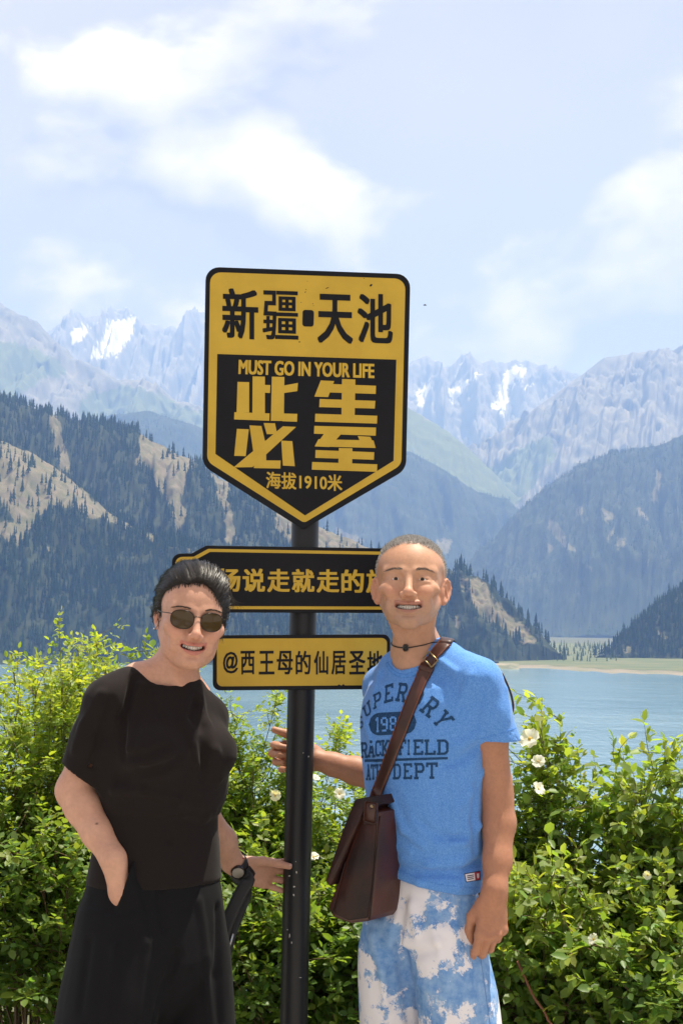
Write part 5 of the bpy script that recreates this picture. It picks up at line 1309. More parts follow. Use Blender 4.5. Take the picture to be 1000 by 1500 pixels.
def shirt_print(sb, shirt):
    Mi = mat('shirt_ink', (0.012, 0.045, 0.115), rough=0.85, spec=0.2); noise_mix(Mi, (0.010, 0.038, 0.10), (0.035, 0.10, 0.24), scale=330, detail=2, lo=0.35, hi=0.85)
    Mb = mat('shirt_knockout', rough=0.9, spec=0.2); noise_mix(Mb, (0.055, 0.20, 0.62), (0.17, 0.37, 0.78), scale=330, detail=2)
    o, s = np.array((525.0, 985.0)), 7.143
    def put(ch, quad, m=Mi, lift=0.0009, tx=0.21, ty=0.15, name='print_letter'):
        tl, tr, bl, br = [o + np.array(q, float) / s for q in quad]; bm = bmesh.new()
        for i, g in enumerate(glyph_quads(ch, tx, ty)):
            pl = []
            for u, v in g: pl.append((bl * (1 - u) + br * u) * (1 - v) + (tl * (1 - u) + tr * u) * v)
            cloth_patch(bm, pl, sb, lift + 0.00006 * i, 3, 3)
        for f in bm.faces:
            if f.normal.dot(CAMP - f.verts[0].co) < 0: f.normal_flip()
        if len(bm.faces): bm_obj(name, bm, shirt, m, True)
        else: bm.free()
    bx = lambda x0, x1, y0, y1, sl=0.0: [(x0, y0), (x1, y0 + sl * (x1 - x0)), (x0, y1), (x1, y1 + sl * (x1 - x0))]
    for ch, q in (('S', [(-10, 500), (40, 440), (15, 600), (55, 560)]), ('U', [(44, 372), (112, 288), (78, 478), (142, 424)]), ('P', [(154, 236), (240, 186), (158, 390), (238, 350)]), ('E', [(278, 138), (362, 112), (266, 328), (362, 300)]),
                  ('R', [(424, 106), (530, 116), (384, 300), (490, 318)]), ('D', [(600, 148), (706, 196), (522, 316), (630, 366)]), ('R', [(768, 242), (868, 318), (632, 400), (730, 478)]), ('Y', [(912, 388), (1004, 488), (762, 512), (826, 582)])):
        put(ch, q)
    bm = bmesh.new(); cx0, cx1 = 225, 488
    for i in range(24):            # the pill behind the year
        def edge(t):
            L_ = cx1 - cx0; x = 108 + (605 - 108) * t
            hh = 118 if cx0 <= x <= cx1 else 118 * math.sqrt(max(0.0, 1 - ((cx0 - x) / 117 if x < cx0 else (x - cx1) / 117) ** 2))
            yc = 546 - 26 * t; return x, yc - hh, yc + hh
        a, b = edge(i / 24), edge((i + 1) / 24)
        cloth_patch(bm, [o + np.array(q) / s for q in ((a[0], a[2]), (b[0], b[2]), (b[0], b[1]), (a[0], a[1]))], sb, 0.0009, 1, 6)
    for f in bm.faces:
        if f.normal.dot(CAMP - f.verts[0].co) < 0: f.normal_flip()
    bmesh.ops.remove_doubles(bm, verts=bm.verts, dist=1e-6)
    bm_obj('print_pill', bm, shirt, Mi, True)
    for ch, x0, x1, y0, y1 in (('1', 172, 232, 472, 628), ('9', 236, 312, 468, 622), ('8', 326, 402, 462, 614), ('4', 415, 520, 455, 604)): put(ch, bx(x0, x1, y0, y1, -0.05), Mb, 0.0018, 0.26, 0.14)
    for ch, x0, x1, y0, y1 in (('T', -50, 15, 735, 905), ('R', 24, 96, 730, 896), ('A', 98, 172, 716, 888), ('C', 172, 240, 710, 882), ('K', 240, 322, 706, 878), ('&', 335, 405, 704, 872), ('F', 424, 496, 703, 868), ('I', 496, 552, 702, 866), ('E', 572, 676, 702, 866), ('L', 690, 804, 702, 866), ('D', 818, 944, 702, 864)):
        put(ch, bx(x0, x1, y0, y1, -0.02))
    bm = bmesh.new(); cloth_patch(bm, [o + np.array(q) / s for q in ((66, 938), (930, 908), (930, 884), (66, 910))], sb, 0.0011, 40, 2)
    for f in bm.faces:
        if f.normal.dot(CAMP - f.verts[0].co) < 0: f.normal_flip()
    bm_obj('print_line', bm, shirt, Mi, True)
    for ch, x0, x1, y0, y1 in (('A', 84, 128, 966, 1128), ('T', 130, 182, 962, 1122), ('H', 186, 244, 958, 1120), ('.', 256, 280, 955, 1118), ('D', 360, 446, 953, 1120), ('E', 468, 560, 950, 1118), ('P', 582, 692, 946, 1118), ('T', 708, 822, 942, 1114)): put(ch, bx(x0, x1, y0, y1, -0.01))
man()
# ================================================================== THE WOMAN IN BLACK
WOM_YAW = R(35)
def woman():
    root = empty('person', (at(224, 1500, 3.88).x, 3.88, 0)); tag(root, 'smiling woman in loose black top and wide black trousers with hand in pocket', 'person')
    HM = head_matrix(at(278, 909, 3.86), 15, -3, 6)
    M_skin = skin_mat('skin_fair')
    rs, re = at(160, 1030, 3.82), at(110, 1158, 3.845)
    rw = at(166, 1258, 3.765); rh = at(178, 1308, 3.775)
    ls, le, lw = at(290, 1050, 3.99), at(298, 1192, 4.09), at(352, 1274, 4.175)
    xs = axis(-0.78, -0.05, 0.0060, [(at(222, 0, 3.86).x, at(330, 0, 3.86).x), (at(345, 0, 4.17).x, at(440, 0, 4.17).x)], 0.0021)
    ys = axis(3.62, 4.30, 0.0060, [(3.72, 3.95), (4.12, 4.27)], 0.0021)
    zs = axis(0.70, 1.68, 0.0060, [(at(0, 980, 3.86).z, at(0, 820, 3.86).z), (at(0, 1335, 4.17).z, at(0, 1262, 4.17).z)], 0.0021)
    f = Field(xs, ys, zs)
    sculpt_head(f, HM, False)
    nb = at(250, 998, 3.90)
    f.cone(HM @ Vector((0, .016, -.030)), nb, .050, .054, k=.02)
    f.ell(HM @ Vector((0, -.050, -.092)), (.036, .030, .018), k=.02)                       # softness below the chin
    f.cone(HM @ Vector((-.050, .010, -.050)), at(262, 1004, 3.845), .012, .010, k=.016)
    f.chain([(nb, .052), (at(205, 1000, 3.87), .042), (rs, .046)], k=.035)
    f.chain([(nb, .052), (at(280, 1022, 3.94), .040), (ls, .044)], k=.035)
    f.loft([(at(0, y, 3.9).z, at(c, y, 3.9).x, 3.9, a, b, WOM_YAW) for y, c, a, b in ((1290, 228, .135, .09), (1200, 232, .120, .08), (1100, 238, .130, .085), (1035, 240, .12, .080), (1012, 245, .10, .07))], k=.02)
    f.cone(at(232, 1014, 3.845), at(196, 1003, 3.835), .011, .011, k=.016); f.cone(at(262, 1018, 3.855), at(284, 1024, 3.90), .010, .010, k=.016)
    # right arm with the hand in the pocket
    f.chain([(rs, .038), (at(130, 1100, 3.835), .038), (re, .0440), (at(122, 1182, 3.83), .0430), (at(143, 1220, 3.80), .0365), (rw, .0290), (rh, .027), (at(186, 1352, 3.785), .020)], k=.015)
    # left arm reaching to the pole
    f.chain([(ls, .044), (at(294, 1120, 4.05), .040), (le, .036), (at(326, 1232, 4.13), .0345), (lw + Vector((-.02, -.01, .02)), .0265), (lw, .0245)], k=.018)
    tips = hand(f, lw + Vector((-.002, .004, 0)), Vector((1, .42, -.20)), Vector((-.40, 1, .0)), 1.0, 0.92, per=[(4, 14, 10), (6, 16, 10), (8, 18, 12), (0, 22, 14)], spread=7.0,
         thumb=[(0.022, 0.016, -0.010), (0.035, 0.050, -0.034), (0.036, 0.086, -0.056), (0.034, 0.118, -0.066)])
    P, Q = f.mesh(1)
    C, L = paint_skin(P, HM, (0.55, 0.300, 0.210), (0.46, 0.15, 0.125), (0.58, 0.25, 0.175), False)
    mole = np.linalg.norm(P - np.array(on_or(P, Q, 142, 1208)), axis=1) < 0.0025
    C[mole] = (0.12, 0.05, 0.035)
    body = link('body', np_mesh('body', P, Q, True, C), root, M_skin); bvh = bvh_of(P, Q)
    teeth(HM, root, M_teeth, 10, False)
    eyes(HM, root)
    brows(HM, bvh, root, M_hairc, lambda i: (0.02, 0.015, 0.012), 90, 0.004)
    Mn = mat('finger_nail_bare', (0.66, 0.42, 0.36), rough=0.2, coat=0.4)
    for t, v, nn, r in tips:
        nn = Vector(nn) if nn is not None else Vector((0, -0.6, 0.8)); nn = (nn - v * nn.dot(v)).normalized(); sd = v.cross(nn)
        bm = bmesh.new(); bmesh.ops.create_uvsphere(bm, u_segments=12, v_segments=8, radius=1.0)
        for q in bm.verts: q.co = t + nn * (r * 0.80) + v * (q.co.y * 0.0055 + 0.001) + sd * q.co.x * r * 0.62 + nn * (q.co.z * 0.0014)
        bm_obj('nail', bm, body, Mn, True)
    # small stud in the ear
    bm = bmesh.new(); bmesh.ops.create_uvsphere(bm, u_segments=10, v_segments=8, radius=0.0022, matrix=Matrix.Translation(HM @ Vector((-.083, -.004, -.028))))
    bm_obj('ear_stud', bm, root, mat('stud_metal', (0.8, 0.8, 0.8), rough=0.2, metal=1.0), True)

    # ---------------- hair, combed back with a full crown
    c0 = HM.translation
    f = Field(axis(c0.x - .15, c0.x + .15, .003), axis(c0.y - .16, c0.y + .18, .003), axis(c0.z - .14, c0.z + .19, .003))
    E = lambda c, r, k=.02, mode='add': f.ell(c, r, HM, None, k, mode)
    E((0, .010, .050), (.0855, .098, .086)); E((.002, -.028, .068), (.072, .060, .062), .02); E((0, .075, .0), (.060, .050, .060)); E((0.008, -.006, .096), (.060, .070, .038), .03)
    E((.074, -.010, .016), (.011, .034, .052), .015); E((-.076, .020, .010), (.010, .030, .034), .015); E((0, .120, -.010), (.036, .034, .036), .02)
    # the face left free
    E((-.004, -.105, .004), (.0660, .0700, .1000), .008, 'sub'); E((.0, -.082, -.060), (.075, .075, .055), .012, 'sub')
    E((-.050, -.084, .052), (.032, .042, .040), .014, 'sub')
    E((-.070, -.050, .006), (.024, .036, .066), .010, 'sub'); E((-.083, .004, -.006), (.014, .020, .030), .006, 'sub')
    P, Q = f.mesh(2); Nn = normals(P, Q)
    lc = to_local(HM, P)
    # combing grooves running back from the hairline
    ang = np.arctan2(lc[:, 0], lc[:, 2] - .02); rr = np.hypot(lc[:, 0], lc[:, 2] - .02)
    P = P + Nn * (0.0034 * fbm(ang * 8, lc[:, 1] * 9, 0, 5, 3) + 0.0012 * fbm(ang * 30, lc[:, 1] * 14, 0, 6, 2))[:, None]
    Mh = mat('black_hair', (0.012, 0.009, 0.008), rough=0.5, spec=0.3); add_bump(Mh, 90, 0.5, 0.003, 2, stretch=(6, 0.6, 6))
    hair = link('hair', np_mesh('hair', P, Q, True), root, Mh)
    hb = bvh_of(P, Q)
    # soft hairline: dark roots thinning out over the first millimetres of bare skin
    ba = body.data.attributes['Col']; nv = len(body.data.vertices); cb = np.empty(nv * 4, np.float32); ba.data.foreach_get('color', cb); cb = cb.reshape(-1, 4)
    bv = np.empty(nv * 3, np.float32); body.data.vertices.foreach_get('co', bv); bv = bv.reshape(-1, 3); lb = to_local(HM, bv)
    for i in np.nonzero((lb[:, 2] > 0.0) & (np.linalg.norm(lb, axis=1) < 0.16) & (lb[:, 1] < 0.03))[0]:
        d = hb.find_nearest(Vector(bv[i]))[3]; t = max(0.0, 1 - d / (0.010 + 0.004 * math.sin(lb[i, 0] * 900))) ** 1.5
        cb[i, :3] = cb[i, :3] * (1 - 0.75 * t) + np.array((0.05, 0.035, 0.03)) * 0.75 * t
    ba.data.foreach_set('color', cb.ravel())
    R3 = np.array(HM.to_3x3()); paths = []
    cand = np.nonzero((lc[:, 1] < 0.06) & (lc[:, 2] > -0.03))[0]
    for i in rng.choice(cand, 2200):
        p = Vector(P[i]); l0 = lc[i]; pts = []
        flow = R3 @ np.array([0.10 * np.sign(l0[0]) + rng.normal(0, .06), 1.0, 0.55 if l0[1] < -0.04 else -0.15 + rng.normal(0, .1)])
        lift = abs(rng.normal(0, 0.0022)) if rng.random() > .1 else rng.uniform(.004, .009)
        for k in range(9):
            h = hb.find_nearest(p)
            if h[0] is None: break
            nn = h[1] if h[1].dot(p - h[0]) >= 0 else h[1]
            pts.append(list(h[0] + nn * (0.0007 + lift * math.sin(k / 8 * math.pi))))
            fl = Vector(flow); fl = (fl - nn * fl.dot(nn)); fl.normalize(); p = h[0] + fl * 0.0085
            lz = HM.inverted() @ p
            flow = R3 @ np.array([0.05 * np.sign(lz.x), 1.0, 0.35 if lz.y < -0.03 else -0.35])
        if len(pts) > 3: paths.append(np.array(pts))
    for i in rng.choice(np.nonzero((lc[:, 1] < -0.045) & (lc[:, 2] > 0.01))[0], 420):
        p = Vector(P[i]); h = bvh.find_nearest(p)
        if h[0] is None or h[3] > 0.010: continue
        nn = h[1]; fl = Vector(R3 @ np.array([0.15 * np.sign(lc[i, 0]) + rng.normal(0, .25), 0.35, 1.0])); fl = (fl - nn * fl.dot(nn)).normalized(); ln = rng.uniform(.008, .016)
        q0 = h[0] - fl * ln * 0.8 + nn * .0003
        paths.append(np.array([list(q0 + fl * ln * t + nn * (0.0035 * t * t)) for t in (0, .4, .8, 1.2, 1.6)]))
    # flyaway wisps at the temple and beside the cheek
    for a, b, n_, sp in (((335, 866), (348, 892), 14, 7), ((322, 905), (326, 938), 16, 3), ((233, 905), (231, 922), 6, 2), ((262, 838), (252, 858), 12, 5), ((250, 846), (238, 880), 14, 4), ((290, 826), (305, 831), 14, 4)):
        for _ in range(n_):
            q = [at(a[0] + rng.normal(0, 2), a[1] + rng.normal(0, 3), 3.83), at((a[0] + b[0]) / 2 + rng.normal(0, sp * .5), (a[1] + b[1]) / 2, 3.82), at(b[0] + rng.normal(0, sp), b[1] + rng.normal(0, sp), 3.83)]
            paths.append(smooth_path(q, 6))
    strands_mesh('hair_strand', paths, 0.0011, lambda i: (0.010, 0.008, 0.007) if i % 4 else (0.024, 0.018, 0.015), hair, M_hairc)['kind'] = 'stuff'

    # ---------------- the loose black top
    xs = axis(-0.76, -0.22, 0.0042); ys = axis(3.62, 4.22, 0.0042); zs = axis(0.80, 1.47, 0.0042)
    f = Field(xs, ys, zs)
    Z = lambda y: at(0, y, 3.9).z
    X = lambda x, y: at(x, y, 3.9).x
    d1 = (at(112, 1150, 3.845) - rs).normalized()
    hem = at(121, 1140, 3.84)
    f.chain([(rs, .057), (at(140, 1085, 3.83), .057), (hem + d1 * .04, .060)], k=.02, flat=(0.2, 1, 0), fs=0.95)
    f.chain([(at(178, 1070, 3.85), .055), (at(150, 1125, 3.85), .052), (at(140, 1170, 3.85), .050)], k=.03)
    hp = (at(88, 1113, 3.84), at(165, 1168, 3.84)); u = (hp[1] - hp[0]).normalized(); hn = u.cross(Vector((0, 1, 0))); hn = hn if hn.z < 0 else -hn
    f.cut(hp[0], hn, .002)
    f.cone(hem - d1 * .035, hem + d1 * .07, .049, .055, k=.003, mode='sub')
    # far sleeve
    f.chain([(ls, .052), (at(296, 1110, 4.04), .054), (at(300, 1150, 4.06), .052)], k=.02)
    # bodice, bloused over the waist
    up = [(1190, 236, .150, .112), (1172, 238, .160, .122), (1150, 239, .165, .128), (1120, 240, .166, .131), (1090, 240, .166, .130), (1060, 238, .158, .118), (1035, 238, .140, .100), (1015, 241, .115, .088), (998, 246, .090, .074), (980, 249, .060, .056)]
    f.loft([(Z(y), X(c, y), 3.9, a, b, WOM_YAW) for y, c, a, b in up], k=.025, cap=.02)
    f.chain([(at(214, 1000, 3.885), .046), (at(188, 1012, 3.85), .050), (rs, .056)], k=.03)
    f.chain([(at(296, 1036, 3.935), .030), (at(302, 1050, 3.96), .046), (ls, .050)], k=.03)
    fw = Vector((math.sin(WOM_YAW), -math.cos(WOM_YAW), 0)); rt = Vector((math.cos(WOM_YAW), math.sin(WOM_YAW), 0)); cc = Vector((X(240, 1095), 3.9, Z(1098)))
    for s in (-1, 1): f.ell(cc + rt * s * .072 + fw * .090, (.072, .055, .062), rot=Euler((0, 0, WOM_YAW)).to_quaternion(), k=.035)
    # lower band
    lo = [(1290, 226.5, .170, .122), (1284, 226.5, .170, .122), (1250, 229, .163, .116), (1210, 232, .153, .110), (1180, 234, .150, .108)]
    f.loft([(Z(y), X(c, y), 3.9, a, b, WOM_YAW) for y, c, a, b in lo], k=.006, cap=.006)
    for pts, r, md in (([(172, 1142), (205, 1134), (240, 1126), (262, 1112)], .008, 'sub'), ([(180, 1110), (215, 1105), (250, 1092)], .006, 'sub'), ([(168, 1158), (210, 1158), (262, 1172), (312, 1186)], .006, 'add'),
                       ([(292, 1022), (300, 1060), (314, 1100), (322, 1140)], .006, 'add'), ([(284, 1030), (276, 1062)], .005, 'sub'), ([(268, 1060), (286, 1088), (292, 1118)], .010, 'add'), ([(296, 1085), (300, 1140)], .007, 'sub'),
                       ([(196, 995), (182, 1050), (180, 1110)], .006, 'sub'), ([(206, 1005), (196, 1050), (190, 1095)], .006, 'add'), ([(150, 1015), (122, 1062), (108, 1100)], .005, 'add'), ([(165, 1025), (148, 1080), (134, 1122)], .005, 'sub'),
                       ([(318, 1188), (300, 1196), (270, 1194)], .006, 'add'), ([(235, 1020), (246, 1060)], .005, 'add'), ([(255, 1180), (250, 1230)], .005, 'sub')):
        f.fold(pts, r * 1.4, md == 'add', 0.014)
    # boat neck
    f.ell(at(245, 962, 3.862), (.074, .074, .078), rot=Euler((0, R(12), R(12))).to_quaternion(), k=.004, mode='sub')
    f.cone(at(247, 968, 3.89), at(247, 915, 3.89), .060, .085, k=.003, mode='sub')
    f.loft([(Z(y), X(c, y), 3.9, a - .008, b - .008, WOM_YAW) for y, c, a, b in [(1310, 226, .17, .122)] + lo[:3]], k=.002, mode='sub', cap=.004)
    P, Q = f.mesh(2); Nn = normals(P, Q)
    w = fbm(P[:, 0] * 15 + P[:, 2] * 6, P[:, 1] * 15, P[:, 2] * 7, 32, 3); amp = np.where(P[:, 2] > Z(1185), 0.0038, 0.0016)
    P = P + Nn * (amp * w)[:, None]
    Mb = mat('black_knit', (0.0125, 0.0090, 0.0090), rough=0.85, spec=0.15, sheen=0.05); add_bump(Mb, 480, 0.3, 0.0008, 2)
    top = link('blouse', np_mesh('blouse', P, Q, True), root, Mb)
    woman.top_bvh = bvh_of(P, Q)
    # ---------------- wide trousers
    xs = axis(-0.78, -0.16, 0.005); ys = axis(3.58, 4.24, 0.005); zs = axis(0.04, 0.97, 0.005)
    f = Field(xs, ys, zs)
    f.loft([(Z(1500), X(222, 1500), 3.9, .04, .04, WOM_YAW), (Z(1460), X(222, 1460), 3.9, .10, .09, WOM_YAW), (Z(1425), X(221, 1425), 3.9, .158, .125, WOM_YAW), (Z(1400), X(219, 1400), 3.9, .183, .141, WOM_YAW), (Z(1350), X(221, 1350), 3.9, .183, .137, WOM_YAW), (Z(1310), X(224, 1310), 3.9, .176, .128, WOM_YAW), (Z(1284), X(226, 1284), 3.9, .166, .118, WOM_YAW), (Z(1240), X(228, 1240), 3.9, .150, .104, WOM_YAW)], k=.02)
    f.loft([(0.06, X(150, 1500) - .01, 3.80, .125, .135, WOM_YAW), (0.30, X(156, 1500), 3.81, .118, .132, WOM_YAW), (Z(1500), X(160, 1500), 3.815, .114, .132, WOM_YAW), (Z(1440), X(168, 1440), 3.825, .112, .132, WOM_YAW), (Z(1385), X(178, 1385), 3.84, .110, .130, WOM_YAW), (Z(1320), X(186, 1320), 3.85, .10, .115, WOM_YAW)], k=.02)
    f.loft([(0.06, X(292, 1500), 3.98, .115, .125, WOM_YAW), (0.30, X(285, 1500), 3.97, .105, .12, WOM_YAW), (Z(1500), X(279, 1500), 3.97, .098, .115, WOM_YAW), (Z(1440), X(275, 1440), 3.965, .098, .115, WOM_YAW), (Z(1385), X(270, 1385), 3.96, .098, .115, WOM_YAW), (Z(1320), X(262, 1320), 3.95, .09, .105, WOM_YAW)], k=.016)
    # the pocket: cloth over the hand on one side of the pocket edge
    e0, e1 = at(193, 1258, 3.70), at(172, 1319, 3.70); ed = (e1 - e0).normalized(); pn = ed.cross(Vector((0, 1, 0))).normalized(); pn = pn if pn.x > 0 else -pn
    ha, hb_ = np.array(at(176, 1266, 3.775)), np.array(at(190, 1365, 3.79))
    def pocket(x, y, z):
        ab = hb_ - ha; t = np.clip(((x - ha[0]) * ab[0] + (y - ha[1]) * ab[1] + (z - ha[2]) * ab[2]) / (ab @ ab), 0, 1)
        d = np.sqrt((x - ha[0] - t * ab[0]) ** 2 + (y - ha[1] - t * ab[1]) ** 2 + (z - ha[2] - t * ab[2]) ** 2) - (.038 + .004 * t)
        pl = (x - e0.x) * pn.x + (y - e0.y) * pn.y + (z - e0.z) * pn.z
        return np.maximum(d, -pl)
    f.op(pocket, np.minimum(ha, hb_) - .05, np.maximum(ha, hb_) + .05, .004)
    hc = lambda x, y, z: np.sqrt((x - rh.x) ** 2 + (y - rh.y) ** 2 + (z - rh.z) ** 2) - 0.0
    for pts, r, md in (([(258, 1400), (246, 1440), (224, 1500)], .010, 'sub'), ([(200, 1300), (212, 1380), (205, 1480)], .007, 'add'), ([(170, 1390), (160, 1500)], .007, 'add'), ([(290, 1320), (300, 1400), (306, 1500)], .007, 'add'), ([(235, 1300), (240, 1360)], .006, 'sub'), ([(318, 1330), (318, 1430), (322, 1500)], .007, 'sub'), ([(130, 1380), (118, 1480)], .007, 'sub')):
        f.fold(pts, r, md == 'add')
    P, Q = f.mesh(2); Nn = normals(P, Q)
    w = fbm(P[:, 0] * 12, P[:, 1] * 12, P[:, 2] * 4, 42, 3); P = P + Nn * (0.004 * w)[:, None]
    Mt = mat('black_crepe', (0.0060, 0.0060, 0.0075), rough=0.8, spec=0.15, sheen=0.02); add_bump(Mt, 600, 0.25, 0.0006, 2)
    link('trousers', np_mesh('trousers', P, Q, True), root, Mt)
    Msh = mat('sandal_leather', (0.03, 0.028, 0.028), rough=0.6); Mso = mat('sandal_sole', (0.12, 0.10, 0.09), rough=0.8)
    for cx, cy in ((X(152, 1500), 3.80), (X(290, 1500), 3.98)): shoe(root, cx, cy, WOM_YAW, Msh, Mso, 0.92)
    woman.HM = HM; woman.lw = lw; woman.bvh = bvh
def on_or(P, Q, px, py):
    """nearest skin point to the ray of a pixel"""
    d = np.array(ray(px, py).normalized()); v = P - np.array(CAMP); t = v @ d
    e = np.linalg.norm(v - t[:, None] * d, axis=1) + 0.02 * (t - t.min()); return P[np.argmin(e)]
woman()
# ================================================================== THINGS WORN AND CARRIED
def worn():
    sb = man.shirt_bvh
    # ---------------- the leather shoulder bag at the man's hip
    Ml = mat('brown_leather', (0.045, 0.014, 0.010), rough=0.38, spec=0.5); noise_mix(Ml, (0.075, 0.020, 0.012), (0.018, 0.007, 0.006), scale=9, detail=6, lo=0.3, hi=0.72); add_bump(Ml, 160, 0.25, 0.002, 4); add_bump(Ml, 14, 0.25, 0.006, 3)
    Md = mat('dark_leather', (0.020, 0.009, 0.008), rough=0.5, spec=0.3); noise_mix(Md, (0.038, 0.012, 0.009), (0.012, 0.006, 0.006), scale=12, detail=6); add_bump(Md, 160, 0.25, 0.002, 4)
    Mm = mat('brass_fitting', (0.30, 0.22, 0.12), rough=0.35, metal=1.0); Mth = mat('orange_thread', (0.35, 0.10, 0.04), rough=0.8)
    BY = 3.86
    back = Vector((math.sin(R(35)), math.cos(R(35)), 0.0))       # along the bag, away from the camera
    P2 = lambda x, y, dep=0.0: at(x, y, BY) + back * dep
    root = empty('shoulder_bag', at(515, 1350, BY)); tag(root, 'dark brown leather shoulder bag hanging at the hip of the man in blue', 'bag')
    def slab(name, outline, d0, d1, m, parent, rad=0.006, inset=0.0):
        """a piece of the bag: end outline in photo pixels, drawn back along the bag"""
        bm = bmesh.new(); rings = []
        for d in (d0, d0 + 0.006, d1 - 0.006, d1):
            c = np.mean(outline, 0); sc = 0.955 if d in (d0, d1) else 1.0
            rings.append([bm.verts.new(P2(*(c + (np.array(q) - c) * sc), d)) for q in outline])
        n = len(outline)
        for a, b in zip(rings, rings[1:]):
            for k in range(n): bm.faces.new((a[k], a[(k + 1) % n], b[(k + 1) % n], b[k]))
        bm.faces.new(rings[0][::-1]); bm.faces.new(rings[-1]); bmesh.ops.recalc_face_normals(bm, faces=bm.faces)
        return bm_obj(name, bm, parent, m, True)
    body = rounded([(533, 1186), (556, 1190), (551, 1260), (544, 1342), (536, 1350), (512, 1353), (486, 1343), (480, 1330), (496, 1290), (515, 1235)], 3.0, 4)
    b = slab('bag_body', body, 0.0, 0.30, Ml, root)
    slab('gusset_pocket', rounded([(534, 1202), (552, 1206), (546, 1290), (539, 1344), (512, 1348), (490, 1338), (500, 1300), (518, 1240)], 3.0, 3), -0.006, 0.004, Md, b)
    flap = rounded([(524, 1170), (548, 1166), (556, 1178), (538, 1184), (530, 1200), (512, 1240), (497, 1275), (486, 1298), (480, 1292), (490, 1262), (506, 1215)], 2.0, 3)
    slab('flap', flap, -0.012, 0.312, Md, root)
    slab('strap_tab', rounded([(540, 1172), (558, 1176), (555, 1206), (538, 1202)], 2.0, 3), -0.016, -0.0125, Ml, root)
    bm = bmesh.new(); bmesh.ops.create_uvsphere(bm, u_segments=14, v_segments=8, radius=0.0055, matrix=Matrix.Translation(P2(549.5, 1180.5, -0.017))); bm_obj('rivet', bm, root, Mm, True)
    for a, c in (((541, 1347), (556, 1196)), ((486, 1338), (506, 1262))):
        pts = [P2(a[0] + (c[0] - a[0]) * t, a[1] + (c[1] - a[1]) * t, 0.0005) for t in np.linspace(0, 1, 8)]
        tube('piping', pts, 0.0022, root, Md, 6)
    # strap: from the tab across the chest, over the shoulder, down the back
    ctr = [(547, 1178), (552, 1160), (562, 1135), (575, 1100), (588, 1066), (600, 1035), (612, 1005), (624, 980), (634, 963), (643, 950), (651, 943)]
    dense = smooth_path([(a, b_, 0) for a, b_ in ctr], 46)[:, :2]
    C_, S_, N_ = [], [], []
    for i, p in enumerate(dense):
        h = on_surface(sb, p[0], p[1], 0.0)
        t = dense[min(i + 1, len(dense) - 1)] - dense[max(i - 1, 0)]; t = t / np.linalg.norm(t)
        q = P2(547, 1178, -0.016) if h is None else h[0]
        n = Vector((-.5, -.86, 0.1)).normalized() if h is None else h[1]
        C_.append(q); N_.append(n)
        sdir = at(p[0] - t[1] * 10, p[1] + t[0] * 10, 3.9) - at(p[0], p[1], 3.9); sdir = sdir - n * sdir.dot(n); S_.append(sdir.normalized())
    # bridge the hollow places and smooth
    Ca = np.array([list(c) for c in C_]); Na = np.array([list(c) for c in N_])
    Ca[0] = list(P2(547, 1178, -0.0165)); 
    for _ in range(12): Ca[1:-1] = Ca[1:-1] * 0.5 + 0.25 * (Ca[:-2] + Ca[2:]); Na[1:-1] = Na[1:-1] * .5 + .25 * (Na[:-2] + Na[2:])
    # keep it on the outside of the shirt
    for i in range(1, len(Ca)):
        d = (Vector(Ca[i]) - CAMP).normalized(); h = sb.ray_cast(CAMP, d)
        if h[0] is not None and (h[0] - CAMP).length < (Vector(Ca[i]) - CAMP).length + 0.0025: Ca[i] = list(h[0] - d * 0.003)
    for _ in range(3): Ca[1:-1] = Ca[1:-1] * 0.5 + 0.25 * (Ca[:-2] + Ca[2:])
    w0 = 0.0355
    ribbon('strap', [Vector(c) for c in Ca], S_, [Vector(n) for n in Na], [0.030 if i < 3 else w0 for i in range(len(Ca))], 0.0032, root, Ml, 0.0006)
    for off in (-0.42, 0.42):      # stitching along both edges
        pts = [Vector(c) + s * (w0 * off) + Vector(n).normalized() * 0.0034 for c, s, n in zip(Ca, S_, Na)][4:]
        tube('stitching', pts, 0.0005, root, Mth, 4)
    # over the shoulder and down the back to the far end of the bag
    last = Vector(Ca[-1]); far = P2(545, 1178, 0.30)
    pts = [last, at(655, 941, 3.99), at(656, 944, 4.03), at(650, 960, 4.09), at(635, 1010, 4.135), at(610, 1090, 4.15), at(580, 1150, 4.14), far]
    cp = smooth_path(pts, 30); cl = []; nl = []
    for i, p in enumerate(cp):
        p = Vector(p); h = sb.find_nearest(p)
        if h[0] is not None and i < 24: 
            nn = h[1]; p = h[0] + nn * 0.002
        else: nn = Vector((0, 1, 0))
        cl.append(p); nl.append(nn)
    sd = [(cl[min(i + 1, 29)] - cl[max(i - 1, 0)]).cross(nl[i]) for i in range(30)]
    ribbon('strap_back', cl, sd, nl, w0, 0.0032, root, Ml, 0.0006)
    # the buckle high on the chest
    j = int(np.argmin(np.linalg.norm(dense - np.array([629, 966]), axis=1)))
    c = Vector(Ca[j]); n = Vector(Na[j]).normalized(); s_ = S_[j]; t_ = n.cross(s_)
    q = [c + n * 0.006 + s_ * (w0 * .56 * a) + t_ * (0.011 * b_) for a, b_ in ((-1, -1), (1, -1), (1, 1), (-1, 1))]
    tube('buckle', [q[0], (q[0] + q[1]) / 2, q[1], (q[1] + q[2]) / 2, q[2], (q[2] + q[3]) / 2, q[3], (q[3] + q[0]) / 2], 0.0021, root, Mm, 8, True)
    ribbon('strap_keeper', [Vector(Ca[k_]) + Vector(Na[k_]).normalized() * 0.0036 for k_ in (j - 4, j - 3, j - 2)], [S_[k_] for k_ in (j - 4, j - 3, j - 2)], [Vector(Na[k_]) for k_ in (j - 4, j - 3, j - 2)], w0 * 1.08, 0.0025, root, Ml)
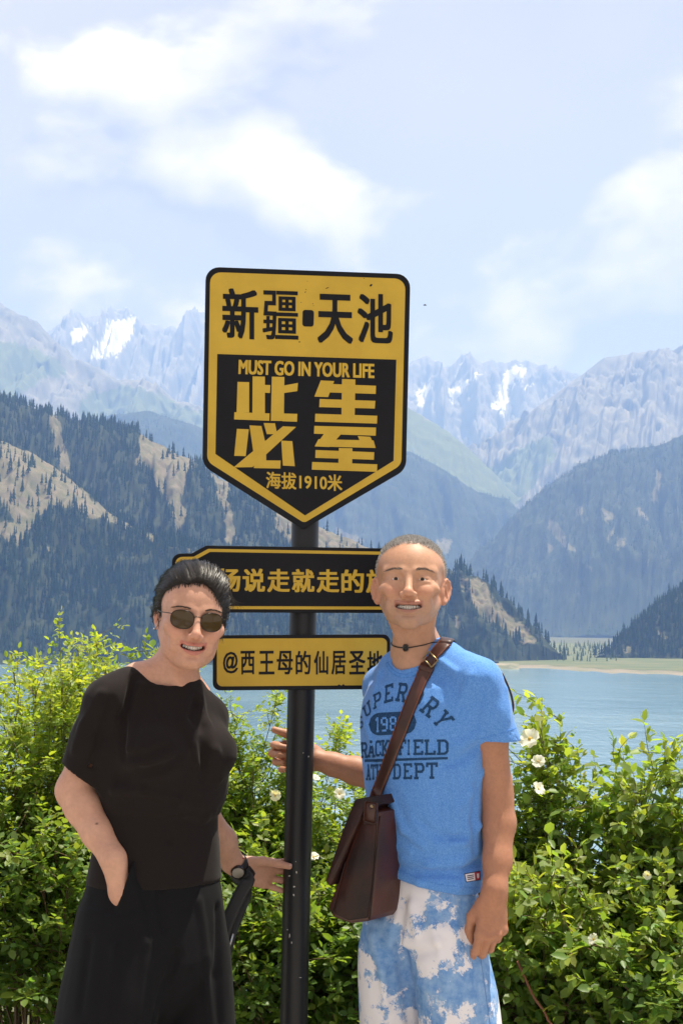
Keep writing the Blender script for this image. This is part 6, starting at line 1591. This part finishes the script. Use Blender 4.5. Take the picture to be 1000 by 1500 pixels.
    # the loose end of the strap standing off behind the shoulder
    lo = [at(733, 985, 4.02), at(741, 1002, 4.02), at(747, 1018, 4.02), at(750, 1034, 4.02), at(748, 1046, 4.02), at(738, 1060, 4.04)]
    lp = [Vector(p) for p in smooth_path(lo, 16)]
    ribbon('strap_end', lp, [Vector((0, 1, 0))] * 16, [Vector((1, 0, 0.3))] * 16, 0.03, 0.004, root, Ml)

    # ---------------- cord with a dark bead round the man's neck
    Mc = mat('black_cord', (0.008, 0.008, 0.009), rough=0.6); Mbd = mat('dark_jade', (0.012, 0.018, 0.014), rough=0.2, coat=0.5)
    nk = empty('necklace', at(594, 949, 3.93)); tag(nk, 'thin black cord necklace with one dark bead worn by the man', 'necklace')
    bod = bpy.data.objects['body']; bb = BVHTree.FromPolygons([v.co for v in bod.data.vertices], [tuple(p.vertices) for p in bod.data.polygons])
    pts = []
    for x, y in ((576, 945.5), (580, 947), (586, 948.5), (592, 949), (598, 949), (604, 948), (612, 946.5), (622, 944.5), (634, 942)):
        cands = [h for h in (on_surface(bb, x, y, 0.0022), on_surface(sb, x, y, 0.0022)) if h]
        if cands: pts.append(min((h[0] for h in cands), key=lambda v: (v - CAMP).length))
    if len(pts) > 3:
        e = [Vector(p) for p in pts] + [at(646, 940.5, 3.955), at(660, 940, 3.975), at(664, 941, 4.0), at(652, 936, 4.04), at(630, 928, 4.075), at(606, 926, 4.08), at(584, 932, 4.06), at(573, 941, 4.02)]
        tube('cord', smooth_path(e + [e[0]], 60), 0.0014, nk, Mc, 6)
        bm = bmesh.new(); bc = min((h[0] for h in (on_surface(bb, 594, 949, 0.003), on_surface(sb, 594, 949, 0.003)) if h), key=lambda v: (v - CAMP).length)
        bmesh.ops.create_cone(bm, cap_ends=True, segments=20, radius1=0.0092, radius2=0.0092, depth=0.013); bmesh.ops.bevel(bm, geom=bm.edges[:], offset=0.0025, segments=2, affect='EDGES')
        for v in bm.verts: v.co = bc + Vector((v.co.z, v.co.y, v.co.x))
        bm_obj('bead', bm, nk, Mbd, True)

    # ---------------- the woman's sunglasses
    HM = woman.HM
    g = empty('sunglasses', HM @ Vector((0, -.105, .010))); tag(g, 'brown tinted sunglasses with thin metal rims on the woman in black', 'sunglasses')
    Mr = mat('rim_metal', (0.06, 0.05, 0.045), rough=0.25, metal=1.0); 
    Mle = mat('tinted_lens', (0.050, 0.028, 0.008), rough=0.12, spec=0.45)
    for s in (-1, 1):
        ol = []
        for k in range(36):
            a = 2 * math.pi * k / 36; ca, sa = math.cos(a), math.sin(a)
            x = s * (.0345 + .0265 * math.copysign(abs(ca) ** 0.85, ca)); z = .0095 + (.0235 if sa < 0 else .0195) * math.copysign(abs(sa) ** 0.8, sa) - (0.004 if ca > 0 else 0.0) * 0
            y = -.1060 + 5.0 * (abs(x) - .012) ** 2 * 1.2
            ol.append(HM @ Vector((x, y, z)))
        tube('rim', ol, 0.0011, g, Mr, 6, True)
        bm = bmesh.new(); cen = sum(ol, Vector()) / 36 + (HM.to_3x3() @ Vector((0, -0.0016, 0))); vs = [bm.verts.new(p) for p in ol]; mid = [bm.verts.new(cen + (p - cen) * .55 + (HM.to_3x3() @ Vector((0, -0.0006, 0)))) for p in ol]; c = bm.verts.new(cen)
        for k in range(36):
            bm.faces.new((vs[k], vs[(k + 1) % 36], mid[(k + 1) % 36], mid[k])); bm.faces.new((mid[k], mid[(k + 1) % 36], c))
        bmesh.ops.recalc_face_normals(bm, faces=bm.faces); bm_obj('lens', bm, g, Mle, True)
        tube('temple', [HM @ Vector(q) for q in smooth_path([(s * .0610, -.0915, .0180), (s * .0700, -.070, .0170), (s * .0780, -.040, .0160), (s * .0815, -.005, .0170), (s * .0800, .022, .010), (s * .0770, .032, -.006)], 20)], 0.0012, g, Mr, 6)
        tube('nose_pad_arm', [HM @ Vector(q) for q in ((s * .0120, -.1045, .0080), (s * .0105, -.1020, .0030), (s * .0110, -.1000, -.0020))], 0.0008, g, Mr, 5)
    tube('bridge', [HM @ Vector(q) for q in smooth_path([(-.0105, -.1055, .0150), (0, -.1080, .0175), (.0105, -.1055, .0150)], 8)], 0.0012, g, Mr, 6)

    # ---------------- watch and wrist strap on the woman's left arm
    lw = woman.lw; ax = (lw - at(326, 1232, 4.13)).normalized()
    Mk = mat('black_rubber', (0.010, 0.010, 0.012), rough=0.5)
    wt = empty('wrist_watch', lw - ax * 0.012); tag(wt, 'watch with black strap on the wrist of the woman in black', 'watch')
    u_ = ax.orthogonal().normalized(); v_ = ax.cross(u_)
    def band(name, c, r, hw, th, par, m, e=1.0):
        bm = bmesh.new(); n = 36; rings = []
        for q, rr in ((-hw, r), (-hw * .9, r + th), (hw * .9, r + th), (hw, r)): rings.append([bm.verts.new(c + ax * q + (u_ * math.cos(2 * math.pi * k / n) + v_ * math.sin(2 * math.pi * k / n) * e) * rr) for k in range(n)])
        for a, b_ in zip(rings, rings[1:]):
            for k in range(n): bm.faces.new((a[k], a[(k + 1) % n], b_[(k + 1) % n], b_[k]))
        bmesh.ops.recalc_face_normals(bm, faces=bm.faces); return bm_obj(name, bm, par, m, True)
    c = lw - ax * 0.016
    band('watch_strap', c, 0.0265, 0.010, 0.003, wt, Mk)
    fn = (at(340, 1290, 4.05) - c); fn = (fn - ax * fn.dot(ax)).normalized(); sd = ax.cross(fn)
    for nm, r, h0, h1, m in (('watch_case', 0.0185, 0.026, 0.034, mat('watch_steel', (0.05, 0.05, 0.055), rough=0.3, metal=1.0)), ('watch_dial', 0.0155, 0.0335, 0.0348, mat('watch_dial_face', (0.34, 0.31, 0.27), rough=0.15, coat=0.6))):
        bm = bmesh.new(); n = 28; a = [bm.verts.new(c + fn * h0 + (ax * math.cos(2 * math.pi * k / n) + sd * math.sin(2 * math.pi * k / n)) * r) for k in range(n)]; b_ = [bm.verts.new(c + fn * h1 + (ax * math.cos(2 * math.pi * k / n) + sd * math.sin(2 * math.pi * k / n)) * r * .95) for k in range(n)]
        for k in range(n): bm.faces.new((a[k], a[(k + 1) % n], b_[(k + 1) % n], b_[k]))
        bm.faces.new(b_); bmesh.ops.recalc_face_normals(bm, faces=bm.faces); bm_obj(nm, bm, wt, m)
    Mw = mat('black_webbing', (0.010, 0.011, 0.014), rough=0.55); add_bump(Mw, 300, 0.3, 0.001, 2)
    st = empty('camera_strap', lw + Vector((0, 0, -.03))); tag(st, 'wide black webbing strap with red tab looped over the wrist of the woman', 'strap')
    c2 = lw + ax * 0.010
    band('strap_loop', c2, 0.0285, 0.016, 0.003, st, Mw)
    p0 = c2 + Vector((0.004, -.034, -.004))
    for nm, pth, wd in (('strap_tail', [p0, at(364, 1288, 4.13), at(355, 1304, 4.125), at(346, 1322, 4.12), at(337, 1342, 4.115), at(329, 1362, 4.11), at(322, 1388, 4.11), at(316, 1420, 4.11)], 0.034),
                        ('strap_tail', [c2 + Vector((0.006, .02, -.026)), at(361, 1310, 4.17), at(356, 1324, 4.165), at(349, 1342, 4.155), at(341, 1362, 4.145), at(335, 1384, 4.135), at(328, 1412, 4.13)], 0.026)):
        pp = [Vector(q) for q in smooth_path(pth, 28)]
        tt = [(pp[min(i + 1, 27)] - pp[max(i - 1, 0)]).normalized() for i in range(28)]
        nrm = [Vector((-.15 + .2 * math.sin(i * .12), -1, .15)).normalized() for i in range(28)]
        ribbon(nm, pp, [t.cross(n) for t, n in zip(tt, nrm)], nrm, wd, 0.0022, st, Mw)
    pp = [c2 + Vector((-.016, -.022, .020)), c2 + Vector((-.012, -.026, .030)), c2 + Vector((-.006, -.026, .038)), c2 + Vector((.000, -.024, .043))]
    pp = [Vector(q) for q in smooth_path(pp, 8)]
    ribbon('red_tab', pp, [Vector((1, 0.1, -0.5))] * 8, [Vector((-.2, -.9, .3))] * 8, 0.015, 0.0025, st, mat('red_leather', (0.45, 0.012, 0.015), rough=0.5))
    pp = [at(342, 1368, 4.125), at(339, 1378, 4.122), at(336, 1388, 4.12)]
    tube('metal_slide', pp, 0.0022, st, mat('strap_metal', (0.7, 0.7, 0.72), rough=0.3, metal=1.0), 6)
def bird():
    """a bird far off in the sky"""
    c = at(622, 447, 120.0); V = []; bm = bmesh.new()
    bmesh.ops.create_uvsphere(bm, u_segments=12, v_segments=8, radius=0.045)
    for v in bm.verts: v.co = Vector((v.co.x * 3.0, v.co.y, v.co.z * 0.9))
    m = mat('bird_feathers', (0.03, 0.03, 0.035), rough=0.8)
    root = empty('bird', c); tag(root, 'tiny dark bird flying against the clouds beside the top board', 'bird')
    bm.transform(Matrix.Translation(c)); bm_obj('body', bm, root, m, True)
    for s in (-1, 1):
        bm = bmesh.new()
        pr = [(0.05, 0.0, 0.02), (-0.06, 0.0, 0.02), (0.03, s * 0.12, 0.05), (-0.05, s * 0.12, 0.05), (-0.03, s * 0.27, 0.02), (-0.07, s * 0.26, 0.02)]
        top = [bm.verts.new(c + Vector(p) + Vector((0, 0, .006))) for p in pr]; bot = [bm.verts.new(c + Vector(p)) for p in pr]
        for a, b_, d, e in ((0, 2, 3, 1), (2, 4, 5, 3)): bm.faces.new([top[i] for i in (a, b_, d, e)]); bm.faces.new([bot[i] for i in (e, d, b_, a)])
        bm_obj('wing', bm, root, m)
worn()
bird()
# ================================================================== SHRUBS ALONG THE BANK
def leaf_mat(name, gloss=0.42, trans=0.54):
    m = bpy.data.materials.new(name); m.use_nodes = True; nt = m.node_tree; L = nt.links.new
    b = nt.nodes['Principled BSDF']; out = nt.nodes['Material Output']
    a = N(nt, 'ShaderNodeAttribute', attribute_name='Col'); L(a.outputs[0], b.inputs['Base Color'])
    b.inputs['Roughness'].default_value = gloss; b.inputs['Specular IOR Level'].default_value = 0.42
    t = N(nt, 'ShaderNodeBsdfTranslucent'); hs = N(nt, 'ShaderNodeMix', data_type='RGBA', blend_type='MULTIPLY', inp={0: 1.0, 7: (1.95, 1.75, 0.55, 1)}); L(a.outputs[0], hs.inputs[6]); L(hs.outputs[2], t.inputs[0])
    mx = N(nt, 'ShaderNodeMixShader'); mx.inputs[0].default_value = trans; L(b.outputs[0], mx.inputs[1]); L(t.outputs[0], mx.inputs[2]); L(mx.outputs[0], out.inputs[0])
    return m
M_leaf = leaf_mat('leaf'); M_bark = mat('twig_bark', rough=0.85, attr='Col')
LEAF_V = np.array([(0, 0, 0), (.30, .27, .05), (.30, -.27, .05), (.68, .24, .03), (.68, -.24, .03), (1, 0, -.10), (.48, 0, -.03)])
LEAF_F = np.array([(0, 6, 1), (0, 2, 6), (1, 6, 3), (2, 4, 6), (3, 6, 5), (4, 5, 6)])
def leaves_geo(pos, dr, up, ln, wd, col):
    pos, dr, up = (np.asarray(a, float) for a in (pos, dr, up)); dr /= np.linalg.norm(dr, axis=1)[:, None] + 1e-9
    up = up - dr * (up * dr).sum(1)[:, None]; up /= np.linalg.norm(up, axis=1)[:, None] + 1e-9; sd = np.cross(up, dr)
    ln = np.asarray(ln)[:, None, None]; wd = np.asarray(wd)[:, None, None]; V = LEAF_V[None]
    P = pos[:, None] + dr[:, None] * V[..., :1] * ln + sd[:, None] * V[..., 1:2] * wd + up[:, None] * V[..., 2:] * ln
    n = len(pos); F = (LEAF_F[None] + (np.arange(n) * 7)[:, None, None]).reshape(-1, 3)
    return P.reshape(-1, 3), F, np.repeat(np.asarray(col), 7, 0)
def twig_geo(paths):
    Vs = []; Fs = []; Cs = []; b = 0
    for p, r0, r1, c in paths:
        p = np.asarray(p); k = len(p); t = np.gradient(p, axis=0); t /= np.linalg.norm(t, axis=1)[:, None] + 1e-9
        a = np.cross(t, (0.3, 0.9, 0.1)); a /= np.linalg.norm(a, axis=1)[:, None] + 1e-9; q = np.cross(t, a); r = np.linspace(r0, r1, k)[:, None]
        ring = np.stack([p + (a * math.cos(w) + q * math.sin(w)) * r for w in (0, 2.094, 4.189)], 1)
        Vs.append(ring.reshape(-1, 3)); i = np.arange(k - 1)[:, None] * 3 + b; j = np.arange(3)[None]
        Fs.append(np.stack([i + j, i + (j + 1) % 3, i + 3 + (j + 1) % 3, i + 3 + j], -1).reshape(-1, 4)); Cs.append(np.tile(np.array(c)[None], (3 * k, 1))); b += 3 * k
    return np.concatenate(Vs), np.concatenate(Fs), np.concatenate(Cs)
SPEC = {  # leaf length, width ratio, compound?, colour old, colour young
 'briar': dict(ll=.020, wr=.92, comp=5, old=(0.161, 0.260, 0.048), new=(0.323, 0.395, 0.074), dens=1.0),
 'rose': dict(ll=.020, wr=1.0, comp=7, old=(0.144, 0.245, 0.048), new=(0.267, 0.349, 0.066), dens=1.0),
 'broad': dict(ll=.038, wr=1.02, comp=0, old=(0.144, 0.238, 0.058), new=(0.281, 0.363, 0.077), dens=.85),
 'thicket': dict(ll=.029, wr=1.12, comp=3, old=(0.118, 0.206, 0.054), new=(0.211, 0.289, 0.066), dens=.9)}
FLOWERS = []
def shrub(px, Y, top, spread, kind, stems, label, seed, low=0.05, shoots=0, group=None, depth=0.75, lean=0.0):
    r = np.random.default_rng(seed); S = SPEC[kind]; base = at(px, 1500, Y); bx, by = base.x, Y; H = at(px, top, Y).z
    root = empty('shrub', (bx, by, 0)); tag(root, label, 'shrub', group)
    tw = []; LP = []; LD = []; LU = []; LL = []; LW = []; LC = []
    def leaf(p, d, u, l, young):
        c = np.array(S['old']) * (1 - young) + np.array(S['new']) * young; c = c * (1 + r.normal(0, .13)) ; c[0] *= 1 + r.normal(0, .10)
        LP.append(p); LD.append(d); LU.append(u); LL.append(l); LW.append(l * S['wr'] * r.uniform(.85, 1.15)); LC.append(np.clip(c, .005, .6))
    def spray(p, d, young, sc=1.0):
        """one leaf, or a compound leaf with its leaflets"""
        d = d / (np.linalg.norm(d) + 1e-9); u = np.array([r.normal(0, .45), r.normal(-.10, .45), 1.0])
        if not S['comp']:
            leaf(p, d + np.array([0, 0, -.25]), u, S['ll'] * sc * r.uniform(.5, 1.35), young); return
        side = np.cross(d, u); side /= np.linalg.norm(side) + 1e-9; L = S['ll'] * sc * S['comp'] * .32
        n = S['comp'] // 2
        for k in range(n):
            q = p + d * L * (k + 1) / (n + 1) + np.array([0, 0, -.02 * (k / n) ** 2])
            for s_ in (-1, 1): leaf(q, d * .45 + side * s_ + r.normal(0, .12, 3), u + r.normal(0, .18, 3), S['ll'] * sc * r.uniform(.7, 1.1), young)
        leaf(p + d * L, d + r.normal(0, .12, 3), u + r.normal(0, .18, 3), S['ll'] * sc * r.uniform(.9, 1.2), young)
    for i in range(stems + shoots):
        shoot = i >= stems
        a = r.uniform(0, 6.283); rad = spread * math.sqrt(r.uniform(0, 1)) * (0.7 if shoot else 1.0)
        tx, ty = bx + rad * math.cos(a) + lean, by + rad * math.sin(a) * depth
        h = H * (r.uniform(.80, 1.0) if shoot else r.uniform(.50, .95) * (1 - .22 * (rad / spread) ** 2))
        b0 = np.array([bx + (tx - bx) * .35 + r.normal(0, .05), by + (ty - by) * .4 + r.normal(0, .05), -0.03]); e = np.array([tx, ty, h])
        arch = np.array([r.normal(0, .05), r.normal(0, .05), .10 * h])
        p = smooth_path([b0, b0 * .62 + e * .38 + arch * .6, b0 * .28 + e * .72 + arch * .5, e + np.array([r.normal(0, .04), r.normal(0, .04), 0])], 14)
        bc = (.16, .10, .055) if r.random() < .6 else (.11, .075, .05); 
        if shoot: bc = (.13, .13, .05)
        tw.append((p, .0052 if not shoot else .0036, .0012, bc))
        nt_ = int(r.integers(10, 15) * S['dens'] * (1.25 if shoot else 1.0))
        for k in range(nt_):
            t = r.uniform(.30 if not shoot else .35, 1.0) ** .8; j = min(12, int(t * 13)); q = p[j] * (1 - (t * 13 - j)) + p[j + 1] * (t * 13 - j)
            if q[2] < low: continue
            out = np.array([q[0] - bx, (q[1] - by), 0]); out /= np.linalg.norm(out) + .05
            d = out * .55 + r.normal(0, .55, 3) + np.array([0, -.18, .55]); d /= np.linalg.norm(d)
            tl = (r.uniform(.07, .21) if not shoot else r.uniform(.03, .10)) * (1.15 if kind == 'broad' else 1)
            te = q + d * tl + np.array([0, 0, -.03 * tl]); pth = smooth_path([q, q * .5 + te * .5 + r.normal(0, .008, 3), te], 5)
            tw.append((pth, .0018, .0007, bc))
            hf = np.clip(te[2] / H, 0, 1); young = np.clip((hf - .55) * 1.7 + r.normal(0, .18), 0, 1)
            nl = max(3, int(tl / (.017 if S['comp'] else .0105)))
            for m_ in range(nl):
                w = (m_ + r.uniform(.2, .9)) / nl; pp = pth[0] * (1 - w) + pth[-1] * w
                ld = d * .5 + r.normal(0, .75, 3); ld[2] += .1
                spray(pp, ld, young, 1.0 if not shoot else .85)
            spray(te, d + r.normal(0, .2, 3), min(1, young + .2))
        for m_ in range(4): spray(p[-1] - (p[-1] - p[-2]) * m_ * .25, (p[-1] - p[-2]) / .05 + r.normal(0, .5, 3), 1.0 if shoot else .8, .8)
    V, F, C = leaves_geo(LP, LD, LU, LL, LW, LC)
    fo = link('foliage', np_mesh('foliage', V, F, True, C), root, M_leaf); fo['kind'] = 'stuff'
    V, F, C = twig_geo(tw); so = link('branches', np_mesh('branches', V, F, True, C), root, M_bark); so['kind'] = 'stuff'
    # the leaves that stand out singly at the front of the bush
    LPa = np.array(LP); q = topx(LPa); ok = np.nonzero((LPa[:, 1] < by - spread * .12) & (q[:, 1] > top + 15) & (q[:, 1] < 1500) & (q[:, 0] > 0) & (q[:, 0] < 1000))[0]
    if len(ok):
        for i in r.choice(ok, min(26, len(ok)), replace=False):
            d = Vector(LD[i]).normalized(); u = Vector(LU[i]); u = (u - d * u.dot(d)).normalized(); sd = u.cross(d); l = LL[i] * 1.55; w = LW[i] * 1.55
            o = bpy.data.objects.new('leaf', LEAF_MESH[kind][int(r.integers(3))]); COL.objects.link(o); o.parent = root
            mtx = Matrix.Identity(4)
            for a_ in range(3): mtx[a_][0], mtx[a_][1], mtx[a_][2], mtx[a_][3] = d[a_] * l, sd[a_] * w, u[a_] * l, LP[i][a_] + (-.012 if a_ == 1 else 0)
            o.matrix_parent_inverse = Matrix.Translation(-root.location); o.matrix_basis = mtx
    SHRUBS.append((root, bx, by, H, spread, LPa))
    return root
SHRUBS = []
LEAF_MESH = {}
for _k, _s in SPEC.items():
    LEAF_MESH[_k] = []
    for _y in (.15, .5, .9):
        _me = np_mesh('leaf', LEAF_V * np.array([1, 1, 1]), LEAF_F, True, np.tile(np.array(_s['old']) * (1 - _y) + np.array(_s['new']) * _y, (7, 1))); _me.materials.append(M_leaf); LEAF_MESH[_k].append(_me)
Gs = 'shrubs on the bank'
shrub(20, 4.98, 900, .34, 'briar', 26, 'tall yellow green briar with upright shoots, beside the elbow of the woman', 1, shoots=16, group=Gs)
shrub(140, 5.25, 925, .34, 'briar', 26, 'airy briar with thin leafy shoots rising behind the shoulder of the woman', 2, shoots=18, group=Gs)
shrub(40, 4.78, 1090, .36, 'thicket', 34, 'low dark thicket at the foot of the tall briar', 3, group=Gs)
shrub(215, 5.10, 925, .10, 'thicket', 3, 'slender sapling with bright oval leaves beside the ear of the woman', 4, shoots=3, group=Gs)
shrub(235, 5.15, 1060, .34, 'briar', 24, 'dense briar hidden mostly behind the woman in black', 5, group=Gs)
shrub(372, 5.05, 1025, .24, 'rose', 26, 'wild rose bush with thin upright shoots between the woman and the pole', 6, shoots=12, group=Gs)
shrub(490, 5.20, 1062, .30, 'rose', 28, 'wild rose bush with white flowers behind the forearm of the man', 7, shoots=5, group=Gs)
shrub(430, 4.72, 1215, .27, 'thicket', 34, 'low leafy thicket around the foot of the signpost', 8, group=Gs)
shrub(625, 5.15, 1085, .32, 'rose', 20, 'rose bush hidden mostly behind the man in blue', 9, group=Gs)
shrub(775, 5.05, 1066, .22, 'rose', 26, 'wild rose bush with large white blossoms beside the sleeve of the man', 10, shoots=4, group=Gs)
shrub(868, 5.00, 1034, .26, 'broad', 40, 'rounded shrub of broad pointed leaves with a tall leafy crest', 11, shoots=5, group=Gs)
shrub(985, 4.95, 1048, .28, 'broad', 40, 'broad leaved shrub at the end of the hedge, right of the crested shrub', 12, shoots=4, group=Gs)
shrub(850, 4.70, 1205, .32, 'broad', 40, 'low shaded broad leaved shrub in front of the crested shrub', 13, group=Gs)
shrub(985, 4.62, 1240, .26, 'thicket', 30, 'small dark thicket beside the low shaded shrub', 14, group=Gs)
shrub(-85, 4.90, 960, .34, 'briar', 22, 'briar at the far end of the bank, beyond the tall briar', 15, shoots=5, group=Gs)
shrub(1110, 4.95, 1040, .34, 'broad', 24, 'outermost broad leaved shrub of the hedge', 16, group=Gs)
shrub(560, 4.80, 1180, .28, 'thicket', 26, 'low thicket beside the leather bag', 17, group=Gs)
def flowers():
    Mw = leaf_mat('rose_petal', 0.6, 0.35); Mc = mat('rose_stamens', (0.55, 0.36, 0.05), rough=0.8)
    spots = [(776, 1083, .030, 4.76), (788, 1116, .019, 4.75), (787, 1156, .020, 4.74), (497, 1163, .017, 4.82), (459, 1256, .017, 4.60), (869, 1376, .016, 4.42), (336, 1085, .017, 4.90), (403, 1165, .016, 4.80), (462, 1140, .013, 4.85), (948, 1282, .013, 4.62)]
    r = np.random.default_rng(9)
    for x, y, s, Y in spots:
        p = at(x, y, Y); root = min(SHRUBS, key=lambda q: (q[1] - p.x) ** 2 + (q[2] - p.y) ** 2)
        # sit it on the nearest leaf of that bush
        LPa = root[5]; px_ = topx(LPa); e = np.hypot(px_[:, 0] - x, px_[:, 1] - y) + 60 * (LPa[:, 1] - LPa[:, 1].min()); q = LPa[np.argmin(e)]
        p = at(x, y, q[1] - 0.02)
        n = (Vector((r.normal(0, .8), -1, .55 + r.normal(0, .6)))).normalized(); u = n.orthogonal().normalized(); v = n.cross(u)
        V = []; F = []
        for k in range(5):
            a = k * 1.2566 + r.normal(0, .08); d = u * math.cos(a) + v * math.sin(a); w = n.cross(d); b = len(V)
            for (t, wd, h) in ((0.05, .10, 0), (.45, .40, .10), (.85, .52, .16), (1.0, .30, .10)):
                for sg in (-1, 0, 1): V.append(list(p + (d * (t - (0.07 if sg == 0 and t == 1.0 else 0)) + w * wd * sg + n * (h * 1.8 + (0.10 if sg else 0) + r.normal(0, .09))) * s))
            for i in range(3):
                for j in range(2): F.append((b + i * 3 + j, b + i * 3 + j + 1, b + (i + 1) * 3 + j + 1, b + (i + 1) * 3 + j))
        me = np_mesh('flower', np.array(V), np.array(F), True, np.tile(np.array([[.80, .80, .78]]), (len(V), 1)))
        fl = link('flower', me, root[0], Mw)
        bm = bmesh.new(); bmesh.ops.create_icosphere(bm, subdivisions=2, radius=s * .20, matrix=Matrix.Translation(p + n * s * .08)); c = bm_obj('stamens', bm, None, Mc, True); c.parent = fl; c.matrix_parent_inverse = Matrix.Translation(-root[0].location) @ Matrix.Identity(4) if False else Matrix.Identity(4)
flowers()
def dry_stem():
    o = tube('dry_stem', [Vector(q) for q in smooth_path([at(757, 1408, 4.50), at(768, 1432, 4.48), at(782, 1462, 4.46), at(801, 1492, 4.44), at(815, 1560, 4.42), at(820, 1960, 4.40)], 24)], [0.0035] * 24, None, mat('dry_red_bark', (0.20, 0.075, 0.04), rough=0.8), 6)
    tag(o, 'bare reddish stem leaning out of the shade beside the hand of the man', 'stem')
dry_stem()
